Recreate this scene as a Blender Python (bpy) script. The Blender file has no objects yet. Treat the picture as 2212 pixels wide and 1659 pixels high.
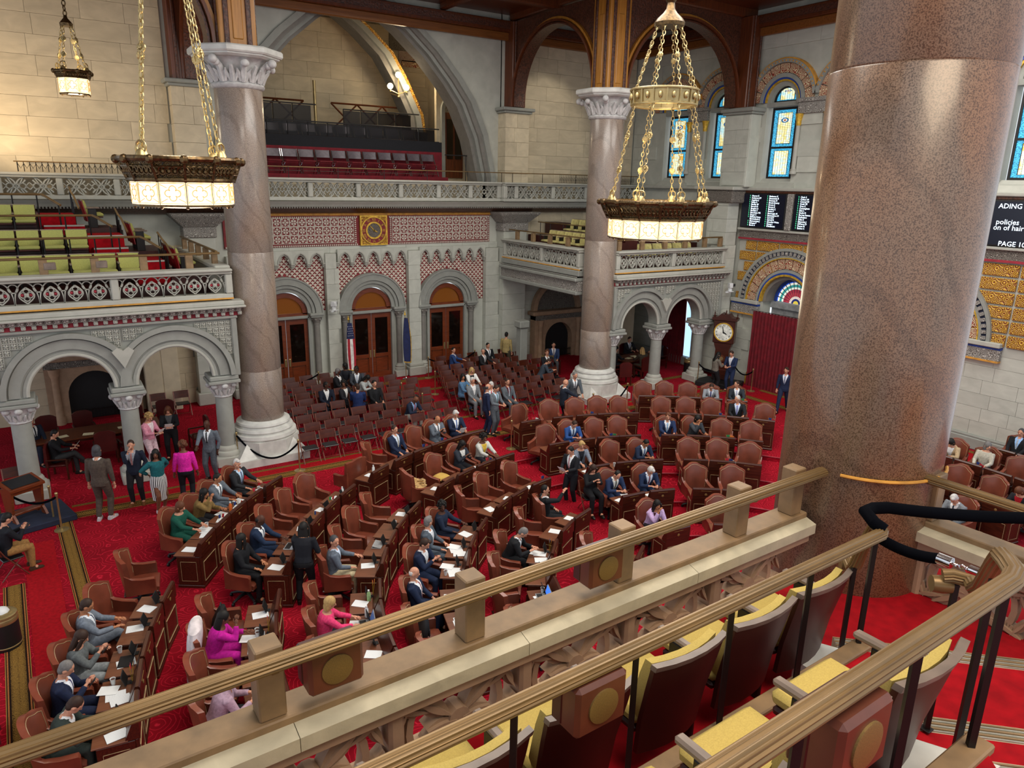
import bpy, bmesh, math, random
from mathutils import Vector, Matrix
random.seed(7)
PI = math.pi
scn = bpy.context.scene
COL = scn.collection
# ------------------------------------------------------------------ camera
# world: X right along the far wall, Y towards the far wall, Z up; floor z = 0; metres
H = 8.7
FPX, CX, CY = 1558.2, 1106.0, 829.5
_p, _r, _a = math.radians(15.543), math.radians(1.169), math.radians(33.013)
FW = Vector((math.sin(_a)*math.cos(_p), math.cos(_a)*math.cos(_p), -math.sin(_p)))
_rt = Vector((math.cos(_a), -math.sin(_a), 0)); _up = _rt.cross(FW)
RT = _rt*math.cos(_r) + _up*math.sin(_r)
UP = -_rt*math.sin(_r) + _up*math.cos(_r)
cam = bpy.data.cameras.new('camera'); cam.sensor_width = 36; cam.lens = FPX/2212*36
cam.clip_start = .05; cam.clip_end = 200
camo = bpy.data.objects.new('camera', cam); COL.objects.link(camo)
m3 = Matrix((RT, UP, -FW)).transposed()
camo.matrix_world = Matrix.Translation((0, 0, H)) @ m3.to_4x4()
scn.camera = camo

def ray(x, y):
    return FW + RT*((x-CX)/FPX) - UP*((y-CY)/FPX)
def at_z(x, y, z=0.0):
    d = ray(x, y); t = (z-H)/d.z; return Vector((d.x*t, d.y*t, z))
def at_x(x, y, X):
    d = ray(x, y); t = X/d.x; return Vector((X, d.y*t, H+d.z*t))
def at_y(x, y, Y):
    d = ray(x, y); t = Y/d.y; return Vector((d.x*t, Y, H+d.z*t))

# ------------------------------------------------------------------ light
scn.view_settings.view_transform = 'Standard'
scn.view_settings.look = 'None'
scn.view_settings.gamma = 1
scn.view_settings.use_curve_mapping = False
scn.view_settings.exposure = 0.5
w = bpy.data.worlds.new('world'); scn.world = w; w.use_nodes = True
bg = w.node_tree.nodes['Background']
bg.inputs[0].default_value = (0.86, 0.92, 1.0, 1); bg.inputs[1].default_value = 0.8

def area(name, loc, size, power, col=(1, .93, .82), rot=(0, 0, 0), sy=None):
    l = bpy.data.lights.new(name, 'AREA'); l.energy = power; l.color = col; l.size = size
    if sy: l.shape = 'RECTANGLE'; l.size_y = sy
    o = bpy.data.objects.new(name, l); COL.objects.link(o); o.location = loc; o.rotation_euler = rot
    return o
def spot(name, loc, target, power, col=(1, .86, .66), ang=60, blend=.6, r=.15):
    l = bpy.data.lights.new(name, 'SPOT'); l.energy = power; l.color = col
    l.spot_size = math.radians(ang); l.spot_blend = blend; l.shadow_soft_size = r
    o = bpy.data.objects.new(name, l); COL.objects.link(o); o.location = loc
    o.rotation_euler = (Vector(target)-Vector(loc)).to_track_quat('-Z', 'Y').to_euler()
    return o
# the chamber's ceiling floodlights (above the frame) 
area('ceiling_floodlight', (12.2, 13.0, 15.2), 9.0, 1500, (1, .95, .88))
area('ceiling_floodlight', (3.0, 8.0, 14.8), 5.0, 520, (1, .93, .82))
area('ceiling_floodlight', (21.5, 12.0, 15.0), 6.0, 620, (1, .96, .9))
area('ceiling_floodlight', (12.2, 26.0, 15.0), 4.0, 200, (1, .95, .86))
area('gallery_downlight', (3.6, -.6, 12.5), 3.0, 260, (1, .8, .56))
# warm floodlights on the upper walls
spot('wall_floodlight', (-1.8, 27.3, 9.2), (0.6, 30, 11.5), 520, (1, .74, .45), 110, .9)
spot('wall_floodlight', (21.3, 25.0, 14.6), (21.0, 30, 11.0), 260, (1, .9, .74), 55, .5)
spot('wall_floodlight', (9.0, 31.8, 11.4), (13.5, 37, 13.0), 30, (1, .75, .45), 110, .9)

# ------------------------------------------------------------------ mesh helpers
class MB:
    def __init__(s): s.v = []; s.f = []; s.m = []; s.c = 0
    def add(s, vs, fs, M=None):
        n = len(s.v)
        for p in vs:
            p = Vector(p)
            s.v.append(tuple(M @ p) if M is not None else tuple(p))
        for q in fs: s.f.append([n+i for i in q]); s.m.append(s.c)
        return s
    def mat(s, i): s.c = i; return s
    def box(s, x0, x1, y0, y1, z0, z1, M=None):
        return s.add([(x0,y0,z0),(x1,y0,z0),(x1,y1,z0),(x0,y1,z0),(x0,y0,z1),(x1,y0,z1),(x1,y1,z1),(x0,y1,z1)],
            [(0,3,2,1),(4,5,6,7),(0,1,5,4),(1,2,6,5),(2,3,7,6),(3,0,4,7)], M)
    def cbox(s, x0, x1, y0, y1, z0, z1, b=.02, M=None):      # chamfered box
        X=(x0,x1);Y=(y0,y1);Z=(z0,z1); vs=[]; ix={}
        for i in (0,1):
            for j in (0,1):
                for k in (0,1):
                    sx=b if i==0 else -b; sy=b if j==0 else -b; sz=b if k==0 else -b
                    for t,p in enumerate(((X[i],Y[j]+sy,Z[k]+sz),(X[i]+sx,Y[j],Z[k]+sz),(X[i]+sx,Y[j]+sy,Z[k]))):
                        ix[i,j,k,t]=len(vs); vs.append(p)
        g=lambda i,j,k,t: ix[i,j,k,t]
        fs=[]
        for i in (0,1): fs.append([g(i,0,0,0),g(i,1,0,0),g(i,1,1,0),g(i,0,1,0)])
        for j in (0,1): fs.append([g(0,j,0,1),g(1,j,0,1),g(1,j,1,1),g(0,j,1,1)])
        for k in (0,1): fs.append([g(0,0,k,2),g(1,0,k,2),g(1,1,k,2),g(0,1,k,2)])
        for a in (0,1):
            for c in (0,1):
                fs.append([g(a,c,0,0),g(a,c,1,0),g(a,c,1,1),g(a,c,0,1)])
                fs.append([g(a,0,c,0),g(a,1,c,0),g(a,1,c,2),g(a,0,c,2)])
                fs.append([g(0,a,c,1),g(1,a,c,1),g(1,a,c,2),g(0,a,c,2)])
        for i in (0,1):
            for j in (0,1):
                for k in (0,1): fs.append([g(i,j,k,0),g(i,j,k,1),g(i,j,k,2)])
        return s.add(vs, fs, M)
    def ext(s, pts, d0, d1, plane='xz', M=None):              # extruded polygon
        f = {'xz':lambda a,b,d:(a,d,b),'yz':lambda a,b,d:(d,a,b),'xy':lambda a,b,d:(a,b,d)}[plane]
        n=len(pts); vs=[f(a,b,d0) for a,b in pts]+[f(a,b,d1) for a,b in pts]
        fs=[list(range(n)),list(range(2*n-1,n-1,-1))]+[(i,(i+1)%n,n+(i+1)%n,n+i) for i in range(n)]
        return s.add(vs, fs, M)
    def arch(s, c, ri, ro, a0, a1, n, d0, d1, plane='xz', M=None):   # solid ring sector
        f = {'xz':lambda a,b,d:(a,d,b),'yz':lambda a,b,d:(d,a,b),'xy':lambda a,b,d:(a,b,d)}[plane]
        vs=[]; fs=[]
        for i in range(n+1):
            t=a0+(a1-a0)*i/n; C,S=math.cos(t),math.sin(t)
            for r,d in ((ri,d0),(ro,d0),(ro,d1),(ri,d1)): vs.append(f(c[0]+r*C,c[1]+r*S,d))
        for i in range(n):
            k=4*i
            for j in range(4): fs.append((k+j,k+(j+1)%4,k+4+(j+1)%4,k+4+j))
        if abs(abs(a1-a0)-2*PI)>1e-4: fs+= [(0,1,2,3),(4*n+3,4*n+2,4*n+1,4*n)]
        return s.add(vs, fs, M)
    def lathe(s, prof, n=24, M=None, c=(0,0)):
        vs=[]; fs=[]; k=len(prof)
        for i in range(n):
            t=2*PI*i/n
            for r,z in prof: vs.append((c[0]+r*math.cos(t),c[1]+r*math.sin(t),z))
        for i in range(n):
            j=(i+1)%n
            for a in range(k-1): fs.append((i*k+a,j*k+a,j*k+a+1,i*k+a+1))
        if prof[0][0]>1e-6: fs.append([i*k for i in range(n)][::-1])
        if prof[-1][0]>1e-6: fs.append([i*k+k-1 for i in range(n)])
        return s.add(vs, fs, M)
    def tube(s, pts, r, n=6, closed=False, M=None, flat=1.0, side=None):
        pts=[Vector(p) for p in pts]; m=len(pts); R=r if isinstance(r,(list,tuple)) else [r]*m
        vs=[]; fs=[]; up=Vector(side) if side else None; prev=None
        for i,p in enumerate(pts):
            a=pts[(i-1)%m] if (closed or i>0) else p; b=pts[(i+1)%m] if (closed or i<m-1) else p
            t=(b-a); t=t.normalized() if t.length>1e-9 else Vector((0,0,1))
            if up is not None: u=(up-t*up.dot(t))
            elif prev is None: u=t.orthogonal()
            else: u=prev-t*prev.dot(t)
            u=u.normalized() if u.length>1e-6 else t.orthogonal().normalized(); prev=u; w=t.cross(u)
            for k in range(n):
                q=2*PI*(k+.5)/n; vs.append(p+u*(math.cos(q)*R[i]*flat)+w*(math.sin(q)*R[i]))
        e=m if closed else m-1
        for i in range(e):
            j=(i+1)%m
            for k in range(n): fs.append((i*n+k,i*n+(k+1)%n,j*n+(k+1)%n,j*n+k))
        if not closed: fs+=[list(range(n))[::-1],[(m-1)*n+k for k in range(n)]]
        return s.add(vs, fs, M)
    def loft(s, secs, caps=True, M=None):                     # list of equal rings of points
        n=len(secs[0]); vs=[p for r in secs for p in r]; fs=[]
        for i in range(len(secs)-1):
            for k in range(n): fs.append((i*n+k,i*n+(k+1)%n,(i+1)*n+(k+1)%n,(i+1)*n+k))
        if caps: fs+=[list(range(n))[::-1],[(len(secs)-1)*n+k for k in range(n)]]
        return s.add(vs, fs, M)
    def sph(s, c, r, nu=10, nv=7, M=None):
        if not isinstance(r,(tuple,list)): r=(r,r,r)
        vs=[(c[0],c[1],c[2]-r[2])]; fs=[]
        for j in range(1,nv):
            t=-PI/2+PI*j/nv
            for i in range(nu):
                q=2*PI*i/nu; vs.append((c[0]+r[0]*math.cos(t)*math.cos(q),c[1]+r[1]*math.cos(t)*math.sin(q),c[2]+r[2]*math.sin(t)))
        vs.append((c[0],c[1],c[2]+r[2])); e=len(vs)-1
        for i in range(nu): fs.append((0,1+(i+1)%nu,1+i)); fs.append((e,e-nu+i,e-nu+(i+1)%nu))
        for j in range(nv-2):
            for i in range(nu):
                a=1+j*nu; fs.append((a+i,a+(i+1)%nu,a+nu+(i+1)%nu,a+nu+i))
        return s.add(vs, fs, M)
    def mesh(s, name, mats, smooth=False, ang=.7):
        me=bpy.data.meshes.new(name); me.from_pydata(s.v,[],s.f)
        bm=bmesh.new(); bm.from_mesh(me); bmesh.ops.recalc_face_normals(bm,faces=bm.faces); bm.to_mesh(me); bm.free()
        if not isinstance(mats,(list,tuple)): mats=[mats]
        for m in mats: me.materials.append(m)
        if len(mats)>1: me.polygons.foreach_set('material_index', s.m)
        if smooth:
            me.shade_smooth(); me.set_sharp_from_angle(angle=ang)
        me.update(); return me
    def build(s, name, mats, parent=None, smooth=False, loc=None, rz=0, **kw):
        o=bpy.data.objects.new(name, s.mesh(name, mats, smooth)); COL.objects.link(o)
        if parent is not None: o.parent=parent
        if loc is not None: o.location=loc
        o.rotation_euler=(0,0,rz)
        tag(o, **kw); return o

def tag(o, label=None, cat=None, group=None, kind=None):
    if label: o['label']=label
    if cat: o['category']=cat
    if group: o['group']=group
    if kind: o['kind']=kind
    return o
def thing(name, label, cat, loc=(0,0,0), rz=0, group=None, kind=None):
    o=bpy.data.objects.new(name, None); COL.objects.link(o); o.empty_display_size=.1
    o.location=loc; o.rotation_euler=(0,0,rz); tag(o,label,cat,group,kind); return o
def inst(name, me, parent=None, loc=(0,0,0), rot=(0,0,0), sc=(1,1,1), **kw):
    o=bpy.data.objects.new(name, me); COL.objects.link(o)
    if parent is not None: o.parent=parent
    o.location=loc; o.rotation_euler=rot; o.scale=sc; tag(o, **kw); return o
def copy_tree(o, parent=None):
    c=o.copy(); COL.objects.link(c); c.parent=parent
    for ch in o.children: copy_tree(ch, c)
    return c
def place(proto, used, loc, rz, label, group=None):
    o=proto if not used else copy_tree(proto)
    o.location=loc; o.rotation_euler=(0,0,rz); o['label']=label
    if group: o['group']=group
    used.append(o); return o
def ordn(i): return ['first','second','third','fourth','fifth','sixth','seventh','eighth','ninth','tenth','eleventh','twelfth','thirteenth'][i]

# ------------------------------------------------------------------ materials
def lin(c):
    if isinstance(c,str): c=tuple(int(c[i:i+2],16)/255 for i in (0,2,4))
    return tuple(((x+.055)/1.055)**2.4 if x>.04045 else x/12.92 for x in c)+(1,)
class NT:
    def __init__(s, name):
        s.m=bpy.data.materials.new(name); s.m.use_nodes=True; s.t=s.m.node_tree; s.N=s.t.nodes; s.L=s.t.links
        s.b=s.N['Principled BSDF']
    def n(s, typ, **kw):
        x=s.N.new('ShaderNode'+typ)
        for k,v in kw.items():
            if k.startswith('i_'): x.inputs[k[2:].replace('_',' ')].default_value=v
            else: setattr(x,k,v)
        return x
    def l(s, a, b): s.L.new(a,b)
    def coord(s, kind='Object', scale=None, rot=None):
        c=s.n('TexCoord').outputs[kind]
        if scale or rot:
            mp=s.n('Mapping')
            if scale: mp.inputs['Scale'].default_value=scale
            if rot: mp.inputs['Rotation'].default_value=rot
            s.l(c,mp.inputs[0]); c=mp.outputs[0]
        return c
    def ramp(s, fac, stops, interp='LINEAR'):
        r=s.n('ValToRGB'); e=r.color_ramp.elements; r.color_ramp.interpolation=interp
        while len(e)<len(stops): e.new(.5)
        for i,(p,c) in enumerate(stops): e[i].position=p; e[i].color=lin(c)
        s.l(fac,r.inputs[0]); return r.outputs[0]
    def mix(s, fac, a, b, typ='MIX'):
        x=s.n('MixRGB',blend_type=typ)
        for k,v in ((0,fac),(1,a),(2,b)):
            if isinstance(v,(int,float)): x.inputs[k].default_value=v
            elif isinstance(v,(tuple,str)): x.inputs[k].default_value=lin(v)
            else: s.l(v,x.inputs[k])
        return x.outputs[0]
    def math(s, op, a, b=None, c=None):
        x=s.n('Math',operation=op)
        for k,v in enumerate((a,b,c)):
            if v is None: continue
            if isinstance(v,(int,float)): x.inputs[k].default_value=v
            else: s.l(v,x.inputs[k])
        return x.outputs[0]
    def bump(s, h, st=.3, dist=.02):
        b=s.n('Bump'); b.inputs['Strength'].default_value=st; b.inputs['Distance'].default_value=dist
        s.l(h,b.inputs['Height']); s.l(b.outputs[0],s.b.inputs['Normal'])
    def col(s, c): s.l(c,s.b.inputs['Base Color'])
    def done(s, rough=.6, metal=0, spec=.5):
        s.b.inputs['Roughness'].default_value=rough; s.b.inputs['Metallic'].default_value=metal
        s.b.inputs['Specular IOR Level'].default_value=spec
        return s.m
def plain(name, c, rough=.6, metal=0, var=.12, scale=6, bump=0, spec=.5, kind='Object'):
    t=NT(name); nz=t.n('TexNoise'); nz.inputs['Scale'].default_value=scale; nz.inputs['Detail'].default_value=4
    t.l(t.coord(kind),nz.inputs[0])
    d=tuple(x*(1-var) for x in _rgb(c)); l=tuple(min(1,x*(1+var)) for x in _rgb(c))
    t.col(t.ramp(nz.outputs['Fac'],[(.3,d),(.7,l)]))
    if bump: t.bump(nz.outputs['Fac'],bump)
    return t.done(rough,metal,spec)
def _rgb(c): return tuple(int(c[i:i+2],16)/255 for i in (0,2,4)) if isinstance(c,str) else c
def stone(name, c, var=.1, objvar=.12, scale=3, rough=.75):
    t=NT(name); nz=t.n('TexNoise'); nz.inputs['Scale'].default_value=scale; nz.inputs['Detail'].default_value=6; nz.inputs['Distortion'].default_value=.6
    co=t.coord('Object'); 
    oi=t.n('ObjectInfo'); ad=t.n('VectorMath',operation='ADD'); t.l(co,ad.inputs[0]); 
    cx=t.n('CombineXYZ'); sc=t.math('MULTIPLY',oi.outputs['Random'],37.0); t.l(sc,cx.inputs[0]); t.l(sc,cx.inputs[1]); t.l(cx.outputs[0],ad.inputs[1])
    t.l(ad.outputs[0],nz.inputs[0]); rgb=_rgb(c)
    base=t.ramp(nz.outputs['Fac'],[(.25,tuple(x*(1-var) for x in rgb)),(.6,rgb),(.8,tuple(min(1,x*(1+var*.6)) for x in rgb))])
    v=t.math('MULTIPLY_ADD',oi.outputs['Random'],objvar*2,1-objvar)
    hsv=t.n('HueSaturation'); t.l(v,hsv.inputs['Value']); t.l(base,hsv.inputs['Color']); t.col(hsv.outputs[0])
    n2=t.n('TexNoise'); n2.inputs['Scale'].default_value=40; t.l(co,n2.inputs[0]); t.bump(n2.outputs['Fac'],.12,.01)
    return t.done(rough)
def granite(name, a, b, c, scale=60):
    t=NT(name); co=t.coord('Object')
    n1=t.n('TexNoise'); n1.inputs['Scale'].default_value=scale; n1.inputs['Detail'].default_value=3; t.l(co,n1.inputs[0])
    n2=t.n('TexNoise'); n2.inputs['Scale'].default_value=.8; n2.inputs['Detail'].default_value=5; n2.inputs['Distortion'].default_value=1.5
    t.l(t.coord('Object',(1,1,.55),(.5,.3,0)),n2.inputs[0])
    wv=t.n('TexWave'); wv.inputs['Scale'].default_value=.7; wv.inputs['Distortion'].default_value=7; wv.inputs['Detail'].default_value=4; t.l(t.coord('Object',(1,1,1),(.7,.5,0)),wv.inputs[0])
    base=t.ramp(n2.outputs['Fac'],[(.3,a),(.5,b),(.72,c)])
    vein=t.ramp(wv.outputs['Fac'],[(0,'6d5a52'),(.035,'9a8577'),(.1,'ffffff')])
    base=t.mix(.22,base,vein,'MULTIPLY')
    gr=t.ramp(n1.outputs['Fac'],[(.36,'54453f'),(.45,'bdb0a6'),(.56,'ffffff')])
    t.col(t.mix(.75,base,gr,'MULTIPLY')); t.b.inputs['Coat Weight'].default_value=.15; t.b.inputs['Coat Roughness'].default_value=.08
    return t.done(.28)
def wood(name, a, b, rough=.35, scale=3, axis=(1,12,12)):
    t=NT(name); nz=t.n('TexNoise'); nz.inputs['Scale'].default_value=scale; nz.inputs['Detail'].default_value=5; nz.inputs['Distortion'].default_value=.4
    t.l(t.coord('Object',axis),nz.inputs[0]); t.col(t.ramp(nz.outputs['Fac'],[(.3,a),(.7,b)]))
    return t.done(rough)
def emit(name, c, st, rough=.4):
    t=NT(name); t.b.inputs['Base Color'].default_value=lin(c); t.b.inputs['Emission Color'].default_value=lin(c); t.b.inputs['Emission Strength'].default_value=st
    return t.done(rough)

M={}
M['grey']=stone('grey_sandstone','8f918a',.07,.05)
M['greylt']=stone('pale_sandstone','adada3',.06,.05)
M['wallg']=stone('green_grey_wall_stone','b9bbb0',.07,.07,2)
M['wallt']=stone('tan_wall_stone','c4b79c',.09,.08,2)
M['greyd']=stone('dark_grey_stone','7d7a73',.1,.06)
M['mortar']=plain('mortar','87806f',.9)
M['mortarg']=plain('grey_mortar','85857b',.9)
M['brownst']=stone('brown_sandstone','a5876c',.12,.06,4)
M['copest']=stone('worn_coping_stone','b8ae94',.12,.05,5)
M['marble']=plain('white_marble','c6c6c0',.45,0,.06,4)
M['capital']=plain('pale_carved_stone','b9b8b6',.6,0,.08,8)
M['granite']=granite('pink_granite','918880','9c8e82','a39180',110)
M['granitenear']=granite('red_granite','6f6257','7e614b','82593c',95)
M['mahog']=wood('mahogany','2c110a','4b2012',.3)
M['desktop']=wood('desk_top_wood','55301f','74462f',.35,2,(12,1,12))
M['doorw']=wood('door_wood','5a2812','7a391c',.3)
M['oak']=wood('golden_oak','9a6420','b98034',.35,2,(8,8,.6))
M['walnut']=wood('dark_walnut','4a2411','6a3519',.35,2,(8,8,.8))
M['carved']=plain('carved_walnut','4a2a1c',.4,0,.35,14,.9)
M['trimline']=plain('cream_trim','a58d68',.5); M['seal']=plain('dull_gilt','7d6034',.5,.2)
M['leather']=plain('brown_leather','6f3828',.31,0,.14,3,.02)
M['leatherdk']=plain('maroon_leather','47120f',.35,0,.12,3)
M['blacklea']=plain('black_vinyl','17181b',.35)
M['brass']=plain('brass','aa9668',.34,.7,.08)
M['bronze']=plain('bronze','57442a',.32,.75,.3,20)
M['railbr']=plain('bronze_rail','755c38',.38,.4,.1,3)
M['gold']=plain('gold_leaf','c9a136',.4,.35,.15,10)
M['spkr']=plain('brown_cabinet','5c2f20',.4); M['iron']=plain('black_iron','161312',.45,.3)
M['chrome']=plain('chrome','cfcfd2',.12,1)
M['steelgrey']=plain('grey_bracket','8d8f90',.5)
M['yellow']=plain('yellow_fabric','b8a25c',.95,0,.05,170,0,.1)
M['yellowg']=plain('green_yellow_fabric','a9aa5e',.9,0,.08,60)
M['seatw']=wood('seat_back_wood','35130f','4a1b15',.42,1.5,(1,1,.5))
M['taupe']=plain('taupe_armrest','74655a',.45)
M['taupeb']=plain('taupe_block','7d6446',.6); M['fascia']=wood('oak_fascia','6e3f18','8a5522',.4,2,(.6,8,8))
M['red']=plain('red_carpet','930f18',.95,0,.1,9,.05,.1)
M['redpaint']=plain('red_paint','8e2230',.7)
M['curtain']=plain('crimson_curtain','6a0c1a',.85,0,.15,4)
M['blue']=plain('blue_paint','1e3f8e',.6)
M['navy']=plain('navy_cloth','1a2136',.85)
M['black']=plain('matt_black','0d0d0f',.6)
M['velvet']=plain('black_velvet','06070c',1,0,.1,6,0,.05)
M['white']=plain('white_paper','e3e6e6',.8,0,.02)
M['cream']=plain('cream_paper','e0d7b0',.8,0,.03)
M['whitepl']=plain('white_plastic','d5d8d8',.4,0,.02)
M['glassdk']=plain('dark_glass','130c08',.06,0,.3,2)
M['amber']=emit('lit_amber_glass','6e4018',.22,.1)
M['fabricblk']=plain('black_drape','131419',.9)
M['ochre']=plain('ochre_line','c28a35',.6)
M['aisle']=plain('metal_nosing','a9a79c',.4,.6)
# ---- patterned materials
def m_carpet():
    t=NT('patterned_red_carpet'); co=t.coord('Object')
    vo=t.n('TexVoronoi',feature='F1'); vo.inputs['Scale'].default_value=2.1; t.l(co,vo.inputs['Vector'])
    nz=t.n('TexNoise'); nz.inputs['Scale'].default_value=5; t.l(co,nz.inputs[0])
    d=t.math('ADD',vo.outputs['Distance'],t.math('MULTIPLY',nz.outputs['Fac'],.22))
    s=t.math('ABSOLUTE',t.math('SINE',t.math('MULTIPLY',d,22.0)))
    base=t.ramp(s,[(.0,'cc263c'),(.2,'a81326'),(.42,'8b0c1d')])
    n2=t.n('TexNoise'); n2.inputs['Scale'].default_value=.9; t.l(co,n2.inputs[0])
    t.col(t.mix(.3,base,t.ramp(n2.outputs['Fac'],[(.35,'8a8a8a'),(.65,'ffffff')]),'MULTIPLY'))
    return t.done(.95,0,.1)
def m_border(name, k=9.0):
    t=NT(name); co=t.coord('Object'); sp=t.n('SeparateXYZ'); t.l(co,sp.inputs[0])
    x,y=sp.outputs[0],sp.outputs[1]; ay=t.math('ABSOLUTE',y)
    zig=t.math('PINGPONG',t.math('MULTIPLY',x,k),.5)
    a=t.math('ABSOLUTE',t.math('SUBTRACT',t.math('MULTIPLY',ay,2.2),zig))
    pat=t.math('LESS_THAN',a,.11)
    vo=t.n('TexVoronoi'); vo.inputs['Scale'].default_value=14; t.l(co,vo.inputs['Vector'])
    pat2=t.math('GREATER_THAN',t.math('SINE',t.math('MULTIPLY',vo.outputs['Distance'],24)),.35)
    p=t.math('MAXIMUM',pat,t.math('MULTIPLY',pat2,t.math('LESS_THAN',ay,.3)))
    inner=t.mix(p,'20110b','8f6d33')
    dots=t.math('GREATER_THAN',t.math('SINE',t.math('MULTIPLY',x,70)),.1)
    edge=t.mix(dots,'7d1420','a8823f')
    c=t.mix(t.math('GREATER_THAN',ay,.34),inner,'1a0f0a')
    c=t.mix(t.math('GREATER_THAN',ay,.37),c,edge)
    c=t.mix(t.math('GREATER_THAN',ay,.43),c,'1c100b')
    c=t.mix(t.math('GREATER_THAN',ay,.47),c,'96743a')
    t.col(c); return t.done(.95,0,.1)
M['carpet']=m_carpet(); M['border']=m_border('carpet_border_weave')
def m_stained(name, seed, warm, shield=True):
    t=NT(name); co=t.coord('Generated'); sp=t.n('SeparateXYZ'); t.l(co,sp.inputs[0])
    u,v=sp.outputs[1],sp.outputs[2]      # windows lie in the YZ plane
    e=t.math('MINIMUM',t.math('MINIMUM',u,t.math('SUBTRACT',1,u)),t.math('MULTIPLY',t.math('MINIMUM',v,t.math('SUBTRACT',1,v)),2.2))
    mp=t.n('Mapping'); mp.inputs['Scale'].default_value=(1,9,21); mp.inputs['Location'].default_value=(seed,seed*.7,seed*.3); t.l(co,mp.inputs[0])
    nz=t.n('TexWhiteNoise',noise_dimensions='3D'); fl=t.n('VectorMath',operation='FLOOR'); t.l(mp.outputs[0],fl.inputs[0]); t.l(fl.outputs[0],nz.inputs['Vector'])
    nl=t.n('TexNoise'); nl.inputs['Scale'].default_value=3.0; mp2=t.n('Mapping'); mp2.inputs['Location'].default_value=(seed,seed,seed); t.l(co,mp2.inputs[0]); t.l(mp2.outputs[0],nl.inputs[0])
    mid=t.ramp(t.math('ADD',t.math('MULTIPLY',nz.outputs['Value'],.25),t.math('MULTIPLY',nl.outputs['Fac'],.9)),
        [(.38,'e0a53a' if warm else 'd6c37a'),(.5,'e2d9a0'),(.62,'cfe0d2'),(.8,'a8d0d4' if not warm else 'e8d48a')])
    vo=t.n('TexVoronoi'); vo.inputs['Scale'].default_value=24; mp3=t.n('Mapping'); mp3.inputs['Scale'].default_value=(1,1,2.2); t.l(co,mp3.inputs[0]); t.l(mp3.outputs[0],vo.inputs['Vector'])
    bor=t.ramp(vo.outputs['Distance'],[(.0,'7fd0e0'),(.22,'2a7fae'),(.38,'0b1f3e'),(.55,'3f9cc0')])
    c=t.mix(t.math('LESS_THAN',e,.17),mid,bor)
    g=t.n('VectorMath',operation='FRACTION'); t.l(mp.outputs[0],g.inputs[0]); gs=t.n('SeparateXYZ'); t.l(g.outputs[0],gs.inputs[0])
    ln=t.math('MAXIMUM',t.math('LESS_THAN',gs.outputs[1],.12),t.math('LESS_THAN',gs.outputs[2],.14))
    c=t.mix(t.math('MULTIPLY',ln,t.math('GREATER_THAN',e,.17)),c,'37413a')
    c=t.mix(t.math('MULTIPLY',t.math('GREATER_THAN',e,.16),t.math('LESS_THAN',e,.185)),c,'1c1410')
    # shield near the top
    du=t.math('MULTIPLY',t.math('SUBTRACT',u,.5),3.6); dv=t.math('MULTIPLY',t.math('SUBTRACT',v,.72),9.0)
    rr=t.math('SQRT',t.math('ADD',t.math('MULTIPLY',du,du),t.math('MULTIPLY',dv,dv)))
    if not shield: rr=t.math('ADD',rr,9.0)
    c=t.mix(t.math('LESS_THAN',rr,.62),c,'1f4f78'); c=t.mix(t.math('LESS_THAN',rr,.36),c,'e9ddc8')
    c=t.mix(t.math('LESS_THAN',rr,.24),c,'7d4a3a')
    t.l(c,t.b.inputs['Base Color']); t.l(c,t.b.inputs['Emission Color']); t.b.inputs['Emission Strength'].default_value=.95
    return t.done(.2)
M['stainlo']=m_stained('backlit_stained_glass_low',2.2,True,False); M['stainlo2']=m_stained('backlit_stained_glass_low_b',5.2,False,False); M['stain1']=m_stained('backlit_stained_glass_a',1.3,True); M['stain2']=m_stained('backlit_stained_glass_b',4.1,False); M['stain3']=m_stained('backlit_stained_glass_c',7.7,False)
def m_fan():
    t=NT('backlit_fan_glass'); co=t.coord('Object'); sp=t.n('SeparateXYZ'); t.l(co,sp.inputs[0])
    y,z=sp.outputs[1],sp.outputs[2]
    r=t.math('SQRT',t.math('ADD',t.math('MULTIPLY',y,y),t.math('MULTIPLY',z,z))); an=t.math('ARCTAN2',z,y)
    ra=t.math('ABSOLUTE',t.math('SINE',t.math('MULTIPLY',an,14)))
    base=t.ramp(t.math('MULTIPLY',r,.9),[(.0,'d8c24a'),(.12,'1c2a66'),(.2,'d9c9c0'),(.3,'9a3440'),(.45,'8a2a3a'),(.58,'d5ddcf'),(.66,'2f8a86'),(.76,'e2e2d2'),(.84,'2a58c8')],'CONSTANT')
    c=t.mix(t.math('LESS_THAN',ra,.3),base,'24222a')
    t.l(c,t.b.inputs['Base Color']); t.l(c,t.b.inputs['Emission Color']); t.b.inputs['Emission Strength'].default_value=.6
    return t.done(.2)
M['fan']=m_fan()
def m_lamp():
    t=NT('lit_alabaster_panel'); co=t.coord('Object'); sp=t.n('SeparateXYZ'); t.l(co,sp.inputs[0])
    nz=t.n('TexNoise'); nz.inputs['Scale'].default_value=9; t.l(co,nz.inputs[0])
    c=t.ramp(nz.outputs['Fac'],[(.3,'f2d79c'),(.7,'fff1cf')])
    t.col(c); t.l(c,t.b.inputs['Emission Color']); t.b.inputs['Emission Strength'].default_value=.95
    return t.done(.5)
M['lamp']=m_lamp(); M['lampline']=emit('lamp_tracery_line','c79a55',.42)
M['lampcore']=emit('bulb_glow','fff3d0',7); M['globe']=emit('globe_lamp','ffe9bb',3.2)
def m_relief(name, a, b, scale, th=.0, rough=.6):
    t=NT(name); co=t.coord('Object'); vo=t.n('TexVoronoi',feature='F1'); vo.inputs['Scale'].default_value=scale; t.l(co,vo.inputs['Vector'])
    s=t.math('SINE',t.math('MULTIPLY',vo.outputs['Distance'],26)); p=t.math('GREATER_THAN',s,th)
    t.col(t.mix(p,a,b)); t.bump(s,.6,.02); return t.done(rough)
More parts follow.
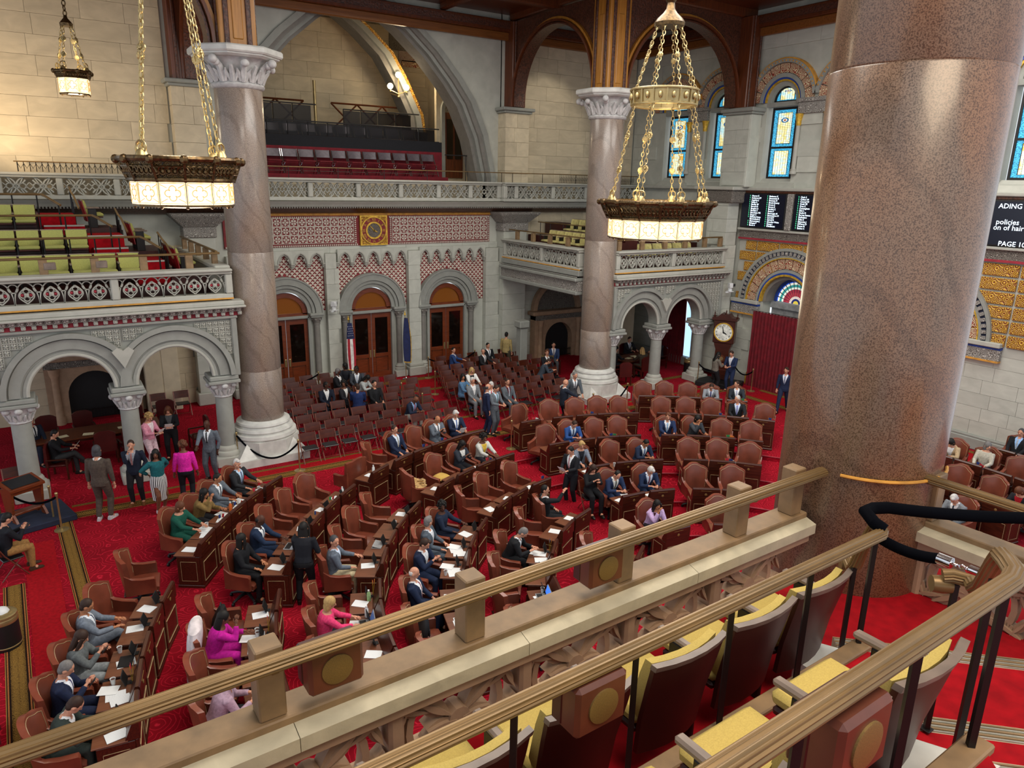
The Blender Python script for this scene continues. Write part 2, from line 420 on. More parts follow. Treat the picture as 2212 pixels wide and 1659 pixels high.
M['goldrel']=m_relief('gold_scroll_relief','7a3a1c','cfa33a',5.5,-.25,.5)
M['creamrel']=m_relief('cream_red_scroll','8e2c22','d8c6a0',7,-.2)
M['frieze']=m_relief('carved_frieze','4e4843','8c867c',9,0)
M['friezel']=m_relief('pale_carved_frieze','6f6b66','b0aca4',8,0)
M['lattice']=m_relief('lattice_tile','c9bdac','7b2a2c',11,.55)
M['cross']=plain('cream_tile_relief','c9c0b2',.7,0,.04)
M['redtile']=plain('red_tile_ground','7a2226',.7)
M['bronzelace']=m_relief('pierced_bronze','241a0e','7a6236',16,-.1,.3)

# ------------------------------------------------------------------ floor
floor=thing('floor',None,None,kind='structure')
CXR,CYR=12.2,9.0                      # focus of the curved desk rows
def rz_of(R):                         # floor level of the stepped desk area
    return 0 if R>9.25 else -.14 if R>7.3 else -.28 if R>5.45 else -.42 if R>3.6 else -.56
outer=[(-8,-2),(40,-2),(40,40),(-8,40)]
b=MB(); n=96; ring=[(CXR+9.25*math.cos(2*PI*i/n),CYR+9.25*math.sin(2*PI*i/n)) for i in range(n)]
# main level: quads from the ring out to the room edge
def edgept(a):
    c,s=math.cos(a),math.sin(a); k=min((27-CXR)/c if c>1e-9 else 1e9,(-10-CXR)/c if c<-1e-9 else 1e9,(31-CYR)/s if s>1e-9 else 1e9,(-6-CYR)/s if s<-1e-9 else 1e9)
    return (CXR+c*k,CYR+s*k,0)
angs=sorted(set([2*PI*i/n for i in range(n)]+[math.atan2(y-CYR,x-CXR)%(2*PI) for x in (27,-10) for y in (31,-6)]))
vs=[(CXR+9.25*math.cos(a),CYR+9.25*math.sin(a),0) for a in angs]+[edgept(a) for a in angs]; k=len(angs)
b.add(vs,[(i,(i+1)%k,k+(i+1)%k,k+i) for i in range(k)])
b.build('carpet_floor',M['carpet'],floor)
for R0,R1 in ((9.25,7.3),(7.3,5.45),(5.45,3.6),(3.6,0)):
    z0=rz_of(R0+.01); z1=rz_of(R0-.01); b=MB()
    b.lathe([(R0,z0),(R0,z1),(max(R1,.001),z1)],96,c=(CXR,CYR)); b.f=b.f[:96*2]; b.m=b.m[:96*2]
    b.build('carpet_tier',M['carpet'],floor)
    tb=MB(); tb.tube([(CXR+R0*math.cos(2*PI*i/96),CYR+R0*math.sin(2*PI*i/96),z0+.004) for i in range(96)],.022,5,True)
    tb.build('step_nosing',M['redpaint'],floor)
def strip(x0,y0,x1,y1,w,mat='border',z=.006,name='carpet_border'):
    L=math.hypot(x1-x0,y1-y0); bb=MB().box(-L/2/w,L/2/w,-.5,.5,0,.004/w)
    return inst(name,bb.mesh(name,M[mat]),floor,((x0+x1)/2,(y0+y1)/2,z),(0,0,math.atan2(y1-y0,x1-x0)),(w,w,w))
# plain red aisle bands and woven borders
strip(-.3,21.2,24.9,21.2,.62,'red',.004,'red_runner'); strip(-.35,20.85,24.75,20.85,.42); strip(-.2,21.5,18.4,21.5,.13)
strip(19.8,21.5,24.7,21.5,.13)
strip(5.9,29.0,18.5,29.0,.42); strip(12,27.2,18,27.2,.28); strip(11.2,28.1,18,28.1,1.3,'red',.003,'red_runner')
strip(12.2,23.1,18.2,23.1,.2); strip(19.6,23.5,25.8,23.5,.3)
strip(-.42,20.6,.15,10.2,.36); strip(-1.45,17.6,-1.2,10.2,.4); strip(-.98,19.6,-.62,10.2,.62,'red',.004,'red_runner')
strip(24.85,20.8,25.2,3,.36); strip(25.6,19.6,25.9,3,1.0,'red',.004,'red_runner'); strip(26.25,20,26.4,3,.25)

# ------------------------------------------------------------------ block work helper
UNIT=MB().cbox(-.5,.5,-.5,.5,-.5,.5,.006).mesh('stone_block',M['wallt'])
UNITG=UNIT.copy(); UNITG.materials[0]=M['wallg']
UNITD=UNIT.copy(); UNITD.materials[0]=M['greylt']
def ashlar(parent, plane, d, a0, a1, z0, z1, h, wid, me=UNIT, th=.08, skip=None, seed=0):
    rnd=random.Random(seed); nr=max(1,round((z1-z0)/h)); hh=(z1-z0)/nr
    for r in range(nr):
        a=a0-rnd.random()*wid*.8
        while a<a1-.02:
            L=wid*rnd.uniform(.7,1.25); s,e=max(a,a0),min(a+L,a1); a+=L
            if e-s<.12: continue
            zc=z0+(r+.5)*hh; ac=(s+e)/2
            if skip and skip(s,e,z0+r*hh,z0+(r+1)*hh): continue
            g=.008
            if plane=='y': inst('stone',me,parent,(ac,d,zc),(0,0,0),(e-s-g,th,hh-g))
            else: inst('stone',me,parent,(d,ac,zc),(0,0,0),(th,e-s-g,hh-g))

# ------------------------------------------------------------------ far wall (y = 30)
YF=30.0
wf=thing('wall_far',None,None,kind='structure')
DC=[8.2,12.0,15.75]; DW=.95            # door centres, half width of the openings
def arc_pts(cx,cz,r,a0,a1,n): return [(cx+r*math.cos(a0+(a1-a0)*i/n),cz+r*math.sin(a0+(a1-a0)*i/n)) for i in range(n+1)]
pts=[(5.6,0)]
for c in DC: pts+= [(c-DW,0),(c-DW,3.25)]+arc_pts(c,3.25,DW,PI,0,20)+[(c+DW,0)]
pts+=[(18.6,0),(18.6,7.9),(5.6,7.9)]
MB().ext(pts,YF+.12,YF+.5).build('wall_core',M['wallg'],wf)
# solid wall left and right of the centre bay
b=MB(); b.box(-8,5.6,YF+.1,YF+.5,0,16.5); b.build('wall_core',M['wallg'],wf)
b=MB(); b.box(18.6,27.2,YF+.1,YF+.5,0,16.5); b.build('wall_core',M['wallg'],wf)
ashlar(wf,'y',YF+.06,-2.3,4.5,8.0,15.6,.62,1.45,UNIT,seed=1)
ashlar(wf,'y',YF+.06,19.8,26.7,6.3,15.6,.62,1.35,UNIT,seed=2)
ashlar(wf,'y',YF+.06,-2.3,4.6,0,6.2,.62,1.3,UNIT,seed=3)
ashlar(wf,'y',YF+.06,19.9,26.7,0,6.3,.7,1.4,UNITG,seed=4)
# string course above the arcade
for (a0,a1,z0,z1) in ((9.6,18.5,5.85,6.0),):
    pass
ashlar(wf,'y',YF+.08,7.6,18.5,5.72,6.0,.28,1.5,UNITG,.1,seed=5)
# piers between the doors, their plinths
for x0,x1 in ((6.0,6.6),(9.93,10.5),(13.72,14.32),(17.75,18.5)):
    ashlar(wf,'y',YF-.02,x0,x1,.55,5.72,.65,2,UNITG,.34,seed=int(x0*10))
    b=MB(); b.cbox(x0-.12,x1+.12,YF-.42,YF+.1,0,.42,.03); b.cbox(x0-.06,x1+.06,YF-.3,YF+.1,.42,.56,.03)
    b.build('pier_plinth',M['greylt'],wf)
# lattice tile field behind the arcade: raised diagonal ribs over a red ground
for i,c in enumerate(DC):
    x0,x1=((6.6,9.93),(10.5,13.72),(14.32,17.75))[i]
    pts=[(x0,3.3),(c-1.56,3.3)]+arc_pts(c,3.3,1.5,PI,0,20)[1:]+[(c+1.5,3.3),(x1,3.3),(x1,5.72),(x0,5.72)]
    MB().ext(pts,YF+.1,YF+.13).build('tile_ground',M['redtile'],wf)
    rb=MB(); st=.21
    def ok(x,z): return x0+.03<x<x1-.03 and 3.35<z<5.6 and (z<3.3 or math.hypot(x-c,z-3.3)>1.53)
    for sgn in (1,-1):
        for j in range(-30,60):
            run=[]
            for q in range(0,70):
                z=3.3+q*.035; x=x0+j*st+sgn*(z-3.3)
                if ok(x,z): run.append((x,YF+.09,z))
                else:
                    if len(run)>1: rb.tube([run[0],run[-1]],.017,4)
                    run=[]
            if len(run)>1: rb.tube([run[0],run[-1]],.017,4)
    # small quatrefoil studs in the diamonds
    for j in range(-2,40):
        for q in range(0,26):
            z=3.3+(q+.5)*st/2; x=x0+(j+(.5 if q%2 else 0))*st
            if ok(x,z): rb.cbox(x-.045,x+.045,YF+.085,YF+.11,z-.045,z+.045,.012,Matrix.Translation((x,0,z))@Matrix.Rotation(PI/4,4,'Y')@Matrix.Translation((-x,0,-z)))
    rb.build('tile_lattice',M['cross'],wf,kind='stuff')
    # blind arcade of small pointed arches on corbels
    na=(5,5,6)[i]; wA=(x1-x0)/na
    for k in range(na):
        cx=x0+(k+.5)*wA; h=wA/2
        cur=[(cx-.8*h+.8*h*(1-math.cos(q*PI/2))*.9+.08*h*q,5.34+.4*math.sin(q*PI/2)) for q in [t/8 for t in range(9)]]
        cur[-1]=(cx,5.76); rc=[(2*cx-x,z) for x,z in cur[::-1][1:]]
        b=MB(); b.ext([(cx-h,5.86),(cx-h,5.32),(cx-.8*h,5.32)]+cur+rc+[(cx+.8*h,5.32),(cx+h,5.32),(cx+h,5.86)],YF-.1,YF+.1); b.build('arcade_spandrel',M['wallg'],wf)
        a=MB(); a.tube([(x,YF-.11,z) for x,z in cur+rc],.035,6); a.tube([(cx+(x-cx)*.8,YF-.06,5.34+(z-5.34)*.84) for x,z in cur+rc],.025,5)
        for s_ in (-1,1): a.sph((cx+s_*h*.5,YF-.06,5.47),(.06,.04,.05),8,5)
        a.build('arcade_arch',M['greylt'],wf,True)
        c2=MB()
        for s_ in ((-1,1) if k==0 else (1,)):
            xx=cx+s_*h; c2.cbox(xx-.1,xx+.1,YF-.17,YF+.1,5.28,5.33,.02); c2.cbox(xx-.08,xx+.08,YF-.13,YF+.1,5.21,5.28,.02); c2.cbox(xx-.06,xx+.06,YF-.08,YF+.1,5.14,5.21,.015)
        c2.build('arcade_corbel',M['greylt'],wf)
    # stone wall above the small arches is the spandrel course
    sp=MB().box(x0-.02,x1+.02,YF+.02,YF+.14,5.78,5.86); sp.build('course',M['wallg'],wf)
# tile frieze with clock
tile=[]
for v in range(2):
    b=MB(); b.mat(0).box(-.5,.5,0,.1,-.5,.5); b.mat(1)
    b.box(-.5,.5,-.05,0,.44,.5).box(-.5,.5,-.05,0,-.5,-.44).box(-.5,-.44,-.05,0,-.44,.44).box(.44,.5,-.05,0,-.44,.44)
    for k in range(4):
        R=Matrix.Rotation(k*PI/2+(PI/4 if v else 0),4,'Y')
        b.box(-.07,.07,-.05,0,.07,.36,R); b.box(-.16,.16,-.05,0,.2,.28,R)
        R2=Matrix.Rotation(k*PI/2+(0 if v else PI/4),4,'Y'); b.box(-.06,.06,-.05,0,.3 if v else .4,.42 if v else .56,R2)
    tile.append(b.mesh('frieze_tile',[M['redtile'],M['cross']]))
def tiles(x0,x1,nx):
    s=(x1-x0)/nx
    for i in range(nx):
        for j in range(3): inst('frieze_tile',tile[(i+j)%2],wf,(x0+(i+.5)*s,YF,6.13+(j+.5)*.345),(0,0,0),(s*.98,.6,.34))
tiles(6.2,11.3,15); tiles(13.05,17.9,13)
b=MB()
for x0,x1 in ((6.05,11.42),(12.92,18.02)):
    for z in (6.05,7.19):
        x=x0
        while x<x1: b.box(x,x+.045,YF-.03,YF+.02,z-.03,z+.03); x+=.085
for x in (11.37,12.98,17.97):
    z=6.1
    while z<7.15: b.box(x-.03,x+.03,YF-.03,YF+.02,z,z+.045); z+=.085
b.build('bead_border',M['cross'],wf,kind='stuff')
b=MB(); b.box(6.02,18.04,YF+.02,YF+.2,6.0,7.3); b.build('frieze_ground',M['redtile'],wf)
b=MB(); b.box(5.6,18.2,YF-.03,YF+.1,7.26,7.36); b.build('ochre_band',M['ochre'],wf)
# wall clock
ck=thing('wall_clock','square gilt clock with red roman-numeral ring above the middle doors','clock',(12.17,YF-.06,6.63))
b=MB(); b.box(-.62,.62,-.02,.06,-.63,.63); b.build('back_plate',M['goldrel'],ck)
b=MB(); b.box(-.62,.62,-.05,0,.57,.63).box(-.62,.62,-.05,0,-.63,-.57).box(-.62,-.56,-.05,0,-.57,.57).box(.56,.62,-.05,0,-.57,.57); b.build('frame',M['gold'],ck)
b=MB(); b.arch((0,0),.35,.56,0,2*PI,40,-.04,-.015); b.build('numeral_ring',M['redtile'],ck)
b=MB(); b.arch((0,0),.3,.37,0,2*PI,40,-.06,-.015); b.arch((0,0),.54,.585,0,2*PI,40,-.06,-.015); b.build('gilt_ring',M['gold'],ck)
b=MB(); b.arch((0,0),.0001,.3,0,2*PI,32,-.035,-.015); b.build('dial',M['frieze'],ck)
NUM=['XII','I','II','III','IIII','V','VI','VII','VIII','IX','X','XI']
def text_mesh(body,size,mat,ext=.003,mono=False,ax='CENTER'):
    cu=bpy.data.curves.new('text','FONT'); cu.body=body; cu.size=size; cu.align_x=ax; cu.align_y='CENTER'; cu.extrude=ext; cu.resolution_u=2
    o=bpy.data.objects.new('text',cu); me=bpy.data.meshes.new_from_object(o); me.materials.clear(); me.materials.append(mat)
    bpy.data.objects.remove(o); bpy.data.curves.remove(cu); return me
def numerals(parent,r,size,mat,y):
    for h,tx in enumerate(NUM):
        a=PI/2-h*PI/6
        inst('numeral',text_mesh(tx,size,mat),parent,(r*math.cos(a),y,r*math.sin(a)),(PI/2,-(a-PI/2),0))
numerals(ck,.455,.15,M['gold'],-.045)
def hands(parent,y,mat,hm,L):
    hh,mm=hm
    for ang,l,w_ in ((hh*30+mm*.5,L*.62,.03),(mm*6,L,.02)):
        b=MB(); b.ext([(-w_,-l*.18),(w_,-l*.18),(w_*.7,l*.7),(0,l),(-w_*.7,l*.7)],y-.01,y,'xz',Matrix.Rotation(math.radians(ang),4,'Y')); b.build('clock_hand',mat,parent)
hands(ck,-.06,M['gold'],(3,53),.3)
# doors
for i,c in enumerate(DC):
    dr=thing('door_%d'%(i+1),None,None,(c,YF,0),kind='structure')
    b=MB(); b.arch((0,3.25),.93,1.1,0,PI,28,-.02,.12); b.arch((0,3.25),1.1,1.22,0,PI,28,-.1,.12); b.arch((0,3.25),1.24,1.5,0,PI,28,-.16,.12); b.arch((0,3.25),1.5,1.56,0,PI,28,-.2,.12)
    b.build('archivolt',M['grey'],dr,True)
    # imposts, colonnettes, capitals
    for s_ in (-1,1):
        x=s_*1.26
        b=MB(); b.cbox(x-.3,x+.3,-.26,.12,3.14,3.25,.02); b.cbox(x-.26,x+.26,-.22,.12,3.06,3.14,.02); b.build('impost',M['grey'],dr)
        b=MB(); b.lathe([(.14,2.74),(.15,2.78),(.14,2.8),(.19,2.98),(.24,3.06)],14,c=(x+s_*.02,-.03)); 
        for k in range(6): b.sph((x+s_*.02+.19*math.cos(k*PI/3),-.03+.19*math.sin(k*PI/3),2.97),.05,7,5)
        b.build('capital',M['greyd'],dr,True)
        b=MB(); b.lathe([(.13,.62),(.125,2.74)],16,c=(x+s_*.02,-.03)); b.build('colonnette',M['greyd'],dr,True)
        b=MB(); b.lathe([(.24,.3),(.24,.4),(.2,.44),(.22,.5),(.16,.56),(.15,.62)],16,c=(x+s_*.02,-.03)); b.cbox(x-.28,x+.3,-.3,.12,0,.3,.03); b.build('colonnette_base',M['greylt'],dr,True)
        b=MB(); b.box(s_*.95-.03,s_*.95+.1*s_ if s_>0 else s_*.95+.03,-.02,.3,0,3.1) if s_>0 else b.box(-1.05,-.92,-.02,.3,0,3.1); b.build('jamb',M['grey'],dr)
    b=MB(); b.cbox(-.98,.98,-.02,.3,3.02,3.14,.02); b.build('transom',M['grey'],dr)
    b=MB(); b.arch((0,3.2),.74,.94,0,PI,28,.1,.3); b.box(-.94,.94,.1,.3,3.14,3.24); b.build('fanlight_frame',M['doorw'],dr)
    b=MB(); b.ext(arc_pts(0,3.22,.76,0,PI,24),.2,.22); b.build('fanlight_pane',M['amber'],dr)
    for s_ in (-1,1):
        x0,x1=(-.93,-.01) if s_<0 else (.01,.93)
        b=MB(); b.box(x0,x0+.16,.12,.2,.02,3.0).box(x1-.16,x1,.12,.2,.02,3.0).box(x0+.16,x1-.16,.12,.2,2.78,3.0).box(x0+.16,x1-.16,.12,.2,.98,1.14).box(x0+.16,x1-.16,.12,.2,.02,.3)
        b.box(x0+.15,x1-.15,.15,.19,.28,1.0); lf=b.build('door_leaf',M['doorw'],dr)
        b=MB(); b.box(x0+.15,x1-.15,.155,.175,1.12,2.8); b.build('glass_pane',M['glassdk'],lf)
        b=MB(); q0,q1=x0+.17,x1-.17
        for a in ((q0,q1,.3,.33),(q0,q1,.93,.96)): b.box(a[0],a[1],.13,.16,a[2],a[3])
        b.box(q0,q0+.03,.13,.16,.3,.96).box(q1-.03,q1,.13,.16,.3,.96); b.build('panel_moulding',M['walnut'],lf)
        hx=-.09 if s_<0 else .09
        b=MB(); b.cbox(hx-.04,hx+.04,.09,.13,.98,1.32,.015); b.build('door_handle',M['brass'],lf)
# ------------------------------------------------------------------ right (window) wall, x = 26.7
XW=26.7
wr=thing('wall_right',None,None,kind='structure')
def yz_wall(parent, holes, y0, y1, z0, z1, x0, x1, mat, name='wall_core'):
    """vertical slab in YZ with arched holes given as (yc, half, zbase, zspring)"""
    hs=sorted(holes); cur=y0; b=MB()
    for yc,hw,zb,zs in hs:
        if yc-hw>cur: b.box(x0,x1,cur,yc-hw,z0,z1)
        if zb>z0: b.box(x0,x1,yc-hw,yc+hw,z0,zb)
        top=[(yc-hw,z1)]+[(yc-hw,zs)]+arc_pts(yc,zs,hw,PI,0,20)[1:-1]+[(yc+hw,zs),(yc+hw,z1)]
        b.ext(top,x0,x1,'yz'); cur=yc+hw
    if cur<y1: b.box(x0,x1,cur,y1,z0,z1)
    return b.build(name,mat,parent)
WYS=[27.0,24.1,20.95,17.75,14.55,11.35]          # upper window centres
UH=.78
yz_wall(wr,[(y,UH,9.0,12.2) for y in WYS],8,30.1,8.6,16.5,XW+.12,XW+.62,M['wallg'])
def up_skip(s,e,z0,z1):
    for y in WYS:
        if e>y-UH-.05 and s<y+UH+.05 and z1>8.95 and z0<12.3: return True
        if z1>12.1 and min(math.hypot(q-y,z-12.2) for q in (s,e,(s+e)/2) for z in (z0,z1))<1.75: return True
    return False
ashlar(wr,'x',XW+.1,8.5,30,8.75,15.6,.6,1.25,UNITG,seed=11,skip=up_skip)
GHS=[(19.62,1.25),(24.6,1.0)]                     # ground-floor fan windows
yz_wall(wr,[(19.62,1.25,-.1,3.85),(25.9,1.0,-.1,3.2),(13.75,1.25,3.3,3.85)],8,30.1,0,8.7,XW+.12,XW+.7,M['wallg'])
def lo_skip(s,e,z0,z1):
    return any(e>y-h-.1 and s<y+h+.1 for y,h in ((19.62,1.3),(25.9,1.05)))
ashlar(wr,'x',XW+.1,8.5,30,.5,3.45,.49,1.2,UNITG,seed=12,skip=lo_skip)
b=MB(); b.cbox(XW-.08,XW+.2,8,18.2,0,.42,.03); b.cbox(XW-.04,XW+.2,8,18.2,.42,.5,.02); b.cbox(XW-.08,XW+.2,21.05,30,0,.42,.03); b.build('baseboard_right',M['grey'],wr)
# stained glass windows
for i,y in enumerate(WYS):
    wn=thing('window_%d'%(i+1),None,None,(XW,y,0),kind='structure')
    gm=M[('stain1','stain3','stain2','stain3','stain2','stain1')[i]]
    b=MB()
    b.box(.3,.42,-.62,-.54,9.1,12.0).box(.3,.42,.54,.62,9.1,12.0).box(.3,.42,-.54,.54,9.1,9.2).box(.3,.42,-.54,.54,11.9,12.0).box(.3,.42,-.54,.54,10.35,10.43)
    b.arch((0,12.24),.52,.6,0,PI,22,.3,.42,'yz'); b.box(.3,.42,-.6,.6,12.2,12.27); b.build('window_frame',M['black'],wn)
    b=MB(); b.box(.35,.37,-.54,.54,10.43,11.9); b.build('upper_pane',gm,wn)
    b=MB(); b.box(.35,.37,-.54,.54,9.2,10.35); b.build('lower_pane',M['stainlo' if i in (0,5) else 'stainlo2'],wn)
    b=MB(); b.ext(arc_pts(0,12.26,.53,0,PI,20),.35,.37,'yz'); b.build('arched_pane',M['stain3'],wn)
    b=MB(); b.box(.1,.62,-.8,.8,12.02,12.2); b.build('transom',M['grey'],wn)
    b=MB(); b.arch((0,12.2),.62,.80,0,PI,26,.1,.6,'yz'); b.build('reveal',M['grey'],wn,True)
    b=MB(); b.arch((0,12.2),.80,.87,0,PI,26,.02,.2,'yz'); b.build('gold_roll',M['gold'],wn,True)
    b=MB(); b.arch((0,12.2),.87,.94,0,PI,26,.0,.2,'yz'); b.build('blue_band',M['blue'],wn,True)
    b=MB(); b.arch((0,12.2),.94,1.1,0,PI,26,-.04,.2,'yz'); b.arch((0,12.2),1.5,1.64,PI*.04,PI*.96,26,-.1,.2,'yz'); b.build('archivolt',M['grey'],wn,True)
    for k in range(9):
        a0=PI*(k+.04)/9; a1=PI*(k+.96)/9
        b=MB(); b.arch((0,12.2),1.12,1.48,a0,a1,4,-.01,.2,'yz'); b.build('voussoir',M['creamrel'],wn)
    b=MB(); b.arch((0,12.2),1.64,1.7,PI*.08,PI*.92,26,-.06,.2,'yz'); b.build('gold_edge',M['ochre'],wn,True)
    b=MB()
    for k in range(24):
        a=PI*(.1+.8*k/23); b.sph((-.1,1.57*math.cos(a),12.2+1.57*math.sin(a)),.035,5,4)
    b.build('bead_moulding',M['ochre'],wn)
    # splayed sill
    b=MB(); b.ext([(-.12,8.72),(.5,8.72),(.5,9.12),(.3,9.12)],y-1.0,y+1.0,'xz'); 
    b.v=[(p[0]+0,p[1]-y,p[2]) for p in b.v]; b.build('sill',M['greylt'],wn)
for i in range(len(WYS)-1):
    yc=(WYS[i]+WYS[i+1])/2; wd=(WYS[i]-WYS[i+1])/2-.85
    if i==1: continue
    b=MB(); b.cbox(XW-.1,XW+.2,yc-wd-.05,yc+wd+.05,12.1,12.26,.02); b.cbox(XW-.04,XW+.2,yc-wd,yc+wd,11.66,12.1,.02); b.build('impost_band',M['friezel'],wr)
    for s_ in (-1,1):
        c=(XW-.0,yc+s_*(wd-.1))
        b=MB(); b.lathe([(.09,9.5),(.085,11.2)],12,c=c); b.build('colonnette',M['greylt'],wr,True)
        b=MB(); b.lathe([(.09,11.2),(.11,11.3),(.1,11.36),(.15,11.58),(.17,11.66)],12,c=c); b.build('gilt_capital',M['gold'],wr,True)
        b=MB(); b.lathe([(.14,9.3),(.14,9.4),(.11,9.44),(.12,9.48),(.09,9.52)],12,c=c); b.build('colonnette_base',M['greylt'],wr,True)
# mid wall between ground arches and windows: brown cornice, screens, carved frieze, gilt tiles
b=MB(); b.cbox(XW-.22,XW+.2,8,30,8.6,8.74,.03); b.build('sill_course',M['greylt'],wr)
b=MB(); b.cbox(XW-.14,XW+.2,8,22.5,8.5,8.6,.02); b.build('brown_cornice',M['carved'],wr)
b=MB(); b.cbox(XW-.18,XW+.2,8,22.45,6.9,7.0,.02); b.build('ledge',M['greylt'],wr)
b=MB(); b.box(XW-.06,XW+.2,8,22.4,6.58,6.9); b.build('carved_frieze',M['frieze'],wr)
b=MB(); b.box(XW-.1,XW+.2,8,22.4,6.5,6.58); b.build('red_fillet',M['redpaint'],wr)
yz_wall(wr,[(19.62,1.26,3.4,3.85),(13.75,1.26,3.4,3.85)],8,22.4,3.4,6.5,XW+.05,XW+.2,M['greylt'],'tile_ground')
FC=[(19.62,3.85,1.25,2.42),(13.75,3.85,1.25,2.42)]
hz=.463
for r in range(6):
    z0=3.7+r*hz; y=22.3-(.3 if r%2 else 0)
    first=True
    while y>8.3:
        L=1.1 if not first else (.55 if r%2 else .85); first=False
        a,c_=y-L,y; y-=L+.07
        zc=z0+hz/2; mid=(a+c_)/2
        if any(max(math.hypot(q-fy,z0+hz-fz) for q in (a,c_))<ro-.05 for fy,fz,ri,ro in FC): continue
        b=MB(); b.cbox(-.05,.06,a-mid,c_-mid,-hz/2+.035,hz/2-.035,.02); b.build('gilt_tile',M['goldrel'],wr,loc=(XW+.02,mid,zc))
for fy,fz,ri,ro in FC:
    wn=thing('window_%d'%(7 if fy>15 else 8),None,None,(XW,fy,fz),kind='structure')
    b=MB(); b.arch((0,0),2.02,2.12,0,PI,36,-.1,.2,'yz'); b.arch((0,0),2.3,2.42,0,PI,36,-.14,.2,'yz'); b.arch((0,0),1.4,1.52,0,PI,36,-.04,.3,'yz'); b.build('archivolt',M['grey'],wn,True)
    b=MB(); b.arch((0,0),2.12,2.3,0,PI,36,-.1,.1,'yz'); b.build('navy_band',M['navy'],wn,True)
    b=MB()
    for k in range(34):
        a=PI*(k+.5)/34; b.box(-.15,-.06,2.13,2.28,-.06,.06,Matrix.Rotation(a,4,'X'))
    b.build('leaf_moulding',M['friezel'],wn)
    b=MB(); b.arch((0,0),1.99,2.03,0,PI,36,-.12,.1,'yz'); b.arch((0,0),1.24,1.32,0,PI,36,-.08,.2,'yz'); b.build('gilt_roll',M['gold'],wn,True)
    b=MB(); b.arch((0,0),1.32,1.4,0,PI,36,-.06,.2,'yz'); b.build('blue_band',M['blue'],wn,True)
    for k in range(15):
        b=MB(); b.arch((0,0),1.55,1.97,PI*(k+.06)/15,PI*(k+.94)/15,3,-.05,.2,'yz'); b.build('voussoir',M['creamrel'],wn)
    b=MB(); b.arch((0,0),1.1,1.25,0,PI,30,.1,.9,'yz'); b.build('reveal',M['greyd'],wn,True)
    b=MB(); b.ext(arc_pts(0,.0,1.0,0,PI,28),0,.03,'yz'); b.build('fan_pane',M['fan'],wn,loc=(.75,0,0))
    b=MB(); b.arch((0,0),.98,1.12,0,PI,28,.7,.82,'yz'); b.build('window_frame',M['blue'],wn)
    b=MB(); b.cbox(.6,.9,-1.2,1.2,-.3,-.02,.02); b.box(.75,.8,-1.2,1.2,-4,-.3); b.build('transom',M['steelgrey'],wn)
    # impost frieze band each side with a gilt capital colonnette
    for s_,L in ((1,1.5),(-1,1.5)):
        y0=s_*1.3; y1=s_*(1.3+L)
        b=MB(); b.cbox(-.22,.3,min(y0,y1),max(y0,y1),-.16,0,.02); b.build('impost',M['greylt'],wn)
        b=MB(); b.box(-.12,.3,min(y0,y1),max(y0,y1),-.24,-.16); b.build('blue_fillet',M['blue'],wn)
        b=MB(); b.box(-.1,.3,min(y0,y1),max(y0,y1),-.62,-.24); b.build('frieze',M['friezel'],wn)
        b=MB(); b.box(-.14,.3,min(y0,y1),max(y0,y1),-.68,-.62); b.build('ochre_fillet',M['ochre'],wn)
        c=(.06,s_*1.42)
        b=MB(); b.lathe([(.14,-3.2),(.135,-1.25)],14,c=c); b.build('colonnette',M['greyd'],wn,True)
        b=MB(); b.lathe([(.14,-1.25),(.17,-1.1),(.15,-1.05),(.2,-.76),(.22,-.7)],14,c=c); b.build('gilt_capital',M['gold'],wn,True)
        b=MB(); b.lathe([(.24,-3.85),(.24,-3.5),(.2,-3.45),(.21,-3.35),(.15,-3.25),(.14,-3.2)],14,c=c); b.build('gilt_base',M['gold'],wn,True)
for k in range(6):        # courses of plain blocks continue behind N column
    pass
# pier on the window wall in line with the columns, ceiling post above
b=MB(); b.cbox(26.15,26.8,21.95,23.4,8.74,11.75,.02); b.build('pier',M['wallg'],wr)
b=MB(); b.cbox(26.05,26.85,21.85,23.5,11.75,11.85,.02); b.cbox(25.98,26.9,21.78,23.57,11.85,12.02,.03); b.build('pier_cap',M['grey'],wr)
ashlar(wr,'x',26.12,22.0,23.35,8.8,11.7,.6,1.3,UNITG,.06,seed=21)
ashlar(wr,'x',26.15,22.45,23.6,6.2,8.5,.58,1.3,UNITG,.7,seed=22); ashlar(wr,'x',26.2,22.45,23.3,0.4,6.2,.6,1.0,UNITG,.7,seed=23)
b=MB(); b.cbox(25.7,26.8,22.2,24.3,8.05,8.6,.05); b.build('carved_corbel',M['frieze'],wr); b=MB(); b.cbox(25.6,26.8,22.1,24.4,8.6,8.75,.03); b.build('corbel_cap',M['greylt'],wr)
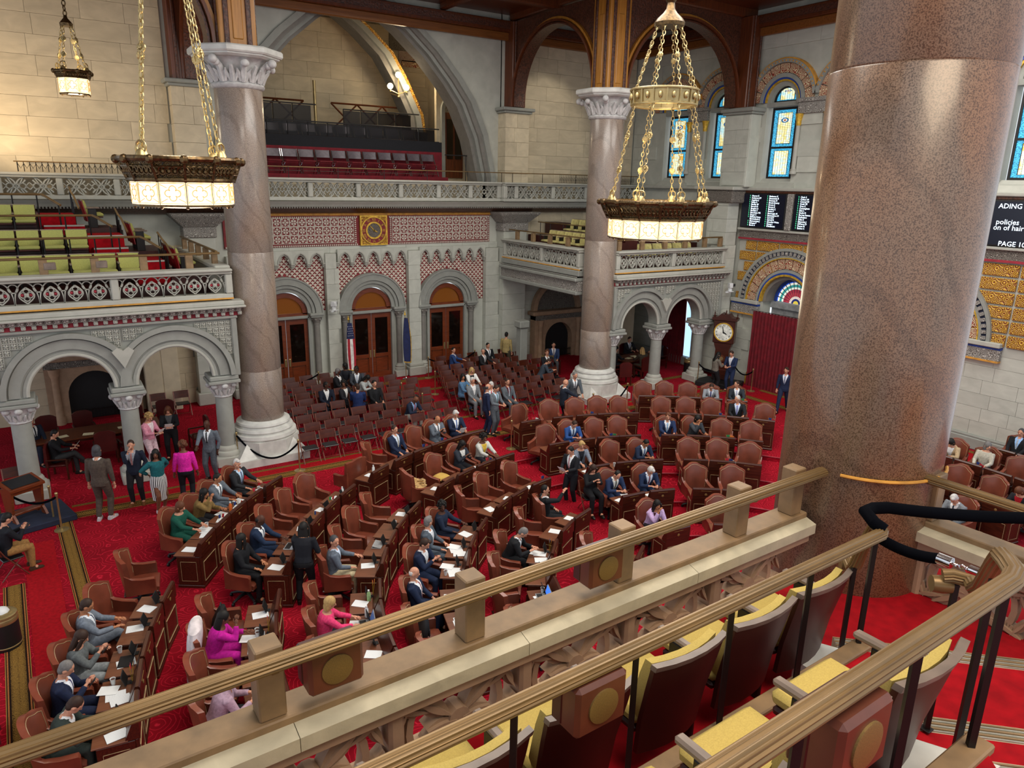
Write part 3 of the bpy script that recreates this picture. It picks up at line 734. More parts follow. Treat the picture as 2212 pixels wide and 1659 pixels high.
# voting boards
NAMES=[['Alvarez G','Anderson EY','Angelino J','Bailey A','Barclay W','Barrett D','Baughan A','Bendett S','Benedetto MS','Berger S','Bichotte Herm','Blankenbush E','Blumencranz J','Bologna P','Bores A'],
 ['Brabenec K','Braunstein B','Bronson H','Brook-Krasny','Brown E','Brown K','Burdick C','Burke P','Burroughs N','Buttenschon M','Carroll P','Carroll R','Chandler-Waite','Chang L','Chludzinski'],
 ['Clark S','Colton W','Conrad W','Cook VE','Cruz C','Cunningham','Dais L','Davila M','De Los Santos','DeStefano','Dilan E','Dinowitz J','DiPietro D','Durso M','Eachus C']]
M['txt']=emit('lit_white_text','dff1ff',1.6); M['txtg']=emit('lit_green_text','58d9a0',1.3)
M['screen']=emit('dark_screen','0b1020',.12,.25)
def board(y0,y1,label):
    bo=thing('vote_board',label,'screen',(XW-.14,(y0+y1)/2,7.76),-PI/2)
    hw=abs(y1-y0)/2; b=MB(); b.cbox(-hw,hw,-.06,.06,-.74,.74,.02); b.build('housing',M['black'],bo)
    b=MB(); b.box(-hw+.05,hw-.05,-.07,-.058,-.69,.69); b.build('display',M['screen'],bo); return bo,hw
def textcol(bo,lines,x,size,gz,top):
    for i,t in enumerate(lines):
        inst('name_line',text_mesh(t,size,M['txt'],.001,ax='LEFT'),bo,(x,-.075,top-i*gz),(PI/2,0,0))
        if t!='Blankenbush E': inst('vote_mark',text_mesh('Y',size*.9,M['txtg'],.001,ax='LEFT'),bo,(x-.11,-.075,top-i*gz),(PI/2,0,0))
bo,hw=board(22.32,20.0,'left voting board listing two columns of member names beside the window pier')
textcol(bo,NAMES[0],-.62,.095,.089,.62); textcol(bo,NAMES[1],.3,.095,.089,.62)
bo,hw=board(19.62,17.4,'voting board with one visible name column beside the near granite column')
textcol(bo,NAMES[2],-.8,.095,.089,.62)
b=MB(); b.cbox(XW-.24,XW+.1,19.66,19.96,7.0,8.5,.03); b.build('board_mullion',M['friezel'],wr)
bo,hw=board(13.9,9.6,'large message screen showing page text right of the near granite column')
# readable fragment of the bill text at the left edge that shows past the column
for t,px,py,size in (('READING',2183,444,.2),('policies',2180,482,.2),('on of hair',2182,490,.2),('PAGE 10',2178,527,.2)): pass
def scr(t,y,z,size):
    me=text_mesh(t,size,M['txt'],.001,ax='LEFT'); inst('text_line',me,bo,(-(y-11.75),-.075,z-7.76),(PI/2,0,0))
SCR=lambda x,y: at_x(x,y,XW-.2)
p=SCR(2158,445); scr('ADING',p.y,p.z,.22); p=SCR(2152,479); scr('policies',p.y,p.z,.23); p=SCR(2146,491); scr('on of hair',p.y,p.z,.23); p=SCR(2156,526); scr('PAGE 10',p.y,p.z,.22)
# red curtain in the fan-window doorway, hung from a rail
def curtain(name,label,y0,y1,x,z0,z1,folds,amp=.07):
    rt_=thing(name,label,'curtain',(x,(y0+y1)/2,0)); n=folds*6; a=[];
    h=abs(y1-y0)/2; b=MB(); vs=[]
    for zi in range(5):
        z=z0+(z1-z0)*zi/4
        for i in range(n+1):
            t=i/n; vs.append((amp*math.sin(t*folds*2*PI)*(1-.25*zi/4)+.015*math.sin(t*31+zi),-h+2*h*t,z))
    k=len(vs); vs+=[(p[0]+.03,p[1],p[2]) for p in vs]
    fs=[(r*(n+1)+i,r*(n+1)+i+1,(r+1)*(n+1)+i+1,(r+1)*(n+1)+i) for r in range(4) for i in range(n)]
    fs+=[tuple(k+q for q in f[::-1]) for f in fs]
    b.add(vs,fs); b.build('drape',M['curtain'],rt_,True)
    b=MB(); b.tube([(.02,-h-.1,z1+.03),(.02,h+.1,z1+.03)],.02,8); b.build('curtain_rail',M['chrome'],rt_,True); return rt_
curtain('curtain','crimson floor-length curtain hanging below the fan window',21.0,17.6,XW-.25,.0,3.42,20)
curtain('curtain','dark crimson curtain seen through the right gallery arch',26.9,25.2,XW-.1,.0,3.6,10)
b=MB(); b.box(XW+.3,XW+.33,24.95,25.5,.3,3.2); b.build('daylight_pane',emit('daylight_glass','9cc4ee',1.3),wr)
# ------------------------------------------------------------------ ceiling
ce=thing('ceiling',None,None,kind='structure')
ZC=15.6
b=MB(); b.box(-8,27.5,2,30.6,ZC+.35,ZC+.5); b.build('ceiling_boards',M['walnut'],ce)
for y in (4,7.5,11,14.5,18,22.95,26.5): 
    b=MB(); b.cbox(-8,27.2,y-.2,y+.2,ZC,ZC+.4,.05); b.build('ceiling_beam',M['walnut'],ce)
for x in (-2,1.5,5.35,8.8,12.2,15.6,19.1,22.8):
    b=MB(); b.cbox(x-.15,x+.15,2,30,ZC+.1,ZC+.4,.05); b.build('ceiling_beam',M['walnut'],ce)
def cornice_along(a,b_,axis,d,sgn,parent=ce):
    # carved cornice where the walls meet the ceiling
    m=MB(); m2=MB(); m3=MB()
    if axis=='x':
        m.cbox(a,b_,min(d,d+sgn*.3),max(d,d+sgn*.3),ZC-.42,ZC+.05,.03); m2.box(a,b_,min(d,d+sgn*.34),max(d,d+sgn*.34),ZC-.3,ZC-.06); m3.cbox(a,b_,min(d,d+sgn*.2),max(d,d+sgn*.2),ZC-.75,ZC-.42,.03)
    else:
        m.cbox(min(d,d+sgn*.3),max(d,d+sgn*.3),a,b_,ZC-.42,ZC+.05,.03); m2.box(min(d,d+sgn*.34),max(d,d+sgn*.34),a,b_,ZC-.3,ZC-.06); m3.cbox(min(d,d+sgn*.2),max(d,d+sgn*.2),a,b_,ZC-.75,ZC-.42,.03)
    m.build('cornice',M['walnut'],parent); m2.build('carved_cornice_band',M['carved'],parent); m3.build('cornice_fascia',M['fascia'],parent)
cornice_along(-8,27,'x',YF,-1); cornice_along(2,30,'y',XW,-1)
# ------------------------------------------------------------------ wooden posts and arches over the columns
def wood_post(x,y,z0,w_=.5,parent=ce):
    b=MB(); b.cbox(x-w_,x+w_,y-w_,y+w_,z0,ZC+.2,.03); b.build('post',M['oak'],parent)
    for dx,dy in ((0,-1),(-1,0),(1,0)):
        for o in (-.3,.3):
            b=MB()
            if dx==0: b.cbox(x+o-.07,x+o+.07,y-w_-.05,y-w_+.02,z0+.02,ZC,.02)
            else: b.cbox(x+dx*w_-.05,x+dx*w_+.05,y+o-.07,y+o+.07,z0+.02,ZC,.02)
            b.build('carved_strip',M['carved'],parent)
        b=MB()
        if dx==0: b.cbox(x-.14,x+.14,y-w_-.03,y-w_+.02,z0+.35,ZC-.8,.02)
        else: b.cbox(x+dx*w_-.03,x+dx*w_+.03,y-.14,y+.14,z0+.35,ZC-.8,.02)
        b.build('post_panel',M['oak'],parent)
def wood_arch(plane,d,a0,a1,z0,parent=ce,t=.42):
    # a0,a1: faces of the two supports
    ac=(a0+a1)/2; hw=(a1-a0)/2; r=min(hw*.98,3.0); ex=hw/r; zs=ZC-.35-r
    pl='yz' if plane=='x' else 'xz'
    def P(rr,n=28): return [(ac+math.cos(PI-PI*i/n)*rr*ex,zs+math.sin(PI*i/n)*rr) for i in range(n+1)]
    # spandrel filling
    sp=[(a0,ZC)]+[(a0,zs)]+P(r)[1:-1]+[(a1,zs),(a1,ZC)]
    b=MB(); b.ext(sp,d-t*.3,d+t*.3,pl); b.build('spandrel',M['carved'],parent)
    for rr,w_,th,mt in ((r,.09,t*.62,'oak'),(r-.1,.08,t*.9,'walnut'),(r-.2,.06,t*.66,'carved')):
        o=P(rr+w_*.5); i_=P(rr-w_*.5); 
        poly=[(a0 if k==0 else o[k][0],o[k][1]) for k in range(len(o))]
        b=MB(); n=len(o); f=(lambda a,z,q:(q,a,z)) if plane=='x' else (lambda a,z,q:(a,q,z))
        secs=[]
        for k in range(n):
            secs.append([f(o[k][0],o[k][1],d-th),f(o[k][0],o[k][1],d+th),f(i_[k][0],i_[k][1],d+th),f(i_[k][0],i_[k][1],d-th)])
        # straight legs down to the supports
        for lo,e in ((0,secs[0]),(1,secs[-1])):
            pass
        first=[(p[0],p[1],z0) for p in secs[0]]; last=[(p[0],p[1],z0) for p in secs[-1]]
        b.loft([first]+secs+[last]); b.build('arch_rib',M[mt],parent,True)
ZCAP=12.05
for x,y in ((5.35,23.0),(19.1,23.0)): wood_post(x,y,ZCAP)
# posts standing on the wall piers
for x,y,wx,wy in ((19.15,29.75,.35,.35),(5.05,29.75,.4,.35),(26.35,22.7,.35,.45)):
    b=MB(); b.cbox(x-wx,x+wx,y-wy,y+wy,12.0,ZC,.03); b.build('wall_post',M['walnut'],ce)
    for o in (-.18,.18):
        b=MB(); b.cbox(x+o*1.2-.05,x+o*1.2+.05,y-wy-.06,y-wy+.02,12.0,ZC,.02); b.build('carved_strip',M['carved'],ce)
wood_arch('x',19.1,23.5,29.5,12.05); wood_arch('x',5.35,23.5,29.5,12.05)
wood_arch('y',23.0,19.6,26.1,12.05); wood_arch('y',23.0,-2.0,4.85,12.05)
wood_arch('y',23.0,5.85,18.6,12.05) if 0 else None
# ------------------------------------------------------------------ tracery modules
def tracery(name,w_,h,mat,style=0,th=.05,flower=True,redm=None,r=.02):
    b=MB(); T=lambda pts,rr=r: b.tube([(x,0,z) for x,z in pts],rr,6,side=(0,1,0),flat=th/2/rr*1.0)
    A=lambda cx,cz,R,a0,a1,n=10,rr=r: T([(cx+R*math.cos(math.radians(a0+(a1-a0)*i/n)),cz+R*math.sin(math.radians(a0+(a1-a0)*i/n))) for i in range(n+1)],rr)
    hw=w_/2
    if style==0:
        # two sweeping arcs that cross at the top, pointed oval with a quatrefoil, trefoil circles between
        for s_ in (-1,1):
            T([(s_*hw*(.02+.0)+s_*hw*math.sin(t*PI/2)*.98, h-h*(1-math.cos(t*PI/2))*1.0) for t in [i/9 for i in range(10)]])
            T([(s_*hw*.62*math.sin(t*PI), h*.06+h*.72*t) for t in [i/9 for i in range(10)]])
            A(s_*hw*.26,h*.44,h*.13,-120,120,8,r*.8) if s_>0 else A(s_*hw*.26,h*.44,h*.13,60,300,8,r*.8)
            A(s_*hw,h*.74,h*.19,(90 if s_>0 else -90),(270 if s_>0 else 90),8,r*.9)
            T([(s_*hw,h*.52),(s_*hw,0)],r*.9)
        A(0,h*.59,h*.12,-30,210,8,r*.8); A(0,h*.29,h*.12,150,390,8,r*.8)
    else:
        # whirling dagger tracery
        for s_ in (-1,1):
            A(s_*hw,h*.5,hw*1.0,(90 if s_>0 else -90),(270 if s_>0 else 90),12)
            A(0,h*.5+s_*h*.5,h*.42,(200 if s_>0 else 20),(340 if s_>0 else 160),10)
            A(s_*hw*.45,h*.5,h*.16,0,360,10,r*.8)
            T([(s_*hw*.2,h*.5),(s_*hw*.55,h*.95)],r*.8); T([(s_*hw*.2,h*.5),(s_*hw*.55,h*.05)],r*.8)
            T([(s_*hw,h*.3),(s_*hw*.7,h*.5),(s_*hw,h*.7)],r*.8)
    if flower:
        for k in range(4):
            q=k*PI/2+PI/4; b.sph((.035*math.cos(q),-.03,h*.44+.035*math.sin(q)),(.035,.025,.035),6,4)
        b.sph((0,-.05,h*.44),.022,6,4)
    mats=[mat]
    if redm:
        b.mat(1)
        for s_ in (-1,1): b.sph((s_*hw*.36,-.0,h*.44),(hw*.2,.03,h*.075),8,5)
        b.mat(0); mats=[mat,redm]
    return b.mesh(name,mats,True)
TR_L=tracery('tracery',.56,.58,M['greylt'],0,.1,True,M['redpaint'])
TR_R=tracery('tracery',.5,.56,M['greylt'],0,.1,True,None,.022)
TR_U=tracery('tracery',.6,.55,M['greylt'],1,.1,False,None,.028)

def balustrade(parent,x0,x1,y,posts,zb,zt,me,mw,cope='greylt',depth=.3,zcope=.16,postw=.2,hpan=.58,ax='x'):
    """balustrade running along local x: posts at given x, tracery between"""
    b=MB(); b.cbox(x0,x1,y-.1,y+depth+.06,zt,zt+.07,.02); b.cbox(x0,x1,y-.17,y+depth+.1,zt+.07,zt+zcope,.03); b.build('coping',M[cope],parent)
    b=MB(); b.cbox(x0,x1,y-.04,y+depth,zb-.14,zb,.02); b.build('plinth_course',M['greylt'],parent)
    for p in posts:
        b=MB(); b.cbox(p-postw/2,p+postw/2,y-.06,y+depth,zb,zt,.03); b.build('balustrade_post',M['greylt'],parent)
    ps=sorted(posts)
    for a,c in zip(ps[:-1],ps[1:]):
        s,e=a+postw/2,c-postw/2; n=max(1,round((e-s)/mw)); ww=(e-s)/n
        for i in range(n): inst('tracery',me,parent,(s+(i+.5)*ww,y+.08,zb),(0,0,0),(ww/mw,1,(zt-zb)/hpan))

# ------------------------------------------------------------------ upper balustrade along the far side
ub=thing('upper_balustrade','long pale stone balustrade with pierced tracery below the upper gallery','balustrade',(0,0,0))
balustrade(ub,-3,18.2,29.3,[-2.6,-.9,.8,2.5,4.2,5.9,7.6,9.3,11.3,13.2,15.0,16.6,18.1],8.02,8.58,TR_U,.6,hpan=.55)
balustrade(ub,18.2,26.6,29.05,[18.3,18.9,21.0,23.0,25.0,26.5],8.02,8.58,TR_U,.6,hpan=.55)
b=MB(); b.ext([(29.1,7.86),(29.7,7.86),(29.7,7.64),(29.3,7.64),(29.22,7.74)],-3,26.6,'yz'); b.build('lower_moulding',M['greylt'],ub)
b=MB(); b.ext([(29.3,7.64),(30.1,7.64),(30.1,7.36),(29.9,7.36),(29.75,7.42),(29.6,7.5),(29.45,7.58)],-3,26.6,'yz'); b.build('brown_cornice',M['carved'],ub)
b=MB()
x=-3
while x<26.5: b.box(x,x+.05,29.24,29.32,7.58,7.64); x+=.1
b.build('bead_moulding',M['greyd'],ub,kind='stuff')
b=MB(); b.box(-8,27,29.35,38,7.62,7.86); b.build('gallery_floor',M['wallt'],ub); b=MB(); b.box(5.7,18.3,30.25,30.35,7.86,8.75); b.build('inner_parapet',M['wallt'],ub)
# thin metal rail above it
rl=thing('metal_rail','thin bronze handrail above the upper balustrade','rail',(0,29.45,8.74))
b=MB(); b.tube([(5.5,0,.42),(18.2,0,.42),(18.6,-.1,.42),(26.6,-.1,.42)],.022,6); b.build('handrail',M['railbr'],rl,True)
for x in (6.5,8.5,10.5,12.5,14.5,16.5,17.4,18.3,18.9,20.6,22.6,24.6): 
    b=MB(); b.tube([(x,-.05,0),(x,-.05,.42)],.014,5); b.build('rail_post',M['iron'],rl)
b=MB(); x=21.6
while x<26.4:
    b.tube([(x,-.1,.02),(x,-.1,.4)],.012,4); b.tube([(x,-.1,.1),(x+.09,-.1,.3)],.01,4); x+=.1
b.build('grille',M['iron'],rl,kind='stuff')
rl=thing('metal_grille','black iron grille on the upper balustrade left of the granite column','rail',(0,29.45,8.74))
b=MB(); b.tube([(-.4,0,.34),(4.4,0,.34)],.02,6); b.build('handrail',M['railbr'],rl)
b=MB(); x=-.3
while x<4.3:
    b.tube([(x,0,.02),(x,0,.33)],.012,4); b.tube([(x,0,.28),(x+.08,0,.12),(x+.16,0,.25)],.01,4); x+=.17
b.build('grille',M['iron'],rl,kind='stuff')
# ------------------------------------------------------------------ piers of the centre bay and the vaulted upper recess
def wall_pier(x0,x1,y0,y1,nm,parent=wf):
    ashlar(parent,'y',(y0+y1)/2,x0,x1,.5,6.5,.75,2.2,UNITG,y1-y0,seed=int(x0*7))
    b=MB(); b.cbox(x0-.1,x1+.1,y0-.1,y1,0,.5,.03); b.build('pier_plinth',M['greylt'],parent)
    b=MB(); b.cbox(x0-.06,x1+.06,y0-.06,y1,6.5,6.9,.03); b.build('pier_capital',M['friezel'],parent)
    b=MB(); b.loft([[(x0-.06,y0-.06,6.9),(x1+.06,y0-.06,6.9),(x1+.06,y1,6.9),(x0-.06,y1,6.9)],[(x0-.45,y0-.45,7.3),(x1+.45,y0-.45,7.3),(x1+.45,y1,7.3),(x0-.45,y1,7.3)],[(x0-.5,y0-.5,7.4),(x1+.5,y0-.5,7.4),(x1+.5,y1,7.4),(x0-.5,y1,7.4)]]); b.build('pier_corbel',M['friezel'],parent)
    ashlar(parent,'y',(y0+y1)/2,x0,x1,8.0,11.78,.62,2.2,UNIT,y1-y0,seed=int(x0*7)+1)
    b=MB(); b.cbox(x0-.1,x1+.1,y0-.1,y1,11.78,11.88,.02); b.cbox(x0-.2,x1+.2,y0-.2,y1,11.88,12.02,.03); b.build('pier_cap',M['grey'],parent)
    b=MB(); b.cbox(x0-.14,x1+.14,y0-.14,y1,8.0,8.3,.04); b.build('pier_base',M['greylt'],parent)
wall_pier(18.5,19.8,29.45,30.1,'r'); wall_pier(4.55,5.6,29.45,30.1,'l')
# big arch wall: full-height front with a pointed arch opening
AR=[(18.2,9.0),(17.75,10.8),(17.1,12.2),(16.4,13.1),(15.46,14.1),(14.38,15.0),(13.3,15.7),(12.05,16.3)]
def arch_profile(off,sc=1.0):
    c=12.05; R_=[(c+(x-c)*1.0-off*.9,z-off*.35) for x,z in AR]
    return R_+[(2*c-x,z) for x,z in R_[::-1][1:]]
def ring_between(o,i_,y0,y1,name,mat):
    b=MB(); secs=[[(p[0],y0,p[1]),(p[0],y1,p[1]),(q[0],y1,q[1]),(q[0],y0,q[1])] for p,q in zip(o,i_)]
    b.loft([[(s[0],s[1],7.9) for s in secs[0]]]+secs+[[(s[0],s[1],7.9) for s in secs[-1]]]); b.build(name,M[mat],wf,True)
pr=arch_profile(0)
b=MB(); pts=[(18.65,7.9)]+[(pr[0][0],7.9)]+pr+[(pr[-1][0],7.9),(5.4,7.9),(5.4,16.5),(18.65,16.5)]
b.ext(pts,YF+.1,YF+.5); b.build('arch_wall',M['wallg'],wf)
for k,(o,i_,y0,y1,mt) in enumerate(((-.15,.12,YF-.02,YF+.3,'grey'),(.12,.3,YF+.12,YF+.6,'greyd'),(.3,.46,YF+.25,YF+.9,'grey'),(.46,.62,YF+.5,YF+1.4,'greyd'))):
    ring_between(arch_profile(o),arch_profile(i_),y0,y1,'arch_order',mt)
# inner rib with gilt beads, back wall, side walls, vault
IR=[(16.95,9.0),(16.5,11.82),(15.67,13.44),(14.98,14.5),(13.87,15.46),(12.9,16.11),(12.05,16.5)]
def irp(o): R_=[(x-o,z-o*.3) for x,z in IR]; return R_+[(24.1-x,z) for x,z in R_[::-1][1:]]
ring_between(irp(0),irp(.28),34.1,34.9,'inner_rib','grey'); ring_between(irp(.28),irp(.5),34.3,35.2,'inner_rib','greyd'); ring_between(irp(-.12),irp(.0),34.05,34.3,'gilt_rib_edge','goldrel')
b=MB(); b.box(4.6,19.4,37.0,37.3,7.8,17); b.build('wall_core',M['mortar'],wf)
ashlar(wf,'y',36.98,5.5,18.6,8.0,16.2,.68,1.5,UNIT,seed=31)
b=MB(); b.box(18.3,18.6,30.4,37,7.8,17); b.box(5.4,5.7,30.4,37,7.8,17); b.build('recess_side_wall',M['wallt'],wf)
b=MB(); b.box(5,19,30.4,37.2,16.6,16.8); b.build('recess_vault',M['wallt'],wf)
for (px0,py0,px1,py1,mt) in ((842,78,928,106,'frieze'),(862,117,926,131,'lattice'),(868,136,924,143,'creamrel')):   # painted bands high on the recess wall
    q0=at_y(px0,py1,36.85); q1=at_y(px1,py0,36.85); b=MB(); b.box(q0.x,q1.x,36.86,36.94,q0.z,q1.z); b.build('painted_band',M[mt],wf)
# wall return with an arched doorway
b=MB(); b.box(16.9,18.4,33.2,33.4,7.8,16.6); b.build('recess_return_wall',M['wallt'],wf)
DX,DZ=17.8,12.05
b=MB(); b.arch((DX,DZ),.52,.7,0,PI,20,33.02,33.25); b.box(DX-.7,DX-.52,33.02,33.25,8.9,DZ); b.build('doorway_surround',M['grey'],wf,True)
b=MB(); b.box(DX+.52,DX+.7,33.02,33.25,8.9,DZ); b.build('doorway_jamb',M['grey'],wf)
b=MB(); b.ext(arc_pts(DX,DZ,.5,0,PI,20),33.12,33.16); b.build('doorway_tympanum',M['friezel'],wf)
b=MB(); b.box(DX-.5,DX+.5,33.1,33.16,8.9,DZ-.1); b.build('doorway_leaf',M['walnut'],wf)
for x in (DX-.4,DX+.06):
    b=MB(); b.box(x,x+.32,33.05,33.12,9.8,DZ-.4); b.build('doorway_pane',M['glassdk'],wf)
# globe bracket lamp
sc=thing('bracket_lamp','gilt wall bracket with three glowing globes in the upper recess','lamp',(15.3,34.0,13.0))
b=MB(); b.tube([(0,.9,-.2),(0,.2,-.35),(0,0,-.3)],.03,6); b.tube([(-.42,0,-.15),(0,0,-.3),(.42,0,-.15)],.025,6); b.tube([(0,0,-.4),(0,0,.4)],.03,6); b.sph((0,0,-.42),.07,8,6); b.sph((-.42,0,-.2),.05,8,6); b.sph((.42,0,-.2),.05,8,6); b.build('bracket',M['brass'],sc,True)
for x,z in ((-.42,.02),(.42,.02),(0,.55)):
    b=MB(); b.sph((x,0,z),.14,12,8); b.build('globe',M['globe'],sc,True)
pl=bpy.data.lights.new('bracket_bulb','POINT'); pl.energy=130; pl.color=(1,.78,.5); pl.shadow_soft_size=.2
po=bpy.data.objects.new('bracket_bulb',pl); COL.objects.link(po); po.location=(15.3,33.3,13.2)

# ------------------------------------------------------------------ granite columns
def column(x,y,label,z0=0,near=False):
    c=thing('granite_column',label,'column',(x,y,0)); mt=M['granitenear' if near else 'granite']; r=.66
    if not near:
        b=MB(); o=[(1.08*math.cos(PI/8+k*PI/4)/math.cos(PI/8),1.08*math.sin(PI/8+k*PI/4)/math.cos(PI/8)) for k in range(8)]
        sq=lambda s_,z:[(s_*math.cos(PI/4+k*PI/2)*1.4142,s_*math.sin(PI/4+k*PI/2)*1.4142,z) for k in range(4)]
        b.add(sq(1.12,0)+sq(1.12,.24),[(0,1,5,4),(1,2,6,5),(2,3,7,6),(3,0,4,7),(4,5,6,7)])
        b.ext([(p*.93,q*.93) for p,q in o],.2,.72,'xy'); 
        for k in range(4):
            R=Matrix.Rotation(k*PI/2,4,'Z'); b.add([(1.1,1.1,.24),(.42,1.0,.24),(1.0,.42,.24),(.72,.72,.66)],[(0,1,3),(0,3,2),(1,2,3)],R)
        b.build('plinth',M['marble'],c)
        b=MB(); b.lathe([(.98,.72),(1.02,.78),(1.0,.88),(.9,.9),(.9,.94),(.93,.98),(.9,1.05),(.82,1.07),(.8,1.12),(.84,1.16),(.82,1.22),(.74,1.25),(.7,1.3)],48); b.build('base_mouldings',M['marble'],c,True)
    for a,e in (((1.3,2.9),(2.9,6.55),(6.55,11.2)) if not near else ((0,5.0),(5.0,9.6),(9.6,16))):
        b=MB(); ra=r+.0; b.lathe([(ra-.008,a),(ra,a+.012),(ra-.0,e-.012),(ra-.008,e)],64); b.build('shaft_drum',mt,c,True)
    if near: return c
    b=MB(); b.lathe([(.66,11.12),(.72,11.16),(.74,11.22),(.7,11.27)],48); b.build('astragal',M['capital'],c,True)
    b=MB(); b.lathe([(.66,11.27),(.66,11.5),(.72,11.7),(.86,11.88),(.95,11.92)],32); b.build('capital_bell',M['capital'],c,True)
    b=MB()
    for k in range(8):
        R=Matrix.Rotation(k*PI/4,4,'Z')
        # acanthus leaf: midrib, curled tip, side lobes
        b.tube([(.68,0,11.28),(.74,0,11.5),(.84,0,11.68),(.97,0,11.76)],[.07,.1,.09,.05],6,M=R); b.sph((1.0,0,11.74),(.1,.12,.1),9,7,R)
        for s_ in (-1,1):
            b.tube([(.68,s_*.06,11.3),(.75,s_*.13,11.5),(.86,s_*.19,11.6)],[.05,.06,.02],5,M=R); b.sph((1.0,s_*.06,11.76),.045,6,5,R)
        R2=Matrix.Rotation(k*PI/4+PI/8,4,'Z')
        b.tube([(.67,0,11.28),(.7,0,11.42),(.78,0,11.55),(.9,0,11.7)],[.06,.09,.08,.05],6,M=R2)
        for s_ in (-1,1): b.tube([(.68,s_*.05,11.3),(.73,s_*.12,11.44),(.8,s_*.15,11.56)],[.04,.05,.02],5,M=R2)
    b.build('acanthus_leaves',M['capital'],c,True)
    b=MB()
    for k in range(4):
        R=Matrix.Rotation(k*PI/2+PI/4,4,'Z'); b.sph((1.12,0,11.8),(.13,.12,.12),10,7,R); b.tube([(.7,0,11.5),(.85,0,11.72),(1.02,0,11.84)],[.05,.06,.06],6,M=R)
    b.build('volutes',M['capital'],c,True)
    b=MB(); o=lambda s_,z:[(s_*math.cos(PI/8+k*PI/4),s_*math.sin(PI/8+k*PI/4),z) for k in range(8)]
    b.loft([o(1.1,11.9),o(1.2,11.95),o(1.2,11.99)]); b.loft([o(1.26,11.99),o(1.3,12.03),o(1.3,12.14),o(1.26,12.18)]); b.build('abacus',M['marble'],c)
    return c
column(5.35,23.0,'tall polished granite column with leafy capital beside the left gallery')
column(19.1,23.0,'polished granite column on white marble base beside the right gallery')
column(5.98,3.42,'huge near granite column rising past the frame at the right',near=True)

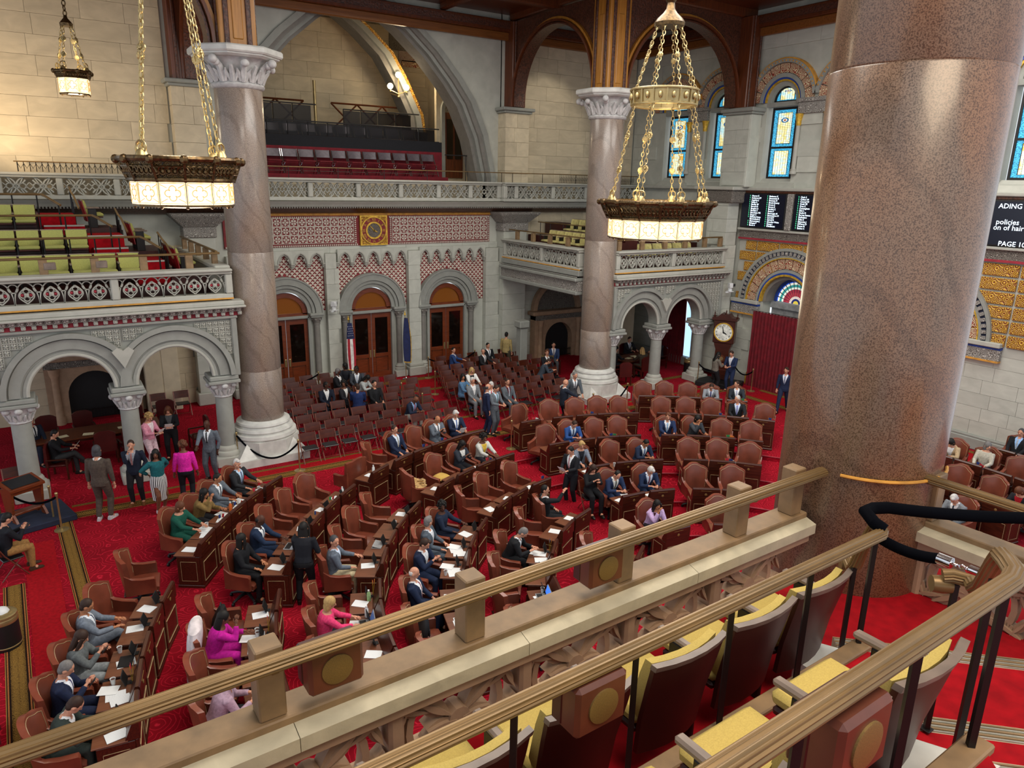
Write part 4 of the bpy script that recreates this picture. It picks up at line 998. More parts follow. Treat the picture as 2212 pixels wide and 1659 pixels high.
# ------------------------------------------------------------------ galleries left and right
def gallery(name,label,x0,x1,cols,posts,mesh,mw,inner=None,redm=True):
    """front at y=22.4; cols = arcade column x positions"""
    g=thing(name,label,'balcony',(0,0,0)); y=22.4
    balustrade(g,x0,x1,y,posts,5.4,5.98,mesh,mw,hpan=.58)
    b=MB(); b.box(x0,x1,y-.06,y+.1,5.24,5.28); b.build('ochre_line',M['ochre'],g)
    b=MB(); b.cbox(x0-.1,x1+.25,y-.24,y+.3,5.06,5.2,.03); b.cbox(x0-.1,x1+.28,y-.3,y+.3,5.0,5.07,.02); b.build('cornice',M['greylt'],g)
    b=MB(); b.box(x0,x1+.15,y-.14,y+.3,4.88,5.0); b.build('cornice_soffit',M['greyd'],g)
    # leaf moulding and dentils
    lf=MB(); lf.loft([[(-.06,-.06,0),(.06,-.06,0),(.06,.06,0),(-.06,.06,0)],[(-.085,-.1,.08),(.085,-.1,.08),(.085,.06,.08),(-.085,.06,.08)],[(-.05,-.14,.12),(.05,-.14,.12),(.05,.06,.12),(-.05,.06,.12)]]); lm=lf.mesh('cornice_leaf',M['friezel'],True)
    x=x0
    while x<x1+.15: inst('cornice_leaf',lm,g,(x+.1,y-.12,4.88)); x+=.2
    dm=MB().cbox(-.055,.055,-.06,.06,-.055,.055,.015).sph((0,-.06,0),.03,6,4).mesh('dentil',M['greylt'],True)
    x=x0; 
    while x<x1+.1: inst('dentil',dm,g,(x+.06,y-.06,4.82)); x+=.235
    b=MB(); b.box(x0,x1+.1,y-.02,y+.3,4.74,4.88); b.build('red_band',M['redpaint'],g)
    b=MB(); b.cbox(x0,x1+.05,y-.08,y+.3,4.66,4.74,.02); b.build('string_course',M['grey'],g)
    # arcade wall
    zs=2.95; pts=[]
    ends=[x0]+cols+[x1]; arcs=[]
    for a,c in zip(cols[:-1],cols[1:]): arcs.append(((a+c)/2,(c-a)/2-.26))
    bd=[x0]+[(p[0]+q[0])/2 for p,q in zip(arcs[:-1],arcs[1:])]+[x1]
    for i,(cx,r) in enumerate(arcs):
        b=MB(); b.ext([(bd[i],4.7),(bd[i],2.9),(cx-r,2.9)]+arc_pts(cx,zs,r,PI,0,24)+[(cx+r,2.9),(bd[i+1],2.9),(bd[i+1],4.7)],y+.05,y+.65); b.build('arcade_wall',M['grey'],g)
    for i,(cx,r) in enumerate(arcs):
        b=MB()
        for ri,ro,d0 in ((r-.02,r+.1,.02),(r+.1,r+.16,.06),(r+.16,r+.42,-.02),(r+.46,r+.6,-.12)):
            b.arch((cx,zs),ri+.003*i,ro+.003*i,(.0 if ro<r+.45 else PI*.17 if i<len(arcs)-1 else .0),(PI if ro<r+.45 else PI*(.83 if i>0 else 1.0)),32,y+d0-.006*i,y+.3)
        b.build('archivolt',M['grey'],g,True)
        b=MB(); b.tube([(cx+(r-.0)*math.cos(PI*k/24),y+.06,zs+r*math.sin(PI*k/24)) for k in range(25)],.06,8); b.build('roll_moulding',M['greylt'],g,True)
        # spandrel star tiles
        st=.17
        stars=MB().loft([[(-.075,0,-.075),(.075,0,-.075),(.075,0,.075),(-.075,0,.075)]],True)
        s=MB(); 
        for k in range(4): s.add([(0,-.05,0),(.075*math.cos(k*PI/2+PI/4-.6),0,.1*math.sin(k*PI/2+PI/4-.6)),(.075*math.cos(k*PI/2+PI/4+.6),0,.1*math.sin(k*PI/2+PI/4+.6))],[(0,1,2)])
        s.box(-.082,-.07,-.03,.01,-.082,.082).box(.07,.082,-.03,.01,-.082,.082).box(-.07,.07,-.03,.01,.07,.082).box(-.07,.07,-.03,.01,-.082,-.07)
        if i==0: sm=s.mesh('star_tile',M['greylt'])
        xa=(x0 if i==0 else (arcs[i-1][0]+cx)/2); xb=(x1 if i==len(arcs)-1 else (cx+arcs[i+1][0])/2)
        for u in range(int((xb-xa)/st)+1):
            for v in range(9):
                X=xa+.05+(u+.5)*st; Z=4.6-(v+.5)*st
                if X>xb-.08 or X<x0+.12 or X>x1-.12: continue
                if all(math.hypot(X-q,Z-zs)>rr+.66 for q,rr in arcs): inst('star_tile',sm,g,(X,y+.03,Z))
    for k in range(len(arcs)-1):
        xk=(arcs[k][0]+arcs[k+1][0])/2
        b=MB(); b.ext([(xk-.28,3.98),(xk-.14,4.1),(xk,4.0),(xk+.14,4.1),(xk+.28,3.98),(xk+.12,3.72),(xk,3.5),(xk-.12,3.72)],y-.14,y+.1); b.build('label_stop',M['greylt'],g)
    for q in (x0-.02,x1-.14): b=MB(); b.cbox(q,q+.16,y-.06,y+.3,2.9,4.7,.02); b.build('edge_moulding',M['grey'],g)
    for cx in cols:
        cc=thing('arcade_column',None,None); cc.parent=g; cc.location=(cx,y+.35,0)
        b=MB(); b.cbox(-.42,.42,-.42,.42,0,.32,.03); b.lathe([(.4,.32),(.41,.38),(.38,.45),(.32,.48),(.33,.54),(.3,.6),(.25,.64)],24); b.build('base',M['greylt'],cc,True)
        b=MB(); b.lathe([(.255,.64),(.24,2.2)],28); b.build('shaft',M['grey'],cc,True)
        b=MB(); b.lathe([(.24,2.2),(.28,2.23),(.27,2.28),(.28,2.4),(.36,2.6),(.42,2.68)],20)
        for k in range(8):
            R=Matrix.Rotation(k*PI/4,4,'Z'); b.sph((.4,0,2.6),(.09,.1,.09),8,6,R); b.tube([(.27,0,2.3),(.31,0,2.44),(.38,0,2.58)],[.03,.06,.05],5,M=R)
            R=Matrix.Rotation(k*PI/4+PI/8,4,'Z'); b.tube([(.27,0,2.28),(.3,0,2.36),(.36,0,2.46)],[.03,.05,.02],5,M=R)
        b.build('capital',M['capital'],cc,True)
        b=MB(); b.cbox(-.46,.46,-.46,.46,2.68,2.78,.02); b.cbox(-.42,.42,-.42,.42,2.78,2.92,.03); b.build('abacus',M['grey'],cc)
    # floor slab
    b=MB(); b.box(x0-3 if x0<0 else x0,x1,y+.3,YF,5.0,5.25); b.build('gallery_slab',M['greyd'],g)
    return g
GL=gallery('balcony','left stone gallery front with flower tracery above two round arches',-2.6,4.62,[-1.07,1.55,4.15],[-2.5,1.55,4.52],TR_L,.56)
GR=gallery('balcony','right stone gallery front with pierced tracery above two round arches',19.45,25.85,[19.72,22.33,24.95],[19.55,22.65,25.75],TR_R,.5)
for g,xx in ((GL,4.62),):
    b=MB(); b.box(xx-.35,xx-.1,22.75,29.4,5.25,6.05); b.build('side_parapet',M['greylt'],g); b=MB(); b.cbox(xx-.42,xx+.02,22.6,29.4,6.05,6.2,.03); b.build('coping',M['greylt'],g)
# side of the right gallery, facing the centre bay
sg=thing('side_balcony','side balustrade of the right gallery between far wall and granite column','balcony',(18.5,29.5,0),-PI/2)
balustrade(sg,0,6.0,0,[.15,3.2,5.85],5.42,6.02,TR_R,.5)
b=MB(); b.box(0,6,-.06,.1,5.3,5.34); b.build('ochre_line',M['ochre'],sg)
b=MB(); b.cbox(0,6,-.1,.3,5.06,5.28,.02); b.build('upper_fascia',M['grey'],sg)
b=MB(); x=0
while x<6: b.sph((x,-.12,5.02),.03,5,4); x+=.075
b.build('bead_moulding',M['greyd'],sg,kind='stuff')
b=MB(); b.cbox(0,6,-.24,.3,4.84,4.98,.03); b.build('cornice',M['grey'],sg)
b=MB(); b.box(0,6,-.1,.3,4.44,4.84); b.build('scroll_frieze',M['friezel'],sg)
b=MB(); b.cbox(0,6,-.18,.35,4.28,4.44,.03); b.build('beam_moulding',M['grey'],sg)
# dim recess walls under the right gallery and the fireplaces
def fireplace(x,label):
    f=thing('fireplace',label,'fireplace',(x,YF-.05,0))
    b=MB(); b.ext([(-1.5,0),(-.85,0),(-.85,1.0)]+arc_pts(0,1.0,.85,PI,0,16)[1:-1]+[(.85,1.0),(.85,0),(1.5,0),(1.5,2.3),(-1.5,2.3)],-.45,0); b.build('surround',M['brownst'],f)
    b=MB(); b.cbox(-1.7,1.7,-.6,0,2.3,2.5,.03); b.build('mantel',M['brownst'],f)
    b=MB(); b.box(-1.5,1.5,-.5,0,2.05,2.3); b.build('carved_frieze',M['frieze'],f)
    b=MB(); b.arch((0,2.5),1.25,1.5,0,PI,24,-.25,0); b.build('overmantel_arch',M['brownst'],f,True)
    b=MB(); b.ext(arc_pts(0,2.5,1.25,0,PI,20),-.08,0); b.build('overmantel_relief',M['frieze'],f)
    b=MB(); b.box(-.85,.85,-.1,-.02,0,1.85); b.build('firebox',M['black'],f)
    b=MB()
    for k in range(15): b.tube([(-.7+k*.1,-.5,.1),(-.7+k*.1,-.5,.5)],.015,4)
    b.tube([(-.75,-.5,.42),(.75,-.5,.42)],.02,5); b.tube([(-.75,-.5,.12),(.75,-.5,.12)],.02,5); b.build('fire_grate',M['iron'],f)
    for s_ in (-1,1):
        b=MB(); b.lathe([(.16,.0),(.16,.25),(.12,.3),(.11,1.7),(.16,1.85),(.18,2.05)],14,c=(s_*1.2,-.5)); b.build('pilaster_column',M['brownst'],f,True)
fireplace(1.0,'carved stone fireplace in the shadow behind the left arches'); fireplace(22.0,'carved stone fireplace behind the near side of the granite column')
for x in (2.95,3.55):
    b=MB(); b.cbox(x-.3,x+.3,29.3,29.95,0,5,.03); b.build('recess_pilaster',M['wallt'],wf)
b=MB(); b.cbox(18.2,18.75,27.4,27.95,2.2,2.55,.05); b.cbox(18.3,18.7,27.5,27.9,0,2.2,.03); b.build('recess_pier',M['grey'],wf)
b=MB(); b.box(25.2,25.4,27.6,29.9,0,5.0); b.build('recess_wall',M['wallt'],wf)
# ------------------------------------------------------------------ chandeliers
def chain(mb,p0,p1,link=.1,r=.011,w_=.032):
    p0=Vector(p0);p1=Vector(p1); L=(p1-p0).length; n=max(2,int(L/link)); d=(p1-p0)/n; t=d.normalized()
    u=t.orthogonal().normalized(); v=t.cross(u)
    for i in range(n):
        c=p0+d*(i+.5); a=u if i%2 else v; hl=link*.62
        pts=[c+t*hl*math.cos(q)+a*w_*math.sin(q) for q in [2*PI*k/8 for k in range(8)]]
        mb.tube(pts,r,4,True)
def medallion(mb,c,n,r):
    n=Vector(n).normalized(); R=n.to_track_quat('Z','Y').to_matrix().to_4x4(); T=Matrix.Translation(c)@R
    mb.lathe([(r*.2,.0),(r*.6,.02),(r,.012),(r,-.012),(r*.6,-.02),(.001,-.02)],12,T); mb.lathe([(r*.35,.02),(r*.3,.035),(.001,.04)],10,T)
    for k in range(10):
        q=2*PI*k/10; mb.sph((r*.8*math.cos(q),r*.8*math.sin(q),.015),r*.13,5,4,T); mb.sph((r*.8*math.cos(q),r*.8*math.sin(q),-.015),r*.13,5,4,T)
def chandelier(loc,R,nseg,label,zr1,zr2,ztop,nch,energy,rot=0,midring=None,bigh=.42,gh=.42):
    c=thing('chandelier',label,'chandelier',loc,rot)
    # glass drum of separate panels
    rg=R*.88
    for k in range(nseg):
        a0=2*PI*k/nseg; a1=2*PI*(k+1)/nseg; am=(a0+a1)/2; hw=rg*math.tan(PI/nseg)*.96
        RM=Matrix.Rotation(am,4,'Z')
        b=MB(); b.box(rg*math.cos(PI/nseg)*1.0-.01,rg*math.cos(PI/nseg)+.01,-hw*.98,hw*.98,-gh,0); pn=inst('glass_panel',b.mesh('glass_panel',M['lamp']),c,(0,0,0),(0,0,am))
        b=MB(); d=rg*math.cos(PI/nseg)+.014; q=min(hw*.42,gh*.2)
        for s_,t_ in ((1,0),(-1,0),(0,1),(0,-1)): b.tube([(d,s_*q*.9+q*.75*math.cos(e),-gh/2+t_*q*.9+q*.75*math.sin(e)) for e in [math.atan2(t_,s_)-2.1+4.2*i/10 for i in range(11)]],.006,4)
        b.tube([(d,-hw*.93,-.02),(d,hw*.93,-.02),(d,hw*.93,-gh+.02),(d,-hw*.93,-gh+.02)],.006,4,True)
        b.tube([(d,-hw*.9,-.04),(d,-q*1.2,-gh/2+q*1.2)],.005,4); b.tube([(d,hw*.9,-gh+.04),(d,q*1.2,-gh/2-q*1.2)],.005,4)
        b.tube([(d,hw*.9,-.04),(d,q*1.2,-gh/2+q*1.2)],.005,4); b.tube([(d,-hw*.9,-gh+.04),(d,-q*1.2,-gh/2-q*1.2)],.005,4)
        b.build('panel_tracery',M['lampline'],pn)
    P=lambda r,z,n=nseg: [(r*math.cos(2*PI*k/n),r*math.sin(2*PI*k/n),z) for k in range(n)]
    b=MB(); b.loft([P(rg*.98,-gh-.02),P(rg*1.0,-gh-.03),P(rg*.6,-gh-.06)],False); b.tube(P(rg,-gh-.02),.02,5,True)
    for k in range(nseg): b.tube([(rg*math.cos(2*PI*k/nseg),rg*math.sin(2*PI*k/nseg),0),(rg*math.cos(2*PI*k/nseg),rg*math.sin(2*PI*k/nseg),-gh)],.008,5); b.sph((rg*.96*math.cos(2*PI*k/nseg),rg*.96*math.sin(2*PI*k/nseg),-gh-.04),.03,6,5)
    b.build('drum_frame',M['bronze'],c)
    b=MB(); b.loft([P(rg*.97,-gh-.01),P(.02,-gh-.02)],False); b.build('bottom_glass',M['lamp'],c)
    # bronze crown: flaring pierced band with scroll relief
    b=MB(); b.loft([P(rg*1.02,.0),P(rg*1.03,.05),P(R*1.0,bigh*.62),P(R*1.06,bigh*.9)],False); b.build('crown_band',M['bronzelace'],c)
    b=MB(); b.tube(P(rg*1.04,.03),.035,6,True); b.tube(P(R*1.07,bigh*.93),.045,7,True); b.tube(P(R*1.0,bigh*.6),.018,5,True)
    for k in range(nseg):
        a=Vector(P(1,0)[k]); e=Vector(P(1,0)[(k+1)%nseg])
        for j in range(5):
            f=(j+.5)/5; m_=a.lerp(e,f); rr=lambda z: rg*1.03+(R*1.05-rg*1.03)*z/(bigh*.9)+.015
            zc=bigh*.42; s_=.13*R/1.1
            ctr=m_*rr(zc); ctr.z=zc; tan=(e-a).normalized(); up_=Vector((m_.x*.35,m_.y*.35,1)).normalized()
            b.tube([ctr+tan*(s_*(1-i/14)*math.cos(i*.62))+up_*(s_*(1-i/14)*math.sin(i*.62)) for i in range(12)],.014,4)
            b.sph(tuple(ctr),.03,5,4)
        b.sph((R*1.08*a.x,R*1.08*a.y,bigh*.9),.07,7,5); b.tube([a*(rg*1.03),a*(R*1.06)+Vector((0,0,bigh*.9))],.03,5)
        for i in range(9): m_=a.lerp(e,(i+.5)/9)*(R*1.075); b.sph((m_.x,m_.y,bigh*.99),.024,5,4)
    b.build('crown_scrollwork',M['bronze'],c,True)
    # chains
    for k in range(nch):
        a=2*PI*(k+.5)/nch; top=Vector((zr2*math.cos(a),zr2*math.sin(a),zr1)); bot=Vector((R*.92*math.cos(a),R*.92*math.sin(a),bigh*1.0))
        b=MB(); chain(b,bot,top)
        for f in (.33,.66): medallion(b,bot.lerp(top,f),(math.cos(a),math.sin(a),.2),.075)
        b.build('chain',M['brass'],c)
        b=MB(); b.lathe([(.0,-.12),(.06,-.1),(.1,0),(.07,.08),(.03,.12)],10,Matrix.Translation(bot)); b.tube([bot+Vector((.09*math.cos(q)*-math.sin(a),.09*math.cos(q)*math.cos(a),.14+.09*math.sin(q))) for q in [2*PI*i/10 for i in range(10)]],.018,5,True); b.build('chain_boss',M['brass'],c,True)
    if midring:
        zt,rt2=midring
        b=MB(); P2=lambda r,z:[(r*math.cos(2*PI*k/32),r*math.sin(2*PI*k/32),z) for k in range(32)]
        b.loft([P2(zr2*1.03,zr1-.02),P2(zr2*1.06,zr1+.26)],False); b.tube(P2(zr2*1.04,zr1-.03),.03,6,True); b.tube(P2(zr2*1.08,zr1+.28),.03,6,True)
        for k in range(16): q=2*PI*k/16; b.tube([(zr2*1.05*math.cos(q),zr2*1.05*math.sin(q),zr1-.03),(zr2*1.08*math.cos(q),zr2*1.08*math.sin(q),zr1+.28)],.02,5); b.sph((zr2*1.07*math.cos(q+.2),zr2*1.07*math.sin(q+.2),zr1+.13),(.05,.05,.08),6,5)
        b.build('upper_ring',M['brass'],c,True)
        for k in range(nch):
            a=2*PI*(k+.5)/nch; b=MB(); p0=Vector((zr2*math.cos(a),zr2*math.sin(a),zr1+.28)); p1=Vector((rt2*math.cos(a),rt2*math.sin(a),zt)); chain(b,p0,p1,.09); medallion(b,p0.lerp(p1,.5),(math.cos(a),math.sin(a),.2),.06); b.build('upper_chain',M['brass'],c)
        b=MB(); b.lathe([(rt2*1.25,zt-.05),(rt2*1.3,zt+.02),(rt2*1.1,zt+.1),(rt2*.6,zt+.22),(.1,zt+.3),(.08,zt+.42),(.13,zt+.5),(.05,zt+.58)],20); b.build('canopy',M['bronze'],c,True)
        z=zt+.55
    else:
        b=MB(); b.lathe([(zr2*1.2,zr1-.08),(zr2*1.25,zr1),(zr2*.9,zr1+.06),(zr2*.4,zr1+.14),(.04,zr1+.22)],20); b.build('canopy',M['bronze'],c,True); z=zr1+.2
    b=MB(); chain(b,(0,0,z),(0,0,ztop),.13,.018,.05); b.build('suspension_chain',M['bronze'],c)
    # bulbs inside
    b=MB()
    for k in range(nseg): q=2*PI*(k+.5)/nseg; b.sph((rg*.72*math.cos(q),rg*.72*math.sin(q),-gh*.45),.05,7,5)
    b.build('bulb',M['lampcore'],c)
    l=bpy.data.lights.new('chandelier_light','POINT'); l.energy=energy; l.color=(1,.84,.6); l.shadow_soft_size=R*.6
    o=bpy.data.objects.new('chandelier_light',l); COL.objects.link(o); o.location=(loc[0],loc[1],loc[2]-gh-R*.62)
    l=bpy.data.lights.new('chandelier_uplight','POINT'); l.energy=energy*.3; l.color=(1,.82,.55); l.shadow_soft_size=.3
    o=bpy.data.objects.new('chandelier_uplight',l); COL.objects.link(o); o.location=(loc[0],loc[1],loc[2]+bigh+.5)
    return c
chandelier((12.3,12.85,7.95),1.24,16,'big round chandelier with two chain tiers hanging right of centre',2.55,.7,7.6,8,110,rot=.1,midring=(4.2,.26),bigh=.42,gh=.4)
chandelier((2.05,13.0,8.62),.85,12,'broad bronze chandelier on four chains beside the left granite column',5.0,.12,7.0,4,70,rot=-.1,bigh=.36,gh=.34)
chandelier((1.45,26.4,11.42),.46,8,'small far chandelier hanging before the tan wall at upper left',1.5,.14,4.0,4,45,rot=.2,bigh=.2,gh=.4)
# ------------------------------------------------------------------ the near gallery (frame turned 2 degrees)
GA=math.radians(2)
def gp(t,D,z): return (t*math.cos(GA)-D*math.sin(GA), t*math.sin(GA)+D*math.cos(GA), z)
def sweep(mb,pts,prof,closed=False):
    pts=[Vector(p) for p in pts]; m=len(pts); secs=[]
    for i,p in enumerate(pts):
        a=pts[max(i-1,0)]; b_=pts[min(i+1,m-1)]; t=(b_-a).normalized(); r=t.cross(Vector((0,0,1)))
        r=r.normalized() if r.length>.05 else Vector((1,0,0)); u=r.cross(t)
        secs.append([p+r*x+u*y for x,y in prof])
    mb.loft(secs)
def reed(w_,h): return [((1+.07*math.cos(14*q))*w_*math.cos(q),(1+.07*math.cos(14*q))*h*math.sin(q)) for q in [2*PI*k/84 for k in range(84)]]
# floor tiers (the steps run diagonally at the corner)
gf=thing('gallery_tiers','red carpeted seating tiers and corner steps of the near gallery','tiered floor',(0,0,0),GA)
b=MB(); b.box(-6,7.2,-6,3.2,5.2,5.35); b.build('front_tier',M['red'],gf)
b=MB(); b.ext([(-6,-6),(-3.76,-6),(4.28,2.04),(-6,2.04)],5.35,5.86,'xy'); b.build('second_tier',M['red'],gf)
b=MB(); b.ext([(-6,-6),(-3.76,-6),(3.22,.98),(-6,.98)],5.86,6.40,'xy'); b.build('third_tier',M['red'],gf)
for D,z,t1 in ((2.0,5.86,4.28),(.95,6.40,3.2)):
    b=MB(); b.cbox(-6,t1,D-.05,D+.06,z-.02,z+.025,.008); b.build('brass_edge',M['taupeb'],gf)
    b=MB(); b.box(-6,t1,D+.042,D+.05,z-.5,z); b.build('tier_riser',M['red'],gf)
# diagonal corner steps with ribbed nosings
def dwedge(s,z,z0): 
    # step clipped to the aisle between the two seating wings
    r=math.sqrt(.5); n=lambda a,c:((a-c)*r,(a+c)*r)
    c0,c1=-3.2,-1.56
    b=MB(); b.ext([n(1.5,c0),n(s-.14,c0),n(s-.14,c1),n(1.5,c1)],z0,z,'xy'); b.build('corner_step',M['red'],gf)
    b=MB(); b.ext([n(s-.14,c0),n(s,c0),n(s,c1),n(s-.14,c1)],z0,z,'xy'); b.build('step_nosing',M['copest'],gf)
    for k in range(6):
        q=s-.135+k*.022; b=MB(); b.ext([n(q,c0),n(q+.012,c0),n(q+.012,c1),n(q,c1)],z,z+.008,'xy'); b.build('nosing_rib',M['taupeb'] if k%2 else M['aisle'],gf)
dwedge(4.98,5.53,5.35); dwedge(3.98,5.71,5.53); dwedge(3.45,5.89,5.71); dwedge(2.95,6.07,5.89)
for (t,D,z) in ((4.42,2.2,5.35),(3.32,1.12,5.89)):
    b=MB(); b.ext([(t-.3,D-.14),(t+.22,D-.16),(t+.02,D+.22),(t-.3,D+.2)],z,z+.2,'xy'); b.build('marble_corner',M['marble'],gf)
# balustrade A (along t) and B (along D)
def big_tracery():
    b=MB()
    def lens(cx,cz,a,L,w_,y0,y1):
        n=7; up_=[(L*k/n,w_*math.sin(PI*k/n)**1.2) for k in range(n+1)]; pts=up_+[(x,-z) for x,z in up_[::-1][1:-1]]
        c,s_=math.cos(a),math.sin(a); b.ext([(cx+x*c-z*s_,cz+x*s_+z*c) for x,z in pts],y0,y1)
        b.ext([(cx+x*c-z*.35*s_,cz+x*s_+z*.35*c) for x,z in pts],y0-.025,y0+.01)
    for s_ in (-1,1):
        for t_ in (-1,1):
            lens(s_*.04,.21+t_*.03,math.atan2(t_*.75,s_),.3,.06,-.03,.06)
            lens(s_*.43,.21+t_*.2,math.atan2(-t_*.35,-s_),.27,.045,-.02,.06)
            lens(s_*.43,.21+t_*.02,math.atan2(t_*.9,-s_*.5),.2,.035,-.02,.06)
        lens(s_*.02,.21,0 if s_>0 else PI,.2,.04,-.04,.06)
    b.ext(arc_pts(0,.21,.075,0,2*PI,10)[:-1],-.06,.06)
    b.arch((0,.21),.3,.345,0,2*PI,24,-.02,.06)
    return b.mesh('leaf_tracery',M['brownst'])
BT=big_tracery()
def near_balustrade(label,loc,rz,x0,x1,posts,joint):
    n=thing('gallery_balustrade',label,'balustrade',loc,rz)
    b=MB(); b.cbox(x0,x1,.095,.30,-.07,0,.008); b.build('wood_ledge',M['taupeb'],n)
    js=[x0]+joint+[x1]
    for a,c in zip(js[:-1],js[1:]):
        b=MB(); b.ext([(0,-.16),(0,-.075),(.1,-.045),(.32,-.045),(.32,-.16)],a+.002,c-.002,'yz'); b.build('coping_stone',M['copest'],n)
    b=MB(); b.cbox(x0,x1,.04,.32,-.26,-.16,.015); b.build('upper_moulding',M['brownst'],n)
    b=MB(); b.cbox(x0,x1,.03,.34,-.78,-.68,.015); b.build('base_course',M['brownst'],n)
    b=MB(); x=x0+.2
    while x<x1-.5:
        inst('leaf_tracery',BT,n,(x+.42,.15,-.69)); 
        b2=MB(); b2.cbox(x-.05,x+.05,.08,.3,-.7,-.25,.02); b2.build('tracery_mullion',M['brownst'],n); x+=.92
    for p in posts:
        b=MB(); b.cbox(p-.07,p+.07,.12,.26,-.001,.415,.008); b.build('rail_block',M['taupeb'],n)
        b=MB(); b.cbox(p-.02,p+.02,.02,.13,.33,.38,.005); b.build('rail_bracket',M['railbr'],n)
    b=MB(); sweep(b,[(x0,.01,.405),(x1,.01,.405)],reed(.05,.038)); b.build('handrail',M['railbr'],n,True)
    return n
near_balustrade('brown stone balustrade with reeded bronze handrail across the foreground',gp(0,3.106,6.02),GA,-2.4,5.38,[-1.66,-.42,.81,2.03,3.27,4.53,5.25],[-.6,.9,2.35,3.9])
near_balustrade('short balustrade with bronze handrail right of the near granite column',gp(5.98,3.3,6.02),GA-PI/2,.55,5.0,[.72,1.9,3.1],[1.6,2.8])
b=MB(); pts=[(.685*math.cos(a),.685*math.sin(a),0) for a in [math.radians(180+100*k/16+20) for k in range(17)]]
b.tube(pts,.014,6); b.build('bronze_band',M['ochre'],None,True,(5.98,3.42,6.42),label='thin brass band wrapping the near granite column at rail height',cat='band')
# small brown loudspeaker boxes on the rails
def sbox(t,D,z,label):
    s=thing('rail_loudspeaker',label,'speaker',gp(t,D,z),GA,'rail loudspeakers')
    b=MB(); b.cbox(-.15,.15,-.04,.1,-.17,.09,.02); b.build('cabinet',M['spkr'],s)
    b=MB(); b.cbox(-.155,.155,.06,.14,-.15,.07,.01); b.build('back_shell',M['seatw'],s)
    b=MB(); b.lathe([(.085,0),(.085,.008),(.078,.01),(.001,.011)],28,Matrix.Translation((0,-.04,-.04))@Matrix.Rotation(PI/2,4,'X')); b.build('grille',plain('bronze_mesh','7a6236',.5,.4,.1,200),s,True)
sbox(1.13,3.19,6.28,'brown rail speaker box with bronze disc, nearest the left on the front balustrade')
sbox(3.02,3.19,6.28,'brown rail speaker box with bronze disc, right one on the front balustrade')
sbox(1.92,2.02,6.5,'brown rail speaker box with bronze disc on the second seat rail')
sbox(2.05,.95,7.03,'brown rail speaker box half out of frame on the nearest rail')
# seat-row rails with iron posts
def seat_rail(label,D,z,zb,t0,t1,posts,endpts):
    r=thing('seat_row_rail',label,'rail',gp(0,D,0),GA)
    b=MB(); sweep(b,[(t0,0,z),(t1,0,z)]+endpts,reed(.042,.035)); b.build('handrail',M['railbr'],r,True)
    e=endpts[-1]; b=MB(); b.lathe([(.001,-.05),(.045,-.05),(.05,0),(.045,.05),(.001,.05)],14,Matrix.Translation((e[0],e[1],e[2]-.05))@Matrix.Rotation(PI/2,4,'X')@Matrix.Rotation(PI/4,4,'Y')); b.build('scroll_end',M['railbr'],r,True)
    for p in posts:
        b=MB(); b.tube([(p[0],p[1],p[2]),(p[0],p[1],p[3])],.02,4); b.cbox(p[0]-.03,p[0]+.03,p[1]-.03,p[1]+.03,p[2],p[2]+.012,.004); b.build('iron_post',M['iron'],r)
seat_rail('bronze seat-row rail in front of the second seat row',2.04,6.62,5.86,-3,4.28,
  [(q,-.02,5.87,6.6) for q in (.08,.77,1.46,2.15,2.83,3.52,4.19)]+[(4.42,.2,5.54,6.25)],[(4.34,.03,6.62),(4.4,.1,6.6),(4.42,.16,6.45),(4.44,.2,6.27),(4.48,.24,6.2),(4.3,.34,6.2)][:5]+[(4.58,.33,6.2)])
seat_rail('bronze seat-row rail nearest the camera with bent end',.98,7.17,6.40,-3,3.2,
  [(q,-.02,6.41,7.15) for q in (.35,1.04,1.73,2.42,3.1)]+[(3.5,.16,5.95,7.0),(3.98,.48,5.72,6.66)],[(3.29,.02,7.17),(3.36,.07,7.17),(3.44,.13,7.16),(3.52,.17,7.08),(3.8,.3,6.8),(3.9,.36,6.72),(4.0,.42,6.7),(3.98,.5,6.7),(3.95,.54,6.69)])
seat_rail('short bronze rail of the side seat rows at the far right edge',0,6.2,5.35,5.0,5.0,[(5.02,1.9,5.36,6.2),(5.02,1.2,5.36,6.25)],[(5.01,.9,6.25),(5.02,1.9,6.2)]) if 0 else None
b=MB()
